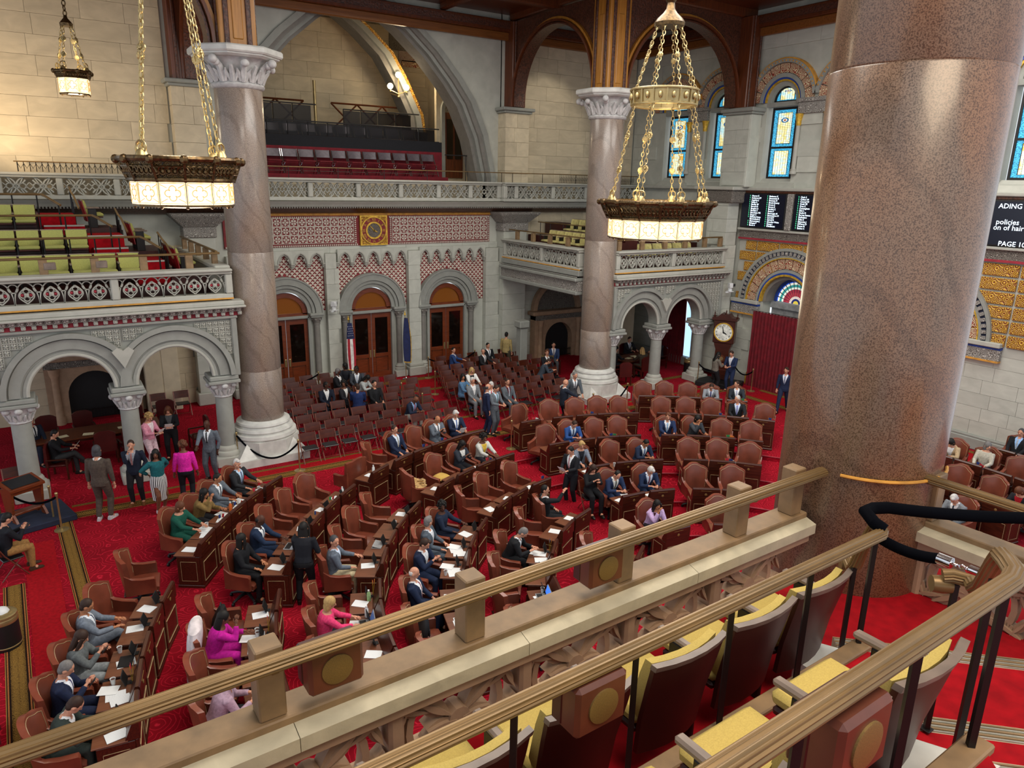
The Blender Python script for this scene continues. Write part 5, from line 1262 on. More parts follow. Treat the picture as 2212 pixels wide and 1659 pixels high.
# theatre seats
def theatre_seat(fab,backmat,name='theatre_chair'):
    s=thing(name,'seat','seat')
    # faces +y (towards the chamber); origin on the floor under the seat back
    def pan(z,yy,w_): return [(w_*math.cos(0)*q,yy+.05*(1-(q)**2)*-1,z) for q in (-1,-.6,-.2,.2,.6,1)]
    def curved(mb,y0,th,prof):
        secs=[]
        for z,w_,dy,t in prof:
            f=[(w_*q,y0+dy+.045*q*q,z) for q in (-1,-.6,-.2,.2,.6,1)]; bk=[(w_*q,y0+dy+.045*q*q-t,z) for q in (1,.6,.2,-.2,-.6,-1)]
            secs.append(f+bk)
        mb.loft(secs)
    b=MB(); curved(b,0,.02,[(.2,.25,.0,.03),(.45,.265,-.03,.03),(.7,.28,-.085,.03),(.86,.285,-.12,.028)]); b.build('seat_back',backmat,s,True)
    b=MB(); curved(b,0,.02,[(.84,.288,-.112,.042),(.875,.288,-.122,.042)]); b.build('back_cap',M['taupe'],s,True)
    b=MB(); curved(b,.06,.06,[(.42,.23,-.02,.05),(.5,.255,-.02,.075),(.75,.265,-.08,.075),(.855,.26,-.11,.05)]); b.build('back_cushion',fab,s,True)
    b=MB(); b.cbox(-.255,.255,.04,.5,.36,.45,.03); b.build('seat_cushion',fab,s,True)
    b=MB(); b.cbox(-.25,.25,.05,.48,.31,.36,.015); b.build('seat_pan',M['seatw'],s)
    b=MB(); b.cbox(.262,.318,.02,.4,.6,.64,.012); b.build('armrest',M['taupe'],s)
    b=MB(); b.cbox(.272,.308,.06,.3,0,.6,.01); b.build('stanchion',M['iron'],s)
    return s
S1=theatre_seat(M['yellow'],M['seatw']); S1u=[]
for D,z,ts,row in ((2.36,5.35,[4.14,3.51,2.84,2.12,1.45,.78],'front'),(1.25,5.86,[3.08,2.41,1.75,1.08],'second')):
    for i,t in enumerate(ts):
        place(S1,S1u,gp(t,D,z),GA,'yellow cushioned gallery seat, %s from the right in the %s near row'%(ordn(i),row),'near gallery seats')
# velvet barrier rope at the corner steps
rp=thing('velvet_rope','black velvet barrier rope looped over the seat rail end','rope',gp(4.36,2.1,6.62),GA)
def cat(p0,p1,sag,n=16): return [tuple(Vector(p0).lerp(Vector(p1),k/n)-Vector((0,0,sag*4*(k/n)*(1-k/n)))) for k in range(n+1)]
b=MB(); b.tube([(-.04,-.06,.02),(-.06,.0,.05),(0,.1,.075),(.1,.1,.07)]+cat((.2,.06,.065),(1.55,-1.0,.1),.05),.04,12); b.build('rope',M['velvet'],rp,True)
rp=thing('velvet_rope','short black velvet rope with chrome hook across the corner steps','rope',gp(4.36,2.1,6.6),GA)
b=MB(); b.tube(cat((0,.0,-.04),(.02,-.38,-.03),.03),.034,12); b.build('rope',M['velvet'],rp,True)
b=MB(); b.lathe([(.001,0),(.036,.0),(.037,.08),(.014,.09)],12,Matrix.Translation((.02,-.37,-.03))@Matrix.Rotation(PI/2,4,'X')); b.build('rope_ferrule',M['chrome'],rp,True)
b=MB(); chain(b,(.02,-.46,-.03),(-.02,-.56,.0),.03,.005,.012); b.lathe([(.012,0),(.026,.01),(.026,.07),(.001,.08)],12,Matrix.Translation((-.02,-.55,0))@Matrix.Rotation(PI/2,4,'X')); b.build('hook_chain',M['chrome'],rp,True)

# ------------------------------------------------------------------ seats in the far galleries
S2=theatre_seat(M['yellowg'],M['seatw']); S2u=[]
def far_tiers(parent,x0,x1,ys,zs,aisle,mt='red'):
    for y,z in zip(ys,zs):
        b=MB(); b.box(x0,x1,y-.55,YF-.1,5.25,z); b.build('seating_tier',M[mt],parent)
LGY=[23.6,24.8,26.0,27.2]; LGZ=[5.67,6.28,6.95,7.5]
for (x1,y,z) in ((3.1,23.05,5.67),(2.2,24.2,6.28),(1.2,25.4,6.95),(.05,26.6,7.5)):
    b=MB(); b.box(-3,x1,y,YF-.1,5.25,z); b.build('seating_tier',M['seatw'],GL)
for (x0,x1,y0,y1,z) in ((2.25,3.1,23.4,23.85,5.98),(2.2,3.05,23.85,25.2,6.28),(1.3,2.2,24.6,25.05,6.62),(1.2,2.15,25.05,26.4,6.95),(.15,1.2,25.8,26.25,7.22),(.05,1.0,26.25,28,7.5)):
    b=MB(); b.box(x0,x1,y0,y1,5.25,z); b.build('red_step',M['red'],GL)
    b=MB(); b.box(x0,x1,y0-.012,y0+.05,z-.03,z+.012); b.build('step_nosing',M['greylt'],GL)
for r,(y,z) in enumerate(zip(LGY[:3],LGZ)):
    xs=[-2.1,-1.5,-.86,-.28,.32,.92,1.5,2.1][:(8,6,4)[r]] if r else [-1.5,-.86,-.28,.32,.92,1.5,2.1]
    for i,x in enumerate(xs):
        place(S2,S2u,(x,y+.25,z),PI,'green-yellow gallery seat, %s from the left in %s row of the left balcony'%(ordn(i),['the front','the second','the third'][r]),'left balcony seats')
for r,(y,z,x1) in enumerate(((22.75,5.57,4.4),(24.2,5.98,2.5),(25.4,6.55,1.4),(26.6,7.12,.2))):
    rr=thing('seat_row_rail','thin bronze rail before the %s seat row of the left balcony'%['first','second','third','fourth'][r],'rail',(0,y,z))
    zt=.98; pts=[(-3,0,zt),(x1-.05,0,zt),(x1,0,zt)]
    if r: pts+=[(x1+.1,-.1,zt-.05),(x1+.45,-.6,zt-.3)]
    b=MB(); b.tube(pts,.035,8); b.build('handrail',M['railbr'],rr,True)
    k=0; x=-2.4
    while x<x1:
        b=MB()
        if r==0: b.cbox(x-.1,x+.1,-.07,.07,.55,.95,.01); b.build('rail_block',M['taupeb'],rr)
        else: b.tube([(x,0,0),(x,0,zt)],.02,4); b.build('iron_post',M['iron'],rr)
        x+=1.19 if r==0 else .62
    if r:
        b=MB(); b.tube([(x1+.4,-.55,-.3),(x1+.4,-.55,zt-.28)],.022,4); b.build('iron_post',M['iron'],rr)
    else:
        for x in (.15,1.35):
            b=MB(); b.cbox(x-.17,x+.12,-.08,.04,.68,.88,.02); b.build('rail_speaker',M['taupe'],rr)
# side block of red-backed seats along the right edge of the left balcony, red steps beside it
S3=theatre_seat(M['yellowg'],plain('red_seat_back','8c1a1a',.4)); S3u=[]
for r,(x,y,z,n_) in enumerate(((3.45,24.3,5.75,4),(2.5,26.2,6.4,3),(1.35,27.6,7.05,2))):
    for k in range(n_):
        place(S3,S3u,(x,y+.62*k,z),-PI/2,'red-backed balcony seat, %s in %s side row of the left balcony'%(ordn(k),['the lower','the middle','the upper'][r]),'red side seats')
    b=MB(); b.box(x-.25,x+.9,y-.4,y+.62*n_,5.25,z); b.build('side_tier',M['seatw'],GL)
    sr=thing('stair_rail','sloping bronze stair rail, %s of three beside the left balcony steps'%['lowest','middle','highest'][r],'rail',(x-.32,y-.3,z))
    b=MB(); b.tube([(.0,1.4,1.25),(0,.5,1.1),(.05,.25,1.0),(.12,-.45,.62)],.03,8); b.build('handrail',M['railbr'],sr,True)
    for q in range(5):
        yq=1.3-.4*q; b=MB(); b.tube([(0,yq,0),(0,yq,1.2-.13*q)],.016,4); b.build('iron_post',M['iron'],sr)
b=MB(); b.tube([(4.35,22.9,6.58),(4.35,29.2,6.58)],.035,8); b.build('side_rail',M['railbr'],GL,True)
for k in range(5):
    b=MB(); b.cbox(4.27,4.43,23.2+k*1.3,23.36+k*1.3,6.18,6.56,.01); b.build('rail_block',M['taupeb'],GL)
# right balcony seats
S4=theatre_seat(plain('pale_yellow_fabric','bcb272',.9),M['seatw']); S4u=[]
RGZ=[5.6,6.15,6.75]
far_tiers(GR,21.9,26.5,[24.2,25.3,26.4],RGZ,None,'seatw')
for x0,x1,z in ((19.25,20.2,5.83),(20.2,21.2,6.32),(21.2,21.9,6.9)):
    b=MB(); b.box(x0,x1,23.9,29.9,5.25,z); b.build('side_tier',M['seatw'],GR)
for r in range(2):
    for i in range(5):
        place(S4,S4u,(19.6+1.0*r,27.0-.58*i-.3*r,(5.83,6.32)[r]),PI/2,'pale yellow seat facing the centre bay, %s along the %s side row of right balcony'%(ordn(i),['lower','upper'][r]),'right balcony side seats')
for i in range(7):
    place(S4,S4u,(21.6+.62*i,24.3,5.35),PI,'pale yellow front seat, %s along the front row of the right balcony'%ordn(i),'right balcony front seats')
rr=thing('seat_row_rail','bronze rail on blocks along the right balcony front','rail',(0,22.62,6.14))
b=MB(); b.tube([(19.5,0,.42),(25.8,0,.42)],.035,8); b.build('handrail',M['railbr'],rr,True)
for x in (19.75,21.0,22.3,23.5,24.7,25.7):
    b=MB(); b.cbox(x-.1,x+.1,-.06,.08,0,.38,.01); b.build('rail_block',M['taupeb'],rr)
rr=thing('seat_row_rail','bronze rail on blocks along the inner side of the right balcony','rail',(18.72,0,6.18))
b=MB(); b.tube([(0,29.3,.42),(0,23.6,.42)],.03,8); b.build('handrail',M['railbr'],rr,True)
for y in (28.6,27.3,26.0,24.7):
    b=MB(); b.cbox(-.07,.07,y-.1,y+.1,0,.38,.01); b.build('rail_block',M['taupeb'],rr)
rr=thing('seat_row_rail','thin iron rail before the upper side row of the right balcony','rail',(20.15,0,6.15))
b=MB(); b.tube([(0,29.0,.8),(0,23.8,.8)],.025,6); b.build('handrail',M['railbr'],rr,True)
for y in (28.8,28.0,27.0,26.0,25.0):
    b=MB(); b.tube([(0,y,0),(0,y,.8)],.018,4); b.build('iron_post',M['iron'],rr)
# ------------------------------------------------------------------ members' desks and chairs
def make_desk():
    d=thing('member_desk','desk','desk')      # front (towards the room centre) is -y
    W=.365
    b=MB(); b.cbox(-W,W,0,.05,.06,.76,.008); b.build('front_panel',M['mahog'],d)
    for s_ in (-1,1):
        b=MB(); x0,x1=(-W,-W+.035) if s_<0 else (W-.035,W); b.cbox(x0,x1,.05,.56,.06,.745,.008); sp=b.build('side_panel',M['mahog'],d)
        xx=s_*(W+.004); b=MB()
        for (y0,y1,z0,z1) in ((.13,.48,.62,.625),(.13,.48,.16,.165),(.13,.135,.16,.625),(.475,.48,.16,.625)): b.box(xx-.004,xx+.004,y0,y1,z0,z1)
        b.build('panel_trim',M['trimline'],sp)
    b=MB(); b.cbox(-W-.015,W+.015,-.015,.58,0,.065,.01); b.build('plinth',M['mahog'],d)
    b=MB(); b.cbox(-W-.005,W+.005,.14,.62,.745,.775,.008); b.build('desk_top',M['desktop'],d)
    b=MB(); b.ext([(-.02,.76),(-.02,1.05),(.0,1.08),(.05,1.08),(.18,.775),(.18,.76)],-W,W,'yz'); b.build('name_rail',M['mahog'],d)
    b=MB(); b.box(-W+.06,W-.06,-.012,.0,.14,.145).box(-W+.06,W-.06,-.012,.0,.6,.605).box(-W+.06,-W+.065,-.012,.0,.14,.605).box(W-.065,W-.06,-.012,0,.14,.605); b.build('front_trim',M['trimline'],d)
    b=MB(); b.lathe([(.036,0),(.036,.005),(.03,.008),(.001,.009)],18,Matrix.Translation((0,-.02,.9))@Matrix.Rotation(PI/2,4,'X')); b.build('state_seal',M['seal'],d,True)
    b=MB(); b.box(-.14,.14,-.026,-.02,1.0,1.008); b.build('name_strip',M['seal'],d)
    b=MB(); b.cbox(-W+.02,W-.02,.05,.54,.5,.53,.005); b.build('inner_shelf',M['mahog'],d)
    return d
def make_chair():
    c=thing('leather_armchair','chair','chair')   # faces -y
    b=MB()
    for k in range(5):
        R=Matrix.Rotation(2*PI*k/5+.3,4,'Z'); b.tube([(0,0,.13),(.15,0,.12),(.32,0,.07)],[.035,.03,.022],6,M=R)
    b.lathe([(.05,.09),(.05,.16),(.03,.17),(.028,.36)],12); b.build('star_base',M['black'],c,True)
    for k in range(5):
        q=2*PI*k/5+.3; b=MB(); b.lathe([(.001,-.018),(.032,-.018),(.036,0),(.032,.018),(.001,.018)],10,Matrix.Translation((.32*math.cos(q),.32*math.sin(q),.036))@Matrix.Rotation(PI/2,4,'X')); b.build('caster',M['black'],c,True)
    b=MB(); b.cbox(-.29,.29,-.3,.26,.33,.37,.015); b.build('seat_frame',M['mahog'],c)
    def cush(mb,x0,x1,y0,y1,z0,z1,bul):
        n=6; secs=[]
        top=[[(x0+(x1-x0)*i/n,y0+(y1-y0)*j/n,z1-bul*((2*i/n-1)**4*.8+(2*j/n-1)**4*.8)*.7) for i in range(n+1)] for j in range(n+1)]
        vs=[p for r in top for p in r]; fs=[(j*(n+1)+i,j*(n+1)+i+1,(j+1)*(n+1)+i+1,(j+1)*(n+1)+i) for j in range(n) for i in range(n)]
        k=len(vs); bd=[i for i in range(n+1)]+[(r+1)*(n+1)-1 for r in range(1,n+1)]+[n*(n+1)+i for i in range(n-1,-1,-1)]+[r*(n+1) for r in range(n-1,0,-1)]
        vs+=[(vs[i][0],vs[i][1],z0) for i in bd]; m=len(bd)
        fs+=[(bd[i],bd[(i+1)%m],k+(i+1)%m,k+i) for i in range(m)]+[[k+i for i in range(m)][::-1]]
        mb.add(vs,fs)
    b=MB(); cush(b,-.26,.26,-.31,.2,.36,.48,.05); b.build('seat',M['leather'],c,True)
    # back: low camel top, gently wrapped
    def wrap(x,z,off): return (x,.19+.1*(z-.36)/.76-.12*(x/.315)**2+off,z)
    def top(q): t=max(0,min(1,(.78-abs(q))/.6)); return 1.035+.075*t*t*(3-2*t)
    rows=8; NQ=12
    def grid(off,ins,kx=1.0,kz=1.0):
        g=[]
        for r in range(rows+1):
            row=[]
            for i in range(NQ+1):
                q=-1+2*i/NQ; z=.36+(top(q)-.36)*kz*r/rows; hw=(.27+.045*min(1,(z-.36)/.4))*kx
                if r==rows and abs(q)==1: z-=.03
                row.append(wrap(hw*q,z,off-ins*math.cos(q*PI/2)*math.sin(PI*r/rows)))
            g.append(row)
        return g
    f=grid(0,.035); k=grid(.08,0); c1=NQ+1
    b=MB(); vs=[p for r in f for p in r]+[p for r in k for p in r]; m=(rows+1)*c1
    fs=[(r*c1+i,r*c1+i+1,(r+1)*c1+i+1,(r+1)*c1+i) for r in range(rows) for i in range(NQ)]+[(m+r*c1+i,m+(r+1)*c1+i,m+(r+1)*c1+i+1,m+r*c1+i+1) for r in range(rows) for i in range(NQ)]
    for r in range(rows): fs+=[(r*c1,(r+1)*c1,m+(r+1)*c1,m+r*c1),(r*c1+NQ,m+r*c1+NQ,m+(r+1)*c1+NQ,(r+1)*c1+NQ)]
    fs+=[(i,m+i,m+i+1,i+1) for i in range(NQ)]+[(rows*c1+i,rows*c1+i+1,m+rows*c1+i+1,m+rows*c1+i) for i in range(NQ)]
    b.add(vs,fs); b.build('backrest',M['leather'],c,True)
    g=grid(-.006,.0,.9,.95); pl=[g[r][0] for r in range(2,rows)]+g[rows]+[g[r][NQ] for r in range(rows-1,1,-1)]
    b=MB(); b.tube(pl,.0045,4); b.build('back_piping',M['trimline'],c)
    for s_ in (-1,1):
        b=MB(); secs=[]
        for y,z0,z1,w_ in ((-.27,.36,.62,.03),(-.25,.36,.655,.05),(-.05,.36,.66,.045),(.1,.36,.69,.04),(.22,.36,.78,.035)):
            x=s_*.3; secs.append([(x-w_*.7,y,z0),(x+w_*.7,y,z0),(x+w_*.8,y,z1-.03),(x+w_,y,z1-.015),(x,y,z1),(x-w_,y,z1-.015),(x-w_*.8,y,z1-.03)])
        b.loft(secs); b.build('armrest',M['leather'],c,True)
    return c
DESK=make_desk(); DESKu=[]; CHR=make_chair(); CHRu=[]; CHR.scale=(1.16,1.16,1.16)
SEC={'A':'lower-left block','B':'left block','C':'middle block','D':'right-middle block','E':'right block','F':'far-right block'}
ROWN={12.0:'back',9.9:'second',8.0:'third',6.2:'fourth',4.35:'fifth',2.45:'front'}
DESKS={12.0:{'A':[156.7,160.5,164.6,168.4,172.2],'B':[146,142.4,138.8,135.2,131.0],'E':[57.7,53.9,50.2,46.4,42.1],'F':[1.7,-2.1,-5.9]},
 9.9:{'A':[159.9,164.6,169.3,173.9],'B':[149.7,145,140,135,130.2],'C':[121.2,115.2,110.4,106,102,97.9],'D':[85.2,78.1,73,68.5,64.2],'E':[56.2,51.5,46.8,42.3,37.4],'F':[6.5,1.9,-2.8,-7.5]},
 8.0:{'A':[158,163.6,169.2,174.8],'B':[148.7,142.6,136.8,131.0],'C':[118.7,112.1,105.9,100.4],'D':[85.5,78.9,72.9,67.6],'E':[57.4,51.5,45.8,39.7],'F':[1.5,-4.3,-10.1]},
 6.2:{'A':[157.2,164.6,172],'B':[147,139.3,131.7],'C':[119,111.9,102.9],'D':[83.2,74.1,67.1],'E':[54.5,47.3,40.2],'F':[1,-6.4]},
 4.35:{'A':[158,169],'B':[146.6,135.6],'C':[120.7,109.8],'D':[83.9,71.9],'E':[55.4,44.7]},
 2.45:{'C':[125],'D':[84.1],'E':[52]}}
def pol(R,a,extra=0):
    q=math.radians(a); r=R+extra; return (CXR+r*math.cos(q),CYR+r*math.sin(q))
SEATS={}
NOCHAIR=set(); DESKPOS={}
CHROT={(12.0,'A',0):20,(12.0,'B',0):25,(12.0,'B',1):10,(9.9,'B',4):-10,(9.9,'C',0):170,(9.9,'C',1):35,(8.0,'C',0):60,(8.0,'B',3):20,(6.2,'C',0):40,(9.9,'D',0):-70,(8.0,'D',0):-60,
  (6.2,'D',0):-50,(9.9,'A',0):15,(8.0,'A',0):8,(2.45,'E',0):10,(4.35,'C',0):25}
rnd=random.Random(3)
for R,secs in DESKS.items():
    z=rz_of(R)
    for S,al in secs.items():
        al=sorted(al,reverse=True)
        for i,a in enumerate(al):
            q=math.radians(a); x,y=pol(R,a,-.02); rz=q-PI/2
            place(DESK,DESKu,(x,y,z),rz,'mahogany desk, %s from the left in the %s row of the %s'%(ordn(i),ROWN[R],SEC[S]),'members\' desks')
            DESKPOS[R,S,i]=(x,y,z,rz)
            cr=CHROT.get((R,S,i),rnd.uniform(-14,14)); ex=rnd.uniform(1.0,1.08)
            x,y=pol(R,a+(4.5 if (R,S,i)==(12.0,'B',0) else 0),ex)
            if (R,S,i) in NOCHAIR: continue
            o=place(CHR,CHRu,(x,y,z),rz+math.radians(cr),'brown leather armchair at the %s desk from the left, %s row of the %s'%(ordn(i),ROWN[R],SEC[S]),'leather armchairs')
            SEATS[R,S,i]=(x,y,z,rz+math.radians(cr),o,a)
# ------------------------------------------------------------------ wooden folding chairs
def make_folding(backm,seatm,legm,name='folding_chair'):
    c=thing(name,'folding chair','chair')       # faces -y
    b=MB()
    secs=[[(.25*q,.2+.05*(z-.6)/.3-.03*(1-q*q)*-1+o,z) for q in (-1,-.5,0,.5,1)]+[(.25*q,.2+.05*(z-.6)/.3+.03*(1-q*q)+o+.018,z) for q in (1,.5,0,-.5,-1)] for z,o in ((.6,0),(.73,.01),(.87,.02))]
    b.loft(secs); b.build('backrest',backm,c,True)
    b=MB(); b.cbox(-.23,.23,-.22,.2,.43,.465,.012); b.build('seat',seatm,c)
    for s_ in (-1,1):
        x=s_*.262
        b=MB(); b.tube([(x,.28,.87),(x,.16,.6),(x,-.02,.33),(x,-.24,0)],.014,5,flat=1.3,side=(1,0,0)); b.build('front_leg',legm,c)
        b=MB(); b.tube([(x*.92,-.14,.45),(x*.92,.08,.22),(x*.92,.28,0)],.013,5); b.build('rear_leg',legm,c)
    b=MB(); b.tube([(-.25,-.17,.1),(.25,-.17,.1)],.01,5); b.build('stretcher',legm,c)
    return c
FOLD=make_folding(wood('folding_chair_wood','3c150c','57230f',.35),M['blacklea'],plain('brown_metal_leg','6a3a2c',.4,.3)); FOLDu=[]
def foldrow(x0,x1,y,n,lab,grp,rz=0,dy=0,skip=()):
    for i in range(n):
        if i in skip: continue
        t=i/max(1,n-1); place(FOLD,FOLDu,(x0+(x1-x0)*t,y+dy*t,0),rz,lab%ordn(i),grp)
# left block: nine rows facing the desks
LB=[(21.6,6.4,11.65,9),(22.5,6.85,11.75,8),(23.4,6.85,11.5,8),(24.45,6.3,12.0,9),(25.2,6.1,11.7,9),(26.05,6.1,12.2,9),(26.9,6.2,11.6,8),(27.7,6.3,10.6,7),(28.45,6.3,10.0,6)]
for r,(y,x0,x1,n) in enumerate(LB):
    foldrow(x0,x1,y,n,'wooden folding chair, %s from the left in row '+str(ordn(r))+' behind the left column','left folding chairs',0,.12)
RB=[(22.35,13.6,17.5,6),(23.15,13.3,17.6,7),(24.0,13.3,17.6,7),(24.85,13.4,18.4,8),(25.7,13.7,18.6,8),(26.55,14.0,18.7,8),(27.4,14.3,18.8,8),(28.2,14.5,18.9,8),(29.0,15.0,18.4,5)]
for r,(y,x0,x1,n) in enumerate(RB):
    foldrow(x0,x1,y,n,'wooden folding chair, %s from the left in row '+str(ordn(r))+' beside the right column','right folding chairs',0,.0)
p=at_z(40,1095); place(FOLD,FOLDu,(p.x,p.y+.55,0),.1,'lone wooden folding chair beside the lectern rope','left folding chairs')
p=at_z(40,1238); place(FOLD,FOLDu,(p.x-.1,p.y,0),1.9,'folding chair under the reader at the left edge','left folding chairs')
# upper gallery: red folding chairs in a tight row, steel frames
FU=make_folding(plain('grey_vinyl_back','5a5358',.25,.3),plain('dark_red_seat','6c0c14',.6),M['chrome'],'steel_folding_chair'); FUu=[]; FU.scale=(1.2,1.1,1.12)
for i in range(14):
    place(FU,FUu,(6.3+i*.7,30.95,8.92),0,'red steel folding chair, %s from the left on the upper gallery'%(ordn(i) if i<13 else 'last'),'upper gallery folding chairs')
for i in range(12):
    place(FU,FUu,(6.6+i*.8,33.0,10.05),0,'steel folding chair, %s from the left behind glass on the upper stand'%ordn(i),'upper stand folding chairs')
up=thing('press_stand','black railed stand with glass screens and dark drapes in the upper recess','stand',(0,0,0))
b=MB(); b.box(5.8,16.1,30.5,31.55,7.86,8.9); b.build('lower_deck',M['curtain'],up); b=MB(); b.box(5.8,16.3,31.5,31.56,8.9,10.02); b.build('red_drape',M['curtain'],up)
b=MB(); b.box(5.8,16.3,31.56,36.5,7.86,10.03); b.build('upper_deck',M['fabricblk'],up); b=MB(); b.box(5.8,16.3,31.5,31.55,10.02,10.46); b.build('black_drape',M['fabricblk'],up)
b=MB(); b.box(5.8,16.6,33.6,36.6,10.03,11.0); b.build('back_deck',M['fabricblk'],up)
M['smoked']=NT('smoked_glass').m; _s=M['smoked'].node_tree.nodes['Principled BSDF']; _s.inputs['Base Color'].default_value=(.012,.01,.01,1); _s.inputs['Alpha'].default_value=.7; _s.inputs['Roughness'].default_value=.2; _s.inputs['Specular IOR Level'].default_value=.15
for (y,z0,z1,x0,x1) in ((31.6,10.46,10.98,5.8,16.2),(33.6,11.05,11.85,5.8,11.1),(33.7,11.0,11.75,12.4,16.2)):
    for k in range(int((x1-x0)/.85)):
        xa=x0+k*.85; b=MB(); b.box(xa+.03,xa+.82,y,y+.02,z0,z1); b.build('glass_screen',M['smoked'],up)
        b=MB(); b.tube([(xa,y-.02,z0-.1),(xa,y-.02,z1+.05)],.025,4); b.build('screen_post',M['black'],up)
    for zz_ in (z1+.05,z0): b=MB(); b.tube([(x0,y-.02,zz_),(x1,y-.02,zz_)],.03,5); b.build('screen_rail',M['black'],up)
for xa,xb in ((5.9,7.2),(7.2,8.5),(8.5,9.8),(9.8,11.1),(12.4,13.7),(13.7,15.0),(15.0,16.2)):
    b=MB(); b.tube([(xa,35.3,11.0),(xb,35.3,12.2)],.04,4); b.tube([(xa,35.3,12.2),(xb,35.3,11.0)],.04,4); b.tube([(xa,35.3,12.2),(xb,35.3,12.2)],.04,4); b.build('truss',M['walnut'],up)
b=MB(); b.tube([(11.7,35.5,11),(11.7,35.5,13.15)],.07,8); b.build('brass_pole',M['brass'],up,True)
b=MB(); b.tube([(16.2,31.0,9.9),(18.15,31.0,9.9)],.025,5); b.build('end_rail',M['black'],up)
for x in (17.3,18.15): b=MB(); b.tube([(x,31.0,8),(x,31.0,9.9)],.022,4); b.build('end_rail_post',M['black'],up)
for i,(x,z) in enumerate(((13.0,11.2),(15.8,11.1))):
    pass
# ------------------------------------------------------------------ stanchions and ropes
def stanchion(p,label,z=0,h=1.0):
    s=thing('stanchion',label,'stanchion',(p[0],p[1],z),0,'brass stanchions')
    b=MB(); b.lathe([(.17,0),(.17,.02),(.06,.035),(.025,.05)],20); b.build('base',M['brass'],s,True)
    b=MB(); b.lathe([(.022,.05),(.022,h-.08),(.03,h-.07),(.03,h-.03)],12); b.build('post',M['brass'],s,True)
    b=MB(); b.sph((0,0,h),.04,10,8); b.build('finial',M['brass'],s,True)
    return (p[0],p[1],z+h-.08)
def rope(a,c,sag,label):
    a=Vector(a);c=Vector(c); r=thing('barrier_rope',label,'rope',a,0,'barrier ropes'); b=MB(); b.tube(cat((0,0,0),tuple(c-a),sag,20),.03,8); b.build('rope',M['velvet'],r,True)
def fl(x,y): p=at_z(x,y); return (p.x,p.y)
sA=stanchion(fl(134,1145),'brass stanchion at the left carpet border corner')
sB=stanchion(fl(2,1115),'brass stanchion at the left frame edge by the lectern')
rope(sB,sA,.35,'black rope sagging in front of the lectern')
sA2=stanchion((sA[0]-.15,sA[1]+.6),'brass stanchion just behind the lectern corner')
s1=stanchion(fl(516,1000),'brass stanchion left of the left granite column'); s2=stanchion(fl(648,1017),'brass stanchion right of the left granite column'); rope(s1,s2,.62,'thick black rope drooping across the left column base')
stanchion(fl(1104,970),'brass stanchion in the carpet aisle left of the desk rows')
s3=stanchion(fl(940,852),'black and brass stanchion left of the right folding chairs'); s4=stanchion((9.0,28.6),'brass stanchion before the left doors'); s5=stanchion((6.9,29.1),'brass stanchion behind the left column at the doors'); rope(s5,s4,.35,'black rope across the left doors')
s6=stanchion((14.2,28.9),'brass stanchion left of the right doors'); s7=stanchion((16.75,29.1),'brass stanchion right of the right doors'); rope(s6,s7,.35,'black rope across the right doors')
stanchion(fl(1009,885),'brass stanchion by the front left of the right folding chairs'); stanchion(fl(868,880),'brass stanchion behind the bald reader'); stanchion(fl(913,905),'brass stanchion at the end of the left folding chairs')
s8=stanchion(fl(1279,905),'brass stanchion left of the right column base'); s9=stanchion(fl(1353,880),'brass stanchion right of the right column base'); rope(s8,s9,.55,'black rope drooping across the right column base')
s10=stanchion(fl(1506,828),'brass stanchion left of the tall clock'); s11=stanchion(fl(1622,845),'brass stanchion by the crimson curtain'); rope(s10,(24.9,21.6,.7),.1,'black rope left of the tall clock'); rope((26.0,21.3,.8),s11,.25,'black rope right of the tall clock')
# ------------------------------------------------------------------ flags by the middle doors
def flag(x,label,us):
    f=thing('flag',label,'flag',(x,29.2,0))
    b=MB(); b.lathe([(.16,0),(.16,.04),(.04,.08),(.02,.12)],16); b.build('base',M['chrome'],f,True)
    b=MB(); b.tube([(0,0,.05),(0,0,2.95)],.016,8); b.build('pole',M['brass'],f,True)
    b=MB(); b.lathe([(.02,2.95),(.05,2.98),(.03,3.05),(.001,3.16)],8); b.build('finial',M['gold'],f,True)
    # furled cloth: folded sheet hanging from the pole
    n=22; rows=18; vs=[]; mi=[]
    for j in range(rows+1):
        v=j/rows; z=2.85-v*(1.95 if us else 1.9); wd=.03+.2*math.sin(PI*min(1,v*.6+.12))
        for i in range(n+1):
            u=i/n; vs.append((wd*math.sin(u*7.5)*(.35+.65*u)+.03*v,-.05-.05*math.cos(u*7.5)-.06*u,z-.14*u*v))
    fs=[];
    b=MB()
    for j in range(rows):
        for i in range(n):
            if us:
                canton = j<6
                b.mat(1 if canton else (0 if (i//2)%2 else 2))
            else: b.mat(1 if 1<i<n-1 else 3)
            fs=[(0,1,2,3)]
            a=j*(n+1)+i; b.add([vs[a],vs[a+1],vs[a+n+2],vs[a+n+1]],fs)
    b.build('cloth',[plain('flag_white','dcd8d2',.8),plain('flag_blue','18234d',.8),plain('flag_red','a31c2c',.8),M['gold']],f,True)
    if us:
        b=MB()
        for j in range(5):
            for i in range(4): b.cbox(-.11+i*.065+.03*(j%2),-.09+i*.065+.03*(j%2),-.19,-.17,2.3+j*.1,2.32+j*.1,.004)
        b.build('star',plain('star_white','e8e8e8',.8),f,kind='stuff')
    b=MB(); b.tube([vs[(rows)*(n+1)+i] for i in range(n+1)],.022,5); b.build('fringe',M['gold'],f)
flag(10.6,'stars and stripes flag furled on a pole left of the middle doors',True); flag(13.22,'dark blue flag with gold fringe right of the middle doors',False)
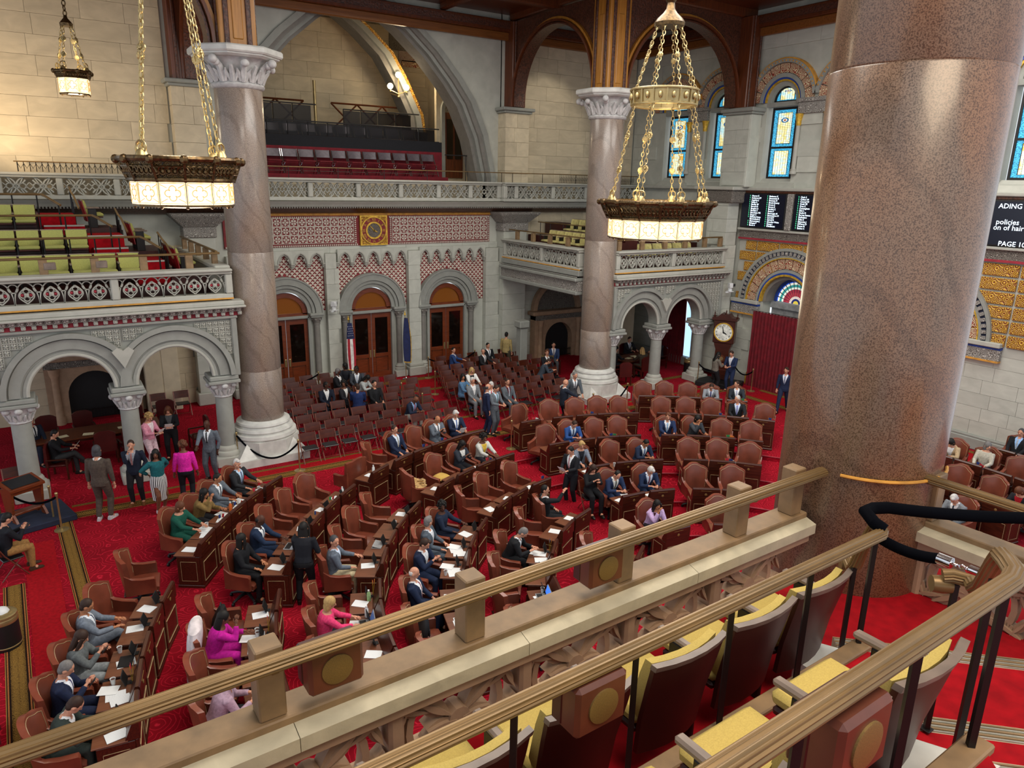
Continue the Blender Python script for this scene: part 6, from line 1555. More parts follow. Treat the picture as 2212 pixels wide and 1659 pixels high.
# ------------------------------------------------------------------ tall clock
cl=thing('longcase_clock','tall carved mahogany clock with white dial beside the crimson curtain','clock',(25.5,21.7,.22),-math.radians(62))
b=MB(); b.cbox(-.36,.36,-.2,.25,0,.5,.03); b.build('base',M['mahog'],cl)
b=MB(); b.ext([(-.28,.5),(.28,.5),(.34,.7),(.3,1.4),(.38,1.6),(.4,1.72),(-.4,1.72),(-.38,1.6),(-.3,1.4),(-.34,.7)],-.16,.2); b.build('trunk',M['mahog'],cl)
b=MB(); b.cbox(-.47,.47,-.2,.24,1.7,2.75,.03); b.build('hood',M['mahog'],cl)
b=MB(); b.ext([(-.55,2.75),(.55,2.75),(.55,2.86),(.3,2.9),(.16,3.06),(0,3.0),(-.16,3.06),(-.3,2.9),(-.55,2.86)],-.24,.26); b.build('pediment',M['mahog'],cl)
for x in (-.5,0,.5): 
    b=MB(); b.lathe([(.04,2.86),(.05,2.92),(.02,2.96),(.035,3.02),(.001,3.12)],10,Matrix.Translation((x,0,.1 if x==0 else 0))); b.build('finial',M['mahog'],cl,True)
b=MB(); b.arch((0,2.22),.0001,.38,0,2*PI,36,-.225,-.2); b.build('dial',plain('dial_white','dfe2d8',.5),cl)
b=MB(); b.arch((0,2.22),.38,.43,0,2*PI,36,-.24,-.19); b.build('bezel',M['gold'],cl,True)
nb=thing('numeral_ring',None,None); nb.parent=cl; nb.location=(0,0,2.22); numerals(nb,.31,.1,M['black'],-.23)
hn=thing('clock_hands',None,None); hn.parent=cl; hn.location=(0,0,2.22); hands(hn,-.235,M['black'],(3,58),.3)
b=MB(); b.arch((0,1.0),.1,.16,0,2*PI,24,-.18,-.15); b.build('pendulum_window',M['walnut'],cl,True); b=MB(); b.arch((0,1.0),.0001,.09,0,2*PI,20,-.175,-.15); b.build('pendulum',M['brass'],cl)
b=MB(); b.cbox(-.95,.95,-.75,.5,0,.22,.02); b.build('low_plinth',M['black'],None,loc=(25.35,21.55,0),rz=-math.radians(62),label='low black platform under the tall clock',cat='platform')
# ------------------------------------------------------------------ lectern, platform, bins
lp=at_z(62,1135)
b=MB(); b.cbox(-.9,.95,-.65,.75,0,.16,.02); b.build('platform',M['navy'],None,loc=(lp.x+.0,lp.y+.15,0),rz=.25,label='dark navy carpeted platform under the lectern',cat='platform')
le=thing('lectern','carved wooden lectern with dark sloping top at the left edge','lectern',(lp.x-.02,lp.y+.25,.16),math.radians(28))
b=MB(); b.ext([(-.28,.95),(.3,.84),(.3,.9),(-.28,1.02)],-.42,.42,'yz',Matrix.Rotation(PI,4,'Z')); b.build('sloping_top',M['doorw'],le)
b=MB(); b.ext([(-.22,1.012),(.24,.925),(.24,.93),(-.22,1.02)],-.34,.34,'yz',Matrix.Rotation(PI,4,'Z')); b.build('leather_inset',M['blacklea'],le)
for s_ in (-1,1):
    b=MB(); b.ext([(-.3,0),(-.24,.1),(-.14,.2),(-.2,.5),(-.26,.92),(.26,.84),(.2,.5),(.14,.2),(.24,.1),(.3,0),(.1,0),(.06,.1),(-.06,.1),(-.1,0)],s_*.36-.03,s_*.36+.03,'yz'); b.build('side_support',M['doorw'],le)
b=MB(); b.cbox(-.38,.38,-.22,.24,.72,.84,.01); b.build('drawer_box',M['doorw'],le); b=MB(); b.cbox(-.36,.36,-.12,.12,.14,.2,.01); b.build('footrest',M['doorw'],le)
def bin_(p,label,bag):
    t=thing('waste_bin',label,'bin',(p[0],p[1],0))
    b=MB(); b.lathe([(.24,0),(.25,.03),(.25,.62),(.24,.63)],28); b.build('drum',M['black'],t,True)
    b=MB(); b.lathe([(.252,.55),(.256,.56),(.256,.64),(.25,.65)],28); b.lathe([(.252,.06),(.256,.065),(.256,.08),(.252,.085)],28); b.build('brass_band',M['brass'],t,True)
    b=MB(); b.lathe([(.25,.64),(.25,.7),(.2,.73),(.12,.735),(.12,.7)],28); b.build('brass_rim',M['brass'],t,True)
    if bag: b=MB(); b.sph((0,0,.74),(.14,.14,.09),9,6); b.build('plastic_bag',M['whitepl'],t,True)
p=fl(16,1395); bin_(p,'black and brass waste bin at the left frame edge',True); p=fl(1487,806); bin_((p[0],p[1]),'black and brass waste bin by the right gallery column',False)
# ------------------------------------------------------------------ committee tables and red armchairs under the galleries
def red_chair():
    c=thing('red_armchair','chair','chair')
    b=MB(); b.cbox(-.27,.27,-.26,.26,.4,.47,.02); b.build('seat',M['leatherdk'],c,True)
    b=MB(); b.ext([(-.29,.42),(-.3,1.0),(-.22,1.06),(-.12,1.1),(.12,1.1),(.22,1.06),(.3,1.0),(.29,.42)],.23,.3,'xz'); b.build('backrest',M['leatherdk'],c,True)
    for sx in (-1,1):
        b=MB(); b.cbox(sx*.3-.03,sx*.3+.03,-.26,.26,.62,.66,.012); b.build('armrest',M['mahog'],c)
        for sy in (-1,1): b=MB(); b.cbox(sx*.29-.025,sx*.29+.025,sy*.25-.025,sy*.25+.025,0,.62 if sy<0 else .45,.006); b.build('leg',M['mahog'],c)
    return c
RC=red_chair(); RCu=[]
def table(loc,rz,L,W_,label):
    t=thing('committee_table',label,'table',loc,rz)
    b=MB(); b.cbox(-L,L,-W_,W_,.72,.77,.015); b.build('table_top',M['walnut'],t); b=MB(); b.cbox(-L+.1,L-.1,-W_+.1,W_-.1,.62,.72,.01); b.build('apron',M['mahog'],t)
    for sx in (-1,1):
        for sy in (-1,1): b=MB(); b.lathe([(.05,0),(.04,.1),(.06,.4),(.04,.62)],10,c=(sx*(L-.15),sy*(W_-.15))); b.build('leg',M['mahog'],t,True)
table((0.7,25.7,0),0,1.9,.6,'long dark committee table in the shadow behind the left arches')
for i,(x,y,r) in enumerate(((-.6,26.75,0),(.45,26.8,.1),(0.9,24.7,PI),(1.6,24.65,PI+.2),(2.9,26.9,-.3),(3.6,24.5,-1.5),(2.0,26.75,.2))):
    place(RC,RCu,(x,y,0),r,'dark red armchair, %s around the committee table behind left arches'%ordn(i),'left committee chairs')
table((23.4,25.2,0),.1,1.2,.6,'committee table with yellow papers behind the right arches')
for i,(x,y,r) in enumerate(((21.4,23.75,PI-.3),(22.9,24.1,PI),(21.85,24.9,PI/2),(24.0,26.4,0),(25.1,25.3,-PI/2),(18.8,26.0,2.5))):
    place(RC,RCu,(x,y,0),r,'dark red armchair, %s around the committee table behind right arches'%ordn(i),'right committee chairs')
for i,x in enumerate((2.95,3.75)):
    place(FOLD,FOLDu,(x,28.6,0),0,'%s stack of folding chairs by the recess wall'%('left','right')[i],'left folding chairs')
# ------------------------------------------------------------------ wall cameras
for (x,y,z,rz,lab) in ((10.1,29.5,3.45,2.3,'white pan-tilt camera on a bracket between the left doors'),(26.05,22.1,4.25,1.2,'white pan-tilt camera on a bracket beside the gilt tiles')):
    c=thing('wall_camera',lab,'camera',(x,y,z),rz); c.scale=(.72,)*3
    b=MB(); b.cbox(-.22,.22,-.15,.15,-.12,-.08,.01); b.cbox(-.06,.06,-.1,.3,-.2,-.12,.01); b.build('bracket',M['whitepl'],c)
    b=MB(); b.lathe([(.13,-.08),(.13,.06),(.09,.1)],16); b.build('base',M['whitepl'],c,True)
    b=MB(); b.cbox(-.16,.16,-.12,.12,.1,.42,.03); b.build('head',M['whitepl'],c,True)
    b=MB(); b.cbox(-.08,.08,-.3,-.1,.2,.36,.02); b.build('lens',M['black'],c,True)
b=MB()

q_=at_z(4,1640); curtain('curtain','crimson curtain edge at the bottom left corner',q_.y-.6,q_.y+.9,q_.x-.12,0,1.4,8)  # leftcurtain
# ------------------------------------------------------------------ people
def two_bone(a,t,l1,l2,pole):
    a=Vector(a);t=Vector(t); d=t-a; L=min(d.length,(l1+l2)*.995); n=d.normalized(); t=a+n*L
    x=(l1*l1-l2*l2+L*L)/(2*L); h=math.sqrt(max(0,l1*l1-x*x)); p=Vector(pole); p=(p-n*p.dot(n)).normalized()
    return a+n*x+p*h, t
def ell(c,rx,ry,ax,n=14):            # ring of points around c, ax = (side, front) vectors
    return [Vector(c)+ax[0]*(rx*math.cos(2*PI*k/n))+ax[1]*(ry*math.sin(2*PI*k/n)) for k in range(n)]
POSES={
 'sit_desk':dict(sit=1,lean=10,hands=((.15,-.46,.82),(-.13,-.46,.82)),pitch=16),
 'sit_write':dict(sit=1,lean=24,hands=((.12,-.47,.82),(-.1,-.46,.83)),pitch=42),
 'sit_back':dict(sit=1,lean=-7,hands=((.15,-.22,.68),(-.14,-.24,.69)),pitch=6),
 'sit_turn':dict(sit=1,lean=2,hands=((.15,-.3,.74),(-.12,-.3,.72)),pitch=4,yaw=52),
 'sit_turn2':dict(sit=1,lean=4,hands=((.2,-.4,.82),(-.12,-.3,.72)),pitch=4,yaw=-50),
 'sit_phone':dict(sit=1,lean=6,hands=((.07,-.32,.94),(-.07,-.3,.98)),pitch=28),
 'sit_read':dict(sit=1,lean=-2,hands=((.14,-.36,.86),(-.14,-.36,.86)),pitch=24,cross=1),
 'sit_chin':dict(sit=1,lean=20,hands=((.14,-.47,.82),(-.07,-.36,1.1)),pitch=12,pole=(.25,-.5,-1)),
 'sit_raise':dict(sit=1,lean=-4,hands=((.14,-.22,.69),(-.16,-.34,1.25)),pitch=2,yaw=-25),
 'stand':dict(hands=((.27,-.04,.84),(-.27,-.06,.84)),pitch=4,yaw=15),
 'stand_chin':dict(hands=((.2,-.12,.95),(-.05,-.2,1.46)),pitch=8,yaw=10),
 'stand_hips':dict(hands=((.17,.15,1.02),(-.17,.15,1.02)),pitch=4,yaw=-35),
 'stand_hold':dict(hands=((.1,-.34,1.12),(-.1,-.34,1.12)),pitch=28),
 'stand_reach':dict(hands=((.24,-.05,.9),(-.12,-.52,1.12)),pitch=4),
 'stand_lean':dict(lean=16,hands=((.22,-.42,.9),(-.2,-.3,.95)),pitch=10),
 'walk':dict(hands=((.26,.08,.88),(-.25,-.1,.88)),pitch=3,stride=.34),
}
def person_raw(ps,fem):
    sit=ps.get('sit'); lean=math.radians(ps.get('lean',2)); k=.95 if fem else 1.0
    sh=.165 if fem else .192
    P={}
    if sit: P['hip']=Vector((0,.06,.58)); legz=.58
    else: P['hip']=Vector((0,0,.93*k)); legz=.93*k
    sp=Vector((0,-math.sin(lean),math.cos(lean))); fr=Vector((0,-math.cos(lean),-math.sin(lean))); X=Vector((1,0,0))
    P['neck']=P['hip']+sp*(.53*k); P['sp']=sp; P['fr']=fr
    yaw=math.radians(ps.get('yaw',0)); pit=math.radians(ps.get('pitch',5))
    HM=Matrix.Rotation(yaw,4,'Z')@Matrix.Rotation(pit,4,'X')
    hc=P['neck']+sp*.06+(HM.to_3x3()@Vector((0,-.02,.115)))
    P['head']=Matrix.Translation(hc)@HM
    arms=[]
    for i,s_ in enumerate((1,-1)):
        S=P['neck']+X*(s_*sh)+sp*-.045
        E,Wr=two_bone(S,ps['hands'][i],.29*k,.25*k,Vector((s_*ps['pole'][0],ps['pole'][1],ps['pole'][2])) if 'pole' in ps else Vector((s_*.6,.5,-.7)))
        arms.append((S,E,Wr))
    legs=[]
    for i,s_ in enumerate((1,-1)):
        h=P['hip']+X*(s_*.095)
        if sit:
            if ps.get('cross') and s_<0: kn=Vector((.0,-.38,.68)); an=Vector((.1,-.56,.42))
            else: kn=Vector((s_*.13,-.36,.56)); an=Vector((s_*.13,-.36-.02*s_,.09))
            ft=Vector((0,-1,0)) if not(ps.get('cross') and s_<0) else Vector((.3,-.8,-.5)).normalized()
        else:
            st=ps.get('stride',.04)*s_; an=Vector((s_*.11,st,.09)); kn,_=two_bone(h,an,.44*k,.43*k,Vector((s_*.1,-1,0))); ft=Vector((s_*.25,-1,0)).normalized()
        legs.append((h,kn,an,ft))
    return P,sp,fr,X,arms,legs,sh,k
def limb(mb,pts,rs,n=10,sub=3):
    Q=[];Rr=[]
    for a in range(len(pts)-1):
        for j in range(sub): t=j/sub; Q.append(Vector(pts[a]).lerp(Vector(pts[a+1]),t)); Rr.append(rs[a]+(rs[a+1]-rs[a])*t)
    Q.append(Vector(pts[-1])); Rr.append(rs[-1]); mb.tube(Q,Rr,n)
def torso(mb,P,sp,fr,X,sh,g,fem,z0=-.1,z1=.56):
    prof=[(-.1,.15,.115),(0,.165,.12),(.12,.14 if fem else .152,.105),(.24,.145 if fem else .165,.115 if not fem else .12),(.36,.16 if fem else .185,.125 if not fem else .13),(.44,.155 if fem else .185,.11),(.5,.11,.085),(.535,.062,.06)]
    secs=[ell(P['hip']+sp*d,rx+g,ry+g,(X,fr)) for d,rx,ry in prof if z0<=d<=z1]
    mb.loft(secs)
def make_person(pose,fem):
    ps=POSES[pose]; P,sp,fr,X,arms,legs,sh,k=person_raw(ps,fem)
    body=MB(); torso(body,P,sp,fr,X,sh,0,fem)
    HMx=P['head']; hs=.93 if fem else 1.0
    body.sph((0,0,.012),(.076*hs,.094*hs,.105*hs),16,12,HMx); body.sph((0,-.022,-.052),(.058*hs,.066*hs,.066*hs),12,9,HMx)
    body.loft([[(-.012,-.085,.02),(.012,-.085,.02),(.012,-.07,.02),(-.012,-.07,.02)],[(-.02,-.115,-.028),(.02,-.115,-.028),(.016,-.08,-.028),(-.016,-.08,-.028)],[(-.012,-.1,-.036),(.012,-.1,-.036),(.01,-.08,-.036),(-.01,-.08,-.036)]],True,HMx)
    for s_ in (-1,1): body.sph((s_*.078*hs,.008,-.012),(.016,.026,.036),8,6,HMx)
    limb(body,[P['neck']-sp*.05,P['neck']+sp*.05,HMx@Vector((0,.01,-.03))],[.06,.052,.055],12)
    fing=MB()
    for (S,E,Wr),s_ in zip(arms,(1,-1)):
        limb(body,[S,S.lerp(E,.35),E,E.lerp(Wr,.4),Wr],[.055,.05,.04,.038,.026],10)
        d=(Wr-E).normalized(); u=d.cross(Vector((0,0,1))); u=u.normalized() if u.length>.1 else X; v=u.cross(d)
        pc=Wr+d*.045; R=Matrix(((u.x,d.x,v.x,pc.x),(u.y,d.y,v.y,pc.y),(u.z,d.z,v.z,pc.z),(0,0,0,1)))
        body.sph((0,0,0),(.038,.052,.018),9,7,R)
        for f in range(4):
            o=(f-1.5)*.018; L=(.062,.074,.07,.055)[f]
            fing.tube([(o,.035,0),(o*1.05,.035+L*.5,-.006),(o*1.05,.035+L*.85,-.022),(o,.035+L,-.04)],[.0095,.009,.0085,.006],6,M=R)
        side=-s_ if u.dot(X)>0 else s_
        fing.tube([(side*.028,-.015,0),(side*.05,.015,-.008),(side*.052,.045,-.02)],[.011,.0105,.008],6,M=R)
    for h,kn,an,ft in legs:
        limb(body,[h,h.lerp(kn,.5),kn,kn.lerp(an,.35),an],[.09,.075,.056,.052,.036],12)
        body.sph(tuple(an+ft*.06+Vector((0,0,-.03))),(.045,.045,.04),8,6)
    top=MB(); torso(top,P,sp,fr,X,sh,.022,fem,-.1 if not fem else -.09,.51)
    for S,E,Wr in arms: limb(top,[S-(E-S)*.08,S,S.lerp(E,.4),E,E.lerp(Wr,.9)],[.06,.078,.068,.055,.042],12)
    limb(top,[P['neck']-sp*.09+X*-sh*.9,P['neck']-sp*.03,P['neck']-sp*.09+X*sh*.9],[.065,.07,.065],10)
    bot=MB(); bot.loft([ell(P['hip']+sp*d,rx,ry,(X,fr)) for d,rx,ry in ((-.1,.15,.12),(-.02,.182,.14),(.07,.172,.13),(.12,.162,.12))])
    for h,kn,an,ft in legs: limb(bot,[h,h.lerp(kn,.5),kn,kn.lerp(an,.4),an+Vector((0,0,.0))],[.108,.094,.075,.068,.055],12)
    sk=MB()
    if not ps.get('sit'):
        sk.loft([ell((0,0,z),rx,ry,(X,fr),18) for z,rx,ry in ((1.06*k,.17,.125),(.95*k,.2,.16),(.75,.205,.17),(.5,.185,.16),(.36,.175,.15))])
    else:
        sk.loft([ell(c,rx,rz_,(X,Vector((0,-.3,1)).normalized()),16) for c,rx,rz_ in (((0,.08,.62),.19,.15),((0,-.1,.6),.22,.13),((0,-.32,.58),.21,.11),((0,-.42,.5),.19,.1))])
    shoes=[]
    for h,kn,an,ft in legs:
        s=MB(); sd=ft.cross(Vector((0,0,1))).normalized(); u_=sd.cross(ft)
        b0=an+ft*-.07-u_*.09
        s.loft([[b0+ft*d+sd*w_*c+u_*hh*e for c,e in ((-1,0),(1,0),(1,.5),(.6,1),(-.6,1),(-1,.5))] for d,w_,hh in ((0,.034,.08),(.06,.038,.1),(.13,.042,.085),(.2,.046,.06),(.255,.036,.045),(.275,.02,.03))]); shoes.append(s)
    return dict(P=P,sp=sp,fr=fr,body=body,fing=fing,top=top,bot=bot,sk=sk,shoes=shoes,legs=legs,arms=arms,ps=ps)
USED=[('sit_desk',0),('sit_desk',1),('sit_write',0),('sit_write',1),('sit_back',0),('sit_back',1),('sit_turn',0),('sit_turn',1),('sit_turn2',0),('sit_turn2',1),('sit_phone',0),('sit_phone',1),('sit_read',0),('sit_chin',1),('sit_raise',0),
 ('stand',0),('stand',1),('stand_chin',0),('stand_hips',1),('stand_hold',0),('stand_hold',1),('stand_reach',0),('stand_lean',0),('stand_lean',1),('walk',0)]
MT0=plain('skin_placeholder','b98a6c',.6)
raw={}; tmp=[]
def remesh_later(key,mb,vox,smooth):
    me=bpy.data.meshes.new('tmp'); me.from_pydata(mb.v,[],mb.f); me.validate()
    bm=bmesh.new(); bm.from_mesh(me); bmesh.ops.recalc_face_normals(bm,faces=bm.faces); bm.to_mesh(me); bm.free()
    o=bpy.data.objects.new('tmp',me); COL.objects.link(o)
    r=o.modifiers.new('r','REMESH'); r.mode='VOXEL'; r.voxel_size=vox
    s=o.modifiers.new('s','SMOOTH'); s.factor=.5; s.iterations=smooth
    tmp.append((key,o))
for u in USED:
    R_=raw[u]=make_person(*u)
    remesh_later((u,'body'),R_['body'],.0115,2); remesh_later((u,'top'),R_['top'],.0125,4); remesh_later((u,'bot'),R_['bot'],.017,3)
dg=bpy.context.evaluated_depsgraph_get(); PM={}
for key,o in tmp:
    me=bpy.data.meshes.new_from_object(o.evaluated_get(dg)); me.shade_smooth(); PM[key]=me
for key,o in tmp: me=o.data; bpy.data.objects.remove(o); bpy.data.meshes.remove(me)
for u in USED:
    R_=raw[u]; P=R_['P']; inv=P['head'].inverted()
    me=PM[u,'body']; me.name='person_body'
    # add separate fingers to the body mesh
    bm=bmesh.new(); bm.from_mesh(me); f=R_['fing']; vv=[bm.verts.new(p) for p in f.v]
    for q in f.f:
        try: bm.faces.new([vv[i] for i in q]).smooth=True
        except ValueError: pass
    bm.to_mesh(me); bm.free()
    me.materials.clear()
    for m in (MT0,M['black'],M['redpaint']): me.materials.append(m)
    mi=[]
    for p in me.polygons:
        c=inv@p.center; x=abs(c.x); k=0
        if c.y<-.06:
            if .022<x<.04 and -.003<c.z<.009: k=1
            elif x<.026 and -.073<c.z<-.058: k=2
        mi.append(k)
    me.polygons.foreach_set('material_index',mi)
    me=PM[u,'top']; me.name='jacket'; me.materials.clear()
    for m in (MT0,M['white'],M['navy']): me.materials.append(m)
    mi=[]; h=P['hip']; n=P['neck']; sp=R_['sp']; fr=R_['fr']; L=(n-h).length; arms=R_['arms']
    for p in me.polygons:
        c=p.center; s_=(c-h).dot(sp)/L; d=(c-h-sp*(s_*L)).dot(fr); k=0
        if d>.04 and .3<s_<.99 and p.normal.dot(fr)>.05:
            w_=.012+.088*max(0,(s_-.36)/.64)
            if abs(c.x)<w_ and s_>.36: k=1
            if abs(c.x)<.02 and s_>.36: k=2
            elif k and False: pass
        if (c-n-sp*.0).length<.088: k=1
        for S,E,Wr in arms:
            if (c-Wr).length<.03: k=1
        mi.append(k)
    me.polygons.foreach_set('material_index',mi)
    PM[u,'bot'].name='trousers'; PM[u,'bot'].materials.clear(); PM[u,'bot'].materials.append(MT0)
    PM[u,'sk']=R_['sk'].mesh('skirt',MT0,True)
    PM[u,'shoes']=[s.mesh('shoe',M['black'],True) for s in R_['shoes']]
# hair, in head coordinates
def hair_mesh(kind):
    b=MB(); rr=random.Random(5)
    if kind=='short': b.sph((0,.016,.026),(.083,.098,.104),14,10); b.sph((0,.05,-.02),(.074,.06,.08),10,8)
    elif kind=='side': b.sph((0,.018,.024),(.085,.1,.108),14,10); b.sph((0,.05,-.02),(.078,.062,.085),10,8); b.sph((.03,-.05,.085),(.05,.05,.035),9,6)
    elif kind=='bald': 
        for s_ in (-1,1): b.sph((s_*.06,.04,.0),(.026,.055,.045),9,7)
        b.sph((0,.07,-.01),(.06,.035,.05),10,7)
    elif kind=='long':
        b.sph((0,.018,.026),(.087,.102,.106),14,10)
        b.loft([ell((0,.05,z),rx,ry,(Vector((1,0,0)),Vector((0,1,0))),12) for z,rx,ry in ((.03,.085,.06),(-.06,.092,.06),(-.16,.1,.055),(-.26,.095,.05),(-.33,.06,.03))])
        for s_ in (-1,1): b.tube([(s_*.08,-.02,.03),(s_*.092,-.02,-.08),(s_*.095,-.01,-.2)],[.03,.034,.02],8)
    elif kind=='bob':
        b.sph((0,.018,.024),(.09,.105,.108),14,10); b.loft([ell((0,.035,z),rx,ry,(Vector((1,0,0)),Vector((0,1,0))),12) for z,rx,ry in ((.03,.088,.075),(-.06,.098,.075),(-.12,.09,.06))])
    elif kind=='curly':
        for i in range(60):
            a=rr.uniform(0,2*PI); t=rr.uniform(-.35,1); q=math.sqrt(max(0,1-t*t)); p=(.088*q*math.cos(a),.03+.1*q*math.sin(a),.02+.11*t)
            if p[1]<-.045 and p[2]<.06: continue
            b.sph(p,rr.uniform(.025,.04),6,5)
        b.sph((0,.02,.026),(.085,.1,.105),12,9)
    elif kind=='braids':
        b.sph((0,.018,.026),(.086,.101,.105),14,10)
        for i in range(16):
            a=PI*.0+PI*i/15; x=.085*math.cos(a); y=.02+.08*math.sin(a)
            b.tube([(x,y,.02),(x*1.15,y*1.1+.01,-.1),(x*1.2,y*1.15+.02,-.24),(x*1.1,y*1.15,-.36)],[.015,.014,.013,.007],6)
    elif kind=='cap': b.sph((0,.03,.085),(.07,.075,.035),12,8); b.sph((0,.016,.02),(.08,.096,.1),12,9)
    return b.mesh('hair',MT0,True)
HAIR={k:hair_mesh(k) for k in ('short','side','bald','long','bob','curly','braids','cap')}
_mc={}
def cloth(c,kind='cloth'):
    key=(c,kind)
    if key not in _mc: _mc[key]=plain('%s_%s'%(kind,c),c,{'cloth':.85,'skin':.55,'hair':.6,'shoe':.4}[kind],0,.1,25,0,.3)
    return _mc[key]
SK=dict(l='c08a70',m='a8704f',b='6b4330',d='4a2c20'); HC=dict(k='14110f',b='33221a',g='6d6a68',w='bdbab6',y='a98a58',r='5a3420',s='3d3d40')
def stripes():
    t=NT('striped_knit'); sp=t.n('SeparateXYZ'); t.l(t.coord('Object'),sp.inputs[0]); a=t.math('ARCTAN2',sp.outputs[1],sp.outputs[0])
    t.col(t.mix(t.math('GREATER_THAN',t.math('SINE',t.math('MULTIPLY',a,26)),0),'14151c','d8d8d8')); return t.done(.85)
PEOPLE=[]
def person(label,loc,rz,pose,fem=0,skin='l',hair=('short','b'),top='1c2233',shirt='d8dce0',tie='26304f',bot=None,shoe='17130f',skirt=None,z=None,scale=1.07,hairc=None,group=None):
    u=(pose,fem) if (pose,fem) in raw else (pose,1-fem); R_=raw[u]
    o=inst('person',PM[u,'body'],None,loc,(0,0,rz),(scale,)*3); tag(o,label,'person',group)
    def om(ob,i,m): ob.material_slots[i].link='OBJECT'; ob.material_slots[i].material=m
    om(o,0,cloth(SK[skin],'skin'))
    if skin in 'bd': om(o,2,cloth('5a2a24','skin'))
    else: om(o,2,cloth('96584c','skin'))
    j=inst('jacket',PM[u,'top'],o); tm=cloth(top) if isinstance(top,str) else top
    om(j,0,tm); om(j,1,cloth(shirt) if shirt else tm); om(j,2,cloth(tie) if tie else (cloth(shirt) if shirt else tm))
    if skirt is not None:
        s=inst('skirt',PM[u,'sk'],o); om(s,0,skirt if not isinstance(skirt,str) else cloth(skirt)) 
    else:
        t=inst('trousers',PM[u,'bot'],o); om(t,0,cloth(bot or (top if isinstance(top,str) else '1c2233')))
    for m in PM[u,'shoes']: s=inst('shoe',m,o); om(s,0,cloth(shoe,'shoe'))
    if hair:
        h=inst('hair',HAIR[hair[0]],o); h.matrix_local=R_['P']['head']; om(h,0,cloth(HC[hair[1]],'hair'))
    PEOPLE.append(o); return o
def hand(o,pose,fem,i):        # world position of a wrist, for held things
    u=(pose,fem); Wr=raw[u]['arms'][i][2]; return Matrix.LocRotScale(o.location,o.rotation_euler,o.scale)@Wr
def seat(key,label,pose,fem=0,dr=0,**kw):
    x,y,z,rz,ch,a=SEATS[key]; ch.rotation_euler=(0,0,math.radians(a)-PI/2+math.radians(dr)); rz=math.radians(a)-PI/2+math.radians(dr)
    return person(label,(x,y,z+.045),rz,pose,fem,**kw)
# ---- members at their desks
LP={}
def S(key,label,pose,fem=0,**kw):
    o=seat(key,label,pose,fem,**kw); LP[key]=(o,pose,fem); return o
S((12.0,'B',1),'woman in dark green dress seated at the left block\'s back row','sit_desk',1,skin='l',hair=('bob','r'),top='0f4a3c',shirt=None,tie=None,bot='0f4a3c',dr=-8)
S((12.0,'B',2),'woman in leopard-print blouse eating at her desk','sit_chin',1,skin='m',hair=('long','k'),top='7a6238',shirt=None,tie=None,bot='1b1b1f')
S((12.0,'B',3),'man in grey suit and dark tie writing beside the orange bottle','sit_desk',0,skin='m',hair=('short','k'),top='5c646e',shirt='d8dde2',tie='1d2430')
S((12.0,'B',4),'white-haired man in dark suit holding a cup at the back row','sit_turn2',0,skin='l',hair=('side','w'),top='26282c',shirt='a9c4dd',tie='4a4a66')
S((12.0,'A',3),'man in grey suit with crossed legs looking at his phone','sit_read',0,skin='m',hair=('short','b'),top='6b7480',shirt='cfd6de',tie='39435a',dr=10)
S((12.0,'A',2),'woman with long dark curls in grey jacket using a phone','sit_phone',1,skin='l',hair=('long','b'),top='5a5f60',shirt=None,tie=None,bot='868c8e')
S((12.0,'A',1),'grey-haired man in navy suit and glasses holding up a phone','sit_phone',0,skin='l',hair=('short','g'),top='17203a',shirt='d8dce4',tie='3a3560')
S((12.0,'A',0),'man in dark green jacket bent over his desk behind the rail','sit_write',0,skin='l',hair=('short','b'),top='2b3430',shirt='d5d8da',tie=None)
S((9.9,'B',1),'man in navy suit typing on a blue-screen laptop','sit_desk',0,skin='d',hair=('bald','k'),top='1a2a44',shirt='d8dce0',tie='1a2a44')
S((9.9,'B',0),'smiling woman with long black hair in black sweater','sit_turn',1,skin='m',hair=('long','k'),top='111318',shirt=None,tie=None,bot='101014',dr=-12)
S((9.9,'A',2),'woman in magenta blouse with long braids resting her chin','sit_chin',1,skin='b',hair=('braids','k'),top='b3128a',shirt=None,tie=None,bot='b3128a')
S((9.9,'A',0),'person in mauve shirt half hidden behind the balustrade post','sit_write',0,skin='l',hair=('bald','g'),top='a58a9a',shirt=None,tie=None,bot='2a2a30')
S((8.0,'B',0),'man in grey suit and khakis looking right across the aisle','sit_turn2',0,skin='l',hair=('short','s'),top='5d6673',shirt='b9c8dc',tie=None,bot='b5a787',dr=12)
S((8.0,'A',2),'woman in bright pink jacket typing on a laptop','sit_desk',1,skin='l',hair=('bob','y'),top='d23a6c',shirt=None,tie=None,bot='2a2a33')
S((6.2,'B',1),'man in grey suit seen from behind leaning toward a neighbour','sit_turn',0,skin='l',hair=('side','g'),top='4b5560',shirt='c8ccd2',tie=None)
S((6.2,'B',2),'woman with black curls and dark flowered dress','sit_turn2',1,skin='d',hair=('curly','k'),top='182338',shirt=None,tie=None,skirt='161f33')
S((6.2,'B',0),'brown-haired man in navy suit holding a phone to his face','sit_phone',0,skin='l',hair=('side','b'),top='16223c',shirt='d8dce0',tie=None,dr=-20)
S((6.2,'A',2),'balding white-haired man in navy suit seen from above','sit_back',0,skin='l',hair=('bald','w'),top='16223c',shirt='d8dce0',tie='7a2a33',dr=-15)
S((4.35,'B',1),'grey-haired man in black suit reading papers and phone','sit_write',0,skin='l',hair=('short','g'),top='15171b',shirt='d8dce0',tie='222b40')
S((4.35,'C',1),'bearded man in black suit raising one hand','sit_raise',0,skin='l',hair=('short','k'),top='14161a',shirt='d8dce0',tie=None,dr=50)
S((9.9,'C',2),'man in navy suit with grey tie leaning back near the folding chairs','sit_back',0,skin='l',hair=('short','b'),top='1b2640',shirt='c2cddc',tie='8a8578')
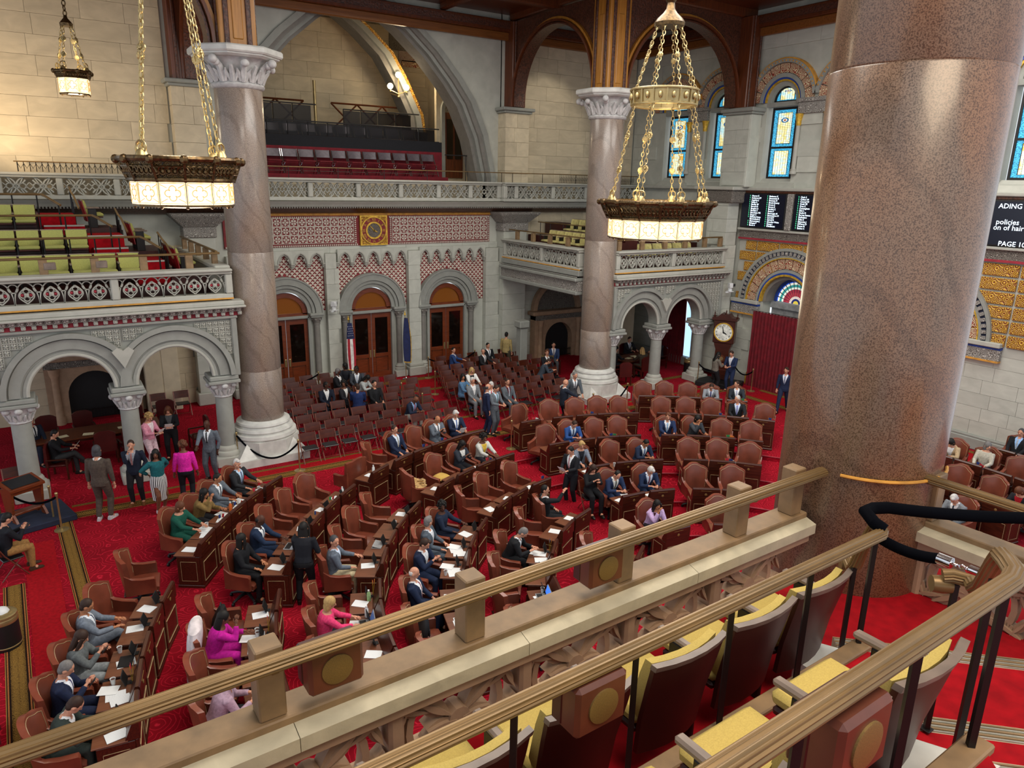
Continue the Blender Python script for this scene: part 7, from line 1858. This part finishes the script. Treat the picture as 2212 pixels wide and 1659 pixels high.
S((9.9,'C',4),'bald man in grey suit and striped tie looking down','sit_phone',0,skin='m',hair=('bald','k'),top='59616b',shirt='d5d8dc',tie='2b2b30')
S((9.9,'C',5),'white-haired man in navy blazer reading an orange folder','sit_read',0,skin='l',hair=('side','w'),top='17233c',shirt='d8dce0',tie='33508a',dr=-10)
S((8.0,'C',2),'woman in dark plaid jacket looking at her phone','sit_phone',1,skin='b',hair=('long','k'),top='272c36',shirt='d0d0cc',tie=None,bot='1c1c22')
S((8.0,'C',3),'woman in white patterned jacket with yellow scarf','sit_desk',1,skin='b',hair=('curly','k'),top='b9bab4',shirt='c9a83c',tie='c9a83c',bot='22222a')
S((12.0,'E',3),'man in light grey suit and purple tie at the top right desks','sit_write',0,skin='l',hair=('short','b'),top='8b9096',shirt='cdd2da',tie='3a3a78')
S((12.0,'E',4),'man in dark suit and pale tie with small orange flag','sit_turn2',0,skin='l',hair=('short','b'),top='2a3038',shirt='d8dce0',tie='a8acc8')
S((9.9,'E',3),'white-haired man in black suit and lilac tie','sit_turn2',0,skin='l',hair=('short','w'),top='1c1e22',shirt='b9c6dc',tie='7878b0')
S((8.0,'E',0),'sandy-haired man in blue suit and light blue tie','sit_desk',0,skin='l',hair=('side','r'),top='1c2c4e',shirt='d8dce0',tie='7fa3c8')
S((8.0,'E',1),'woman with dark hair leaning on her hand beside blue-suited man','sit_chin',1,skin='m',hair=('bob','k'),top='363a40',shirt=None,tie=None,bot='222226',dr=25)
S((8.0,'D',1),'man in bright blue suit looking down beside small flags','sit_write',0,skin='l',hair=('short','b'),top='274a86',shirt='b9cbe0',tie='22304f')
S((6.2,'D',0),'blonde woman in grey jacket turning a page','sit_desk',1,skin='l',hair=('side','y'),top='6a7280',shirt='1c1e26',tie='1c1e26',bot='22252c',dr=-10)
S((6.2,'D',2),'black-haired man in navy suit working on a tablet','sit_write',0,skin='m',hair=('short','k'),top='1c2840',shirt='d8dce0',tie='3b5f8a',dr=15)
S((4.35,'D',0),'man with black skullcap and blue suit looking at a phone','sit_write',0,skin='l',hair=('cap','k'),top='213050',shirt='d0d0c8',tie='4c4a3c')
S((4.35,'D',1),'grey-haired man in navy suit reading beside a white cup','sit_write',0,skin='l',hair=('side','w'),top='1b2a48',shirt='c8d0e0',tie='7a3a4a')
S((2.45,'D',0),'woman in lilac cardigan holding a phone to her ear','sit_chin',1,skin='m',hair=('long','k'),top='b79cc4',shirt='4a2028',tie=None,bot='25222a',dr=-6)
S((12.0,'F',0),'bearded man in black suit and blue shirt by the right wall','sit_back',0,skin='l',hair=('short','s'),top='17181c',shirt='8fb4e0',tie='9aa4ae')
S((9.9,'F',0),'woman in tan jacket half hidden by the near granite column','sit_write',1,skin='l',hair=('bob','k'),top='b39a78',shirt='e0e0e0',tie=None,bot='22222a')
S((9.9,'F',1),'grey-haired woman in cream jacket turned away','sit_turn',1,skin='l',hair=('bob','g'),top='b3ad9e',shirt=None,tie=None,bot='22222a')
S((6.2,'F',1),'white-haired person in grey tweed jacket at the right rail','sit_write',0,skin='l',hair=('side','w'),top='767b80',shirt='d8d8d8',tie='2a3040')
S((8.0,'F',3-1),'woman in black jacket and red top at the far right','sit_write',1,skin='l',hair=('bob','r'),top='1b1c22',shirt='a01420',tie=None,bot='1b1c22')
# ---- standing people
def st(px,label,pose,fem=0,face=0,**kw):
    p=at_z(*px); return person(label,(p.x,p.y,0),math.radians(face),pose,fem,**kw)
st((228,1122),'man in brown suit and sneakers standing with his back turned','stand',0,face=150,skin='l',hair=('long','s') if 0 else ('bob','s'),top='4a4038',shirt='cfcfcf',tie=None,bot='4a3f37',shoe='b9b9bc',scale=1.17)
st((300,1088),'bearded man in navy jacket with a hand at his mouth','stand_chin',0,face=-20,skin='l',hair=('short','b'),top='181f30',shirt='8a8c94',tie='a07070',bot='1d1d22',shoe='6b4426')
st((350,1105),'smiling woman in teal top and striped skirt','stand_hips',1,face=25,skin='b',hair=('long','k'),top='175a60',shirt=None,tie=None,skirt=stripes(),shoe='d0d0d0')
st((408,1085),'woman in bright magenta blazer seen from behind','stand',1,face=165,skin='b',hair=('curly','r'),top='d2219a',shirt=None,tie=None,bot='15151c')
st((460,1035),'bald man in grey suit smiling beside the gallery column','stand_reach',0,face=-35,skin='d',hair=None,top='5b636c',shirt='d8dce0',tie='17181c',bot='4a5058')
p=at_z(330,1010); person('woman in pale pink blazer holding papers in the shade',(p.x,p.y,0),math.radians(40),'stand_hold',1,skin='l',hair=('curly','y'),top='cf8aa0',shirt='e0d0d4',tie=None,bot='d0b6c0')
p=at_z(375,990); person('woman in black cardigan and mask holding papers',(p.x,p.y,0),math.radians(-10),'stand_hold',1,skin='l',hair=('long','r'),top='15161b',shirt='4b4d50',tie=None,bot='101014')
st((635,1300),'woman in black with long hair standing by a desk, back turned','stand_lean',1,face=170,skin='m',hair=('long','k'),top='12141c',shirt=None,tie=None,bot='101014') if 0 else person('woman in black with long hair standing at a desk, back turned',(3.78,13.72,0),math.radians(150),'stand_lean',1,skin='m',hair=('long','k'),top='12141c',shirt=None,tie=None,bot='101014')
st((1050,938),'short-haired man in navy suit standing in the aisle','stand',0,face=70,skin='l',hair=('bald','s'),top='1a2440',shirt='c8ccd4',tie='c8ccd4')
st((1066,938),'man in grey suit and green tie checking his phone','stand_hold',0,face=20,skin='l',hair=('short','b'),top='5e656c',shirt='a9c0d4',tie='1c4a3c',bot='4d545b')
st((1233,900),'grey-haired man in grey suit standing behind a chair','stand_lean',0,face=-10,skin='l',hair=('short','g'),top='4c535a',shirt='d8dce0',tie='2b3038')
st((1215,925),'bald man in dark navy suit gesturing with one hand','stand_reach',0,face=70,skin='l',hair=None,top='1b2230',shirt='d0d4d8',tie=None)
st((1092,800),'man in tan jacket standing by the far pier','stand',0,face=120,skin='l',hair=('short','k'),top='a08c5c',shirt=None,tie=None,bot='4a4436')
st((1540,845),'woman in grey cardigan talking beside the tall clock','stand_hold',1,face=75,skin='l',hair=('long','k'),top='6b665c',shirt=None,tie=None,bot='16161a')
st((1574,845),'man in navy suit facing her beside the tall clock','stand_hold',0,face=-75,skin='l',hair=('short','b'),top='1d2a48',shirt='c8ccd4',tie=None,shoe='5a3a24')
st((1688,890),'man in navy suit walking behind the near granite column','walk',0,face=-65,skin='l',hair=('side','b'),top='18233e',shirt='c8ccd8',tie='56627a')
p=pol(5.35,92); person('dark-haired man in black suit reading papers in the aisle',(p[0],p[1],rz_of(5.4)),math.radians(-80),'stand_hold',0,skin='l',hair=('short','k'),top='17191f',shirt='d8dce0',tie='a06a70',dr=0) if 0 else None
pw=at_z(1232,1090,-.42); person('dark-haired man in black suit reading papers in the aisle',(pw.x,pw.y,-.42),math.radians(-75),'stand_hold',0,skin='l',hair=('short','k'),top='17191f',shirt='d8dce0',tie='a06a70')
bp=(12.24,14.62); place(FOLD,FOLDu,(bp[0],bp[1],-.28),math.radians(-12),'folding chair under the woman with the purple bottle','left folding chairs')
person('woman in black suit with long hair holding a purple bottle',(bp[0],bp[1],-.28),math.radians(-12),'sit_phone',1,skin='l',hair=('long','b'),top='141519',shirt=None,tie=None)
# ---- people on the folding chairs
taken=set()
def fs(px,label,pose,fem=0,turn=0,**kw):
    q=at_z(px[0],px[1],1.24); best=min((o for o in FOLDu if o.name not in taken),key=lambda o:(o.location.x-q.x)**2+(o.location.y-q.y-.12)**2)
    taken.add(best.name); return person(label,tuple(best.location),best.rotation_euler.z+math.radians(turn),pose,fem,**kw)
fs((711,812),'grey-haired man in black suit in the talking group','sit_turn',0,turn=40,skin='d',hair=('short','g'),top='17181c',shirt='d8d8d8',tie=None)
fs((748,800),'woman in dark jacket turning back in the talking group','sit_turn2',1,turn=-30,skin='d',hair=('bob','k'),top='20222a',shirt=None,tie=None)
fs((772,803),'man with glasses, white shirt and pale tie in the talking group','sit_turn2',0,turn=-20,skin='d',hair=('short','k'),top='3a3e46',shirt='e0e4e8',tie='a8b4c8')
fs((795,815),'woman with long braids in pale jacket leaning in','sit_write',1,turn=40,skin='b',hair=('braids','k'),top='a9aeac',shirt=None,tie=None,bot='26262c')
fs((716,835),'man in navy jacket with white collar in the talking group','sit_turn',0,turn=0,skin='d',hair=('short','k'),top='171d2c',shirt='d8d8d8',tie='d8d8d8')
fs((736,833),'woman with curly hair in white blouse in the talking group','sit_turn2',1,turn=30,skin='b',hair=('curly','k'),top='222228',shirt='d8d8d4',tie='d8d8d4')
fs((757,838),'man in blue suit seen from behind in the talking group','sit_turn',0,turn=150,skin='l',hair=('short','b'),top='1b2c58',shirt=None,tie=None)
fs((808,845),'bearded man all in black on the left folding chairs','sit_back',0,turn=8,skin='l',hair=('short','k'),top='121316',shirt='1a1b1f',tie='1a1b1f')
fs((877,870),'bald man with red bow tie and navy jacket reading','sit_write',0,turn=20,skin='b',hair=None,top='182236',shirt='7f9fc8',tie='a02020',bot='a8a49a')
fs((1000,765),'man in blue suit reaching over a folding chair','sit_turn2',0,turn=60,skin='l',hair=('short','k'),top='274070',shirt='d8d8d8',tie=None)
fs((1032,762),'grey-haired man in black suit near the far pier','sit_turn2',0,turn=20,skin='l',hair=('short','g'),top='1c1d20',shirt='d8d8d8',tie='4a3030')
fs((1056,756),'young man in black suit near the far pier','sit_back',0,turn=5,skin='l',hair=('short','k'),top='15171c',shirt='e0e0e0',tie='1d2c44')
fs((1160,785),'man in grey suit bending forward by the gallery side','sit_write',0,turn=60,skin='l',hair=('short','b'),top='38404a',shirt=None,tie=None)
fs((1176,770),'young red-haired man in dark suit by the gallery side','sit_back',0,turn=-10,skin='l',hair=('side','r'),top='1b1c22',shirt='e0e0e0',tie='22262e')
fs((998,815),'woman in denim jacket seated at the chair block edge','sit_turn2',1,turn=40,skin='m',hair=('long','k'),top='54789a',shirt=None,tie=None,bot='54789a')
fs((1025,800),'woman in white jacket with long fair hair','sit_read' if 0 else 'sit_desk',1,turn=0,skin='l',hair=('long','y'),top='dcdcd8',shirt='1b1b1f',tie='1b1b1f',bot='c8a890')
fs((1047,835),'white-haired man resting his chin behind the standing pair','sit_back',0,turn=0,skin='l',hair=('side','w'),top='70757a',shirt='d8d8d8',tie=None)
fs((1080,842),'white-haired man in navy blazer and red tie on the front chairs','sit_turn2',0,turn=-30,skin='l',hair=('side','w'),top='1c2742',shirt='d8dce0',tie='b03a48',bot='6c7178')
fs((1108,840),'man in grey suit, maroon shirt and pale tie on the front chairs','sit_back',0,turn=0,skin='l',hair=('short','b'),top='565d64',shirt='4a1620',tie='a9b4c0',bot='4d5258')
# ---- people in the shaded recesses
person('man in navy suit with lanyard behind the leftmost arcade column',(-.9,25.6,0),math.radians(30),'sit_back',0,skin='l',hair=('short','k'),top='1b2232',shirt='d8d8d8',tie='17181c')
person('man in black reading a paper with crossed legs by the left table',(-.35,24.0,0),math.radians(75),'sit_read',0,skin='l',hair=('short','k'),top='121317',shirt=None,tie=None,bot='2c2e30')
place(RC,RCu,(-.35,24.0,0),math.radians(75),'dark red armchair under the reading man behind left arches','left committee chairs')
place(RC,RCu,(-.9,25.6,0),math.radians(30),'dark red armchair beside the leftmost arcade column','left committee chairs')
for (x,y,r,lab,kw) in ((21.85,24.9,90,'man in black suit at the left of the right committee table',dict(top='15161a',hair=('short','k'))),(24.0,26.4,0,'man in dark suit at the head of the right committee table',dict(top='1b1d22',hair=('short','b'))),(22.9,24.1,180,'fair-haired person seen from behind at the right committee table',dict(top='3a3228',hair=('long','y'))),(25.1,25.3,-90,'man in dark jacket writing at the right committee table',dict(top='1d2026',hair=('short','g')))):
    person(lab,(x,y,0),math.radians(r),'sit_desk',0,**kw)
person('man in brown jacket talking under the right gallery side',(18.8,26.0,0),2.5,'sit_turn',0,skin='l',hair=('short','b'),top='5a4a2c',shirt=None,tie=None)
place(RC,RCu,(19.8,26.9,0),-.5,'dark red armchair under the blue-jacketed man by the gallery side','right committee chairs')
person('man in blue jacket and beard talking under the right gallery side',(19.8,26.9,0),-.5,'sit_back',0,skin='l',hair=('short','k'),top='2a3c60',shirt='c8c8cc',tie='3a2a2a',bot='4a4c50')
pl_=at_z(40,1238); person('person in black coat and tan trousers holding a phone at the left edge',(pl_.x-.1,pl_.y,0),1.9,'sit_phone',0,skin='l',hair=('short','k'),top='14161d',shirt=None,tie=None,bot='8f6a3c',shoe='3c2a1c')
# ------------------------------------------------------------------ things on the desks
def dloc(key,dx,dy,dz=0):
    x,y,z,rz=DESKPOS[key]; c,s=math.cos(rz),math.sin(rz); return (x+dx*c-dy*s,y+dx*s+dy*c,z+.776+dz),rz
def where(key): R,S_,i=key; return 'on the %s desk from left, %s row, %s'%(ordn(i),ROWN[R],SEC[S_])
PAPER=MB().box(-.11,.11,-.145,.145,0,.004).mesh('paper',M['white'])
_t=NT('printed_paper'); _w=_t.n('TexWave'); _w.inputs['Scale'].default_value=22; _w.inputs['Distortion'].default_value=2.0; _w.bands_direction='Y'; _t.l(_t.coord('Object'),_w.inputs[0])
_t.col(_t.ramp(_w.outputs['Fac'],[(.15,'c6cacc'),(.35,'e4e7e8')])); M['printed']=_t.done(.8)
PAPER2=MB().box(-.11,.11,-.145,.145,0,.006).mesh('paper',M['printed'])
_seen={}
def uniq(l):
    _seen[l]=_seen.get(l,0)+1
    return l if _seen[l]==1 else l+', '+['','lower sheet','third sheet','fourth sheet'][min(3,_seen[l]-1)]
def paper(key,dx=0,dy=.38,rot=0,m=1,dz=0):
    l,rz=dloc(key,dx,dy,dz); inst('paper',PAPER2 if m else PAPER,None,l,(0,0,rz+math.radians(rot)),label=uniq('white paper '+where(key)),cat='paper',group='papers on desks')
def laptop(key,dx=0,dy=.36,col='steelgrey',scr='5b8ec8',ang=105,rot=180,lab='silver'):
    l,rz=dloc(key,dx,dy); t=thing('laptop','%s laptop '%lab+where(key),'laptop',l,rz+math.radians(rot),'laptops')
    b=MB(); b.cbox(-.16,.16,-.11,.11,0,.014,.003); b.build('keyboard_base',M[col],t); b=MB(); b.box(-.14,.14,-.03,.08,.014,.016) if 0 else b.box(-.14,.14,-.03,.09,.0141,.0155); b.build('keys',M['black'],t)
    A=Matrix.Translation((0,-.11,.012))@Matrix.Rotation(math.radians(-(ang-90)),4,'X') if 0 else Matrix.Translation((0,-.11,.012))@Matrix.Rotation(math.radians(ang-90),4,'X')
    b=MB(); b.cbox(-.16,.16,-.006,.006,0,.21,.002,A); b.build('screen_lid',M[col],t); b=MB(); b.box(-.15,.15,.0061,.0075,.01,.2,A); b.build('display',emit('laptop_display_%s'%scr,scr,.8) if scr+'_d' not in M else M[scr+'_d'],t)
def tablet(key,dx=.22,dy=.24):
    l,rz=dloc(key,dx,dy); t=thing('desk_monitor','small black desk monitor '+where(key),'screen',l,rz,'desk monitors')
    A=Matrix.Translation((0,0,.02))@Matrix.Rotation(math.radians(-20),4,'X')
    b=MB(); b.cbox(-.12,.12,-.008,.008,0,.18,.003,A); b.build('panel',M['black'],t); b=MB(); b.cbox(-.05,.05,-.06,.04,0,.012,.003); b.build('stand',M['black'],t)
    b=MB(); b.box(-.11,.11,.0085,.0095,.01,.17,A); b.build('display',M['glassdk'],t)
def cup(key,dx,dy,c='whitepl',lab='white paper cup '):
    l,rz=dloc(key,dx,dy); t=thing('cup',uniq(lab+where(key)),'cup',l,0,'cups on desks'); b=MB(); b.lathe([(.03,0),(.042,.11),(.044,.115),(.038,.112),(.03,.02)],14); b.build('cup_body',M[c],t,True); b=MB(); b.lathe([(.037,.095),(.001,.096)],14); b.build('drink',M['mahog'],t)
def bottle(key,dx,dy,c,lab,h=.24):
    l,rz=dloc(key,dx,dy); t=thing('bottle',lab+' '+where(key),'bottle',l); b=MB(); b.lathe([(.036,0),(.038,.01),(.038,h*.72),(.018,h*.85),(.018,h*.9)],14); b.build('bottle_body',M[c] if c in M else cloth(c),t,True); b=MB(); b.lathe([(.02,h*.9),(.02,h),(.001,h)],12); b.build('cap',M['whitepl'],t,True)
FLG=[cloth('24346e'),cloth('b02a3a'),cloth('d8d8d8'),cloth('2e7a4a'),cloth('d8783a')]
def flags(key,dx=.25,dy=.16,cols=(0,1)):
    l,rz=dloc(key,dx,dy,.0); t=thing('desk_flags','little stick flags '+where(key),'flag',l,rz,'little desk flags')
    b=MB(); b.lathe([(.04,0),(.03,.03),(.01,.035)],10); b.build('holder',M['black'],t,True)
    for i,c in enumerate(cols):
        a=(i-(len(cols)-1)/2)*.35; A=Matrix.Rotation(a,4,'Y')@Matrix.Rotation(.12*i,4,'X'); b=MB(); b.tube([(0,0,.03),(0,0,.36)],.004,4,M=A); b.build('stick',M['gold'],t)
        b=MB(); b.loft([[(0,.0+.006*math.sin(u*9),z) for z in (.26,.35)]+[(0,.002+.006*math.sin(u*9),z) for z in (.35,.26)] for u in (0,)]+[[(u,.006*math.sin(u*60),z) for z in (.25-u*.2,.345-u*.2)]+[(u,.003+.006*math.sin(u*60),z) for z in (.345-u*.2,.25-u*.2)] for u in (.04,.08,.12)],True,A); b.build('flag_cloth',FLG[c],t,True)
PK=[k for k in DESKPOS]
r2=random.Random(11)
for k in PK:
    R,S_,i=k
    if S_ in 'ABC' and r2.random()<.85: paper(k,r2.uniform(-.1,.1),r2.uniform(.34,.42),r2.uniform(-25,25))
    elif r2.random()<.35: paper(k,r2.uniform(-.1,.1),.36,r2.uniform(-25,25))
    if S_ in 'A' or (S_=='B' and R<10): tablet(k,r2.uniform(.1,.25),.25)
for k in ((12.0,'A',1),(12.0,'A',0),(12.0,'B',1),(12.0,'B',2),(12.0,'B',3),(9.9,'A',2),(8.0,'A',2),(6.2,'B',1),(6.2,'B',0),(4.35,'B',1),(6.2,'D',0),(4.35,'D',0),(4.35,'D',1)):
    paper(k,-.2,.3,15,1,.005); paper(k,.1,.5,-12,0,.009)
laptop((12.0,'A',2),.0,.36,'black','20262c',110,0,'black'); laptop((9.9,'B',1),.0,.34,'steelgrey','4f8fd8',105,0,'blue-screened'); laptop((8.0,'A',2),.05,.36,'steelgrey','38466a',110,0,'grey'); laptop((9.9,'A',2),-.2,.4,'steelgrey','1c1f24',110,0,'silver')
laptop((6.2,'A',1),.0,.36,'whitepl','5aa0e0',105,0,'white'); laptop((8.0,'B',1),.1,.38,'steelgrey','2a2c30',12,0,'closed silver'); laptop((4.35,'A',1),.05,.36,'steelgrey','3f74d8',105,0,'blue-lit')
laptop((6.2,'D',2),0,.34,'black','202428',110,0,'black tablet-style')
for k,dx,dy in (((12.0,'A',2),.3,.5),((12.0,'A',1),.25,.45),((12.0,'B',1),.2,.5),((12.0,'B',4),-.1,.4),((9.9,'A',2),.12,.35),((9.9,'A',2),.22,.36),((6.2,'B',0),-.25,.5),((4.35,'D',1),.3,.4),((6.2,'D',1),-.25,.4),((4.35,'A',1),.25,.3),((8.0,'B',2),.3,.3)): cup(k,dx,dy)
bottle((12.0,'B',2),.25,.35,'c8622a','orange insulated bottle',.28); bottle((9.9,'B',4),.2,.3,'whitepl','clear water bottle',.24); bottle((6.2,'A',1),-.25,.4,'whitepl','clear water bottle'); bottle((8.0,'A',3),.05,.25,'8fae7a','green tumbler'); bottle((8.0,'A',2),.3,.3,'whitepl','clear tumbler'); bottle((9.9,'C',0),.2,.4,'whitepl','clear water bottle')
for k,c in (((12.0,'A',1),(1,0)),((12.0,'B',1),(0,1)),((12.0,'B',2),(0,2,1)),((12.0,'B',3),(1,)),((9.9,'B',3),(3,1)),((9.9,'B',2),(0,)),((9.9,'C',2),(0,1)),((9.9,'C',3),(0,1)),((8.0,'C',2),(1,0)),((6.2,'C',2),(0,1)),((9.9,'A',2),(1,0)),((8.0,'A',3),(4,1)),((8.0,'D',2),(0,3,1)),((8.0,'E',2),(3,4,1)),((9.9,'E',2),(0,1)),((12.0,'E',4),(3,4)),((9.9,'E',4),(0,1)),((9.9,'D',0),(1,2)),((6.2,'E',1),(1,0,2)),((9.9,'F',1),(0,1)),((4.35,'B',1),(0,1)),((9.9,'D',2),(0,))): flags(k,.2,.17,c)
# bags, coat, cushion on chairs
def near_seat(px,z=.5):
    q=at_z(px[0],px[1],z-.14); return min(SEATS.values(),key=lambda s:(s[0]-q.x)**2+(s[1]-q.y)**2)
def chair_thing(px,name,label,cat_,fn):
    s=near_seat(px); t=thing(name,label,cat_,(s[0],s[1],s[2]),s[4].rotation_euler.z); t.scale=(1.16,)*3; fn(t)
def bag(t):
    b=MB(); b.loft([ell((0,.06-.02*k,.49+.1*k),rx,ry,(Vector((1,0,0)),Vector((0,1,0))),12) for k,(rx,ry) in enumerate(((.17,.1),(.19,.12),(.18,.12),(.15,.09),(.08,.05)))]); b.build('bag_body',M['black'],t,True); b=MB(); b.tube([(-.07,.0,.86),(-.05,0,.93),(.05,0,.93),(.07,0,.86)],.012,5); b.build('bag_handle',M['black'],t,True); b=MB(); b.cbox(-.12,.12,-.09,-.06,.55,.7,.02); b.build('front_pocket',M['fabricblk'],t)
chair_thing((512,1320),'backpack','black bag resting on a chair above the magenta-clad woman','bag',bag); chair_thing((950,1360),'backpack','dark grey laptop bag on a chair behind the front rail','bag',bag)
def pillow(t):
    n=8; vs=[]; 
    b=MB()
    for sgn in (1,-1):
        vs=[(.2*(2*i/n-1),.17*(2*j/n-1)-.06,.56+sgn*.07*(1-(2*i/n-1)**4)*(1-(2*j/n-1)**4)**1) for j in range(n+1) for i in range(n+1)]
        b.add(vs,[(j*(n+1)+i,j*(n+1)+i+1,(j+1)*(n+1)+i+1,(j+1)*(n+1)+i) for j in range(n) for i in range(n)])
    b.build('cushion',plain('mustard_cushion','b8964a',.9),t,True)
chair_thing((930,1018),'seat_cushion','mustard cushion lying on an empty leather armchair','cushion',pillow)
def blanket(t):
    b=MB(); rr=random.Random(2)
    for k in range(7): b.tube([(.1*math.cos(k)+.02*k-.1+.1*math.sin(q*1.3+k),-.02*k+.12*math.cos(q+k)-.02,.5+.03*k+.03*math.sin(q*2+k)) for q in [i*.7 for i in range(9)]],.04,7)
    b.build('shawl_folds',plain('patterned_shawl','a5875a',.9,0,.4,30),t,True)
chair_thing((887,1050),'shawl','patterned beige shawl bundled on an armchair','shawl',blanket)
def coat(t):
    b=MB(); secs=[]
    for z,rx,ry,y in ((1.16,.1,.06,.24),(1.1,.27,.1,.24),(.9,.33,.11,.26),(.6,.34,.1,.3),(.3,.33,.09,.33),(.2,.3,.07,.33)): secs.append(ell((0,y,z),rx,ry,(Vector((1,0,0)),Vector((0,1,0))),16))
    b.loft(secs); b.build('coat_cloth',plain('pale_coat','cfc6c8',.85),t,True)
chair_thing((478,1420),'coat','pale pink-white coat draped over a chair back','coat',coat)
# held sheets and phones
def held(who,pose,fem,label,kind,rot=(-.9,0,0),dz=.02):
    a=hand(who,pose,fem,0); c=hand(who,pose,fem,1); m=(Vector(a)+Vector(c))/2 if kind!='phone' else Vector(c)
    rz=who.rotation_euler.z; f=Vector((math.sin(rz),-math.cos(rz),0))
    m=m+f*.09+Vector((0,0,dz)); me=PAPER if kind=='sheet' else HPH
    inst('sheet' if kind=='sheet' else 'phone',me,None,m,(math.radians(-50),0,rz),label=label,cat='paper' if kind=='sheet' else 'phone')
HPH=MB().cbox(-.037,.037,-.075,.075,0,.009,.002).mesh('phone',M['black'])
for o in PEOPLE:
    l=o['label']
    for pose in ('stand_hold','sit_read'):
        u=[q for q in raw if q[0]==pose and PM[q,'body']==o.data]
        if u and ('paper' in l or 'reading' in l or 'folder' in l): held(o,u[0][0],u[0][1],'sheet held by the '+' '.join(l.split()[:10]),'sheet')
    u=[q for q in raw if q[0]=='sit_phone' and PM[q,'body']==o.data]
    if u and 'bottle' not in l: held(o,'sit_phone',u[0][1],'phone held by the '+' '.join(l.split()[:9]),'phone')
# yellow papers on the committee tables
for i,(x,y,r) in enumerate(((-.2,25.5,.3),(.5,25.4,-.2),(1.5,25.6,.1))): inst('paper',MB().box(-.15,.15,-.11,.11,0,.006).mesh('paper',M['cream']),None,(x,y,.771),(0,0,r),label='%s cream paper on the left committee table'%ordn(i),cat='paper',group='left table papers')
for i,(x,y,r) in enumerate(((22.9,25.1,.3),(23.4,25.3,-.2),(23.9,25.1,.5),(23.3,25.0,1))): inst('paper',MB().box(-.15,.15,-.11,.11,0,.006).mesh('paper',M['cream']),None,(x,y,.771+.007*i),(0,0,r),label='%s cream paper on the right committee table'%ordn(i),cat='paper',group='right table papers')
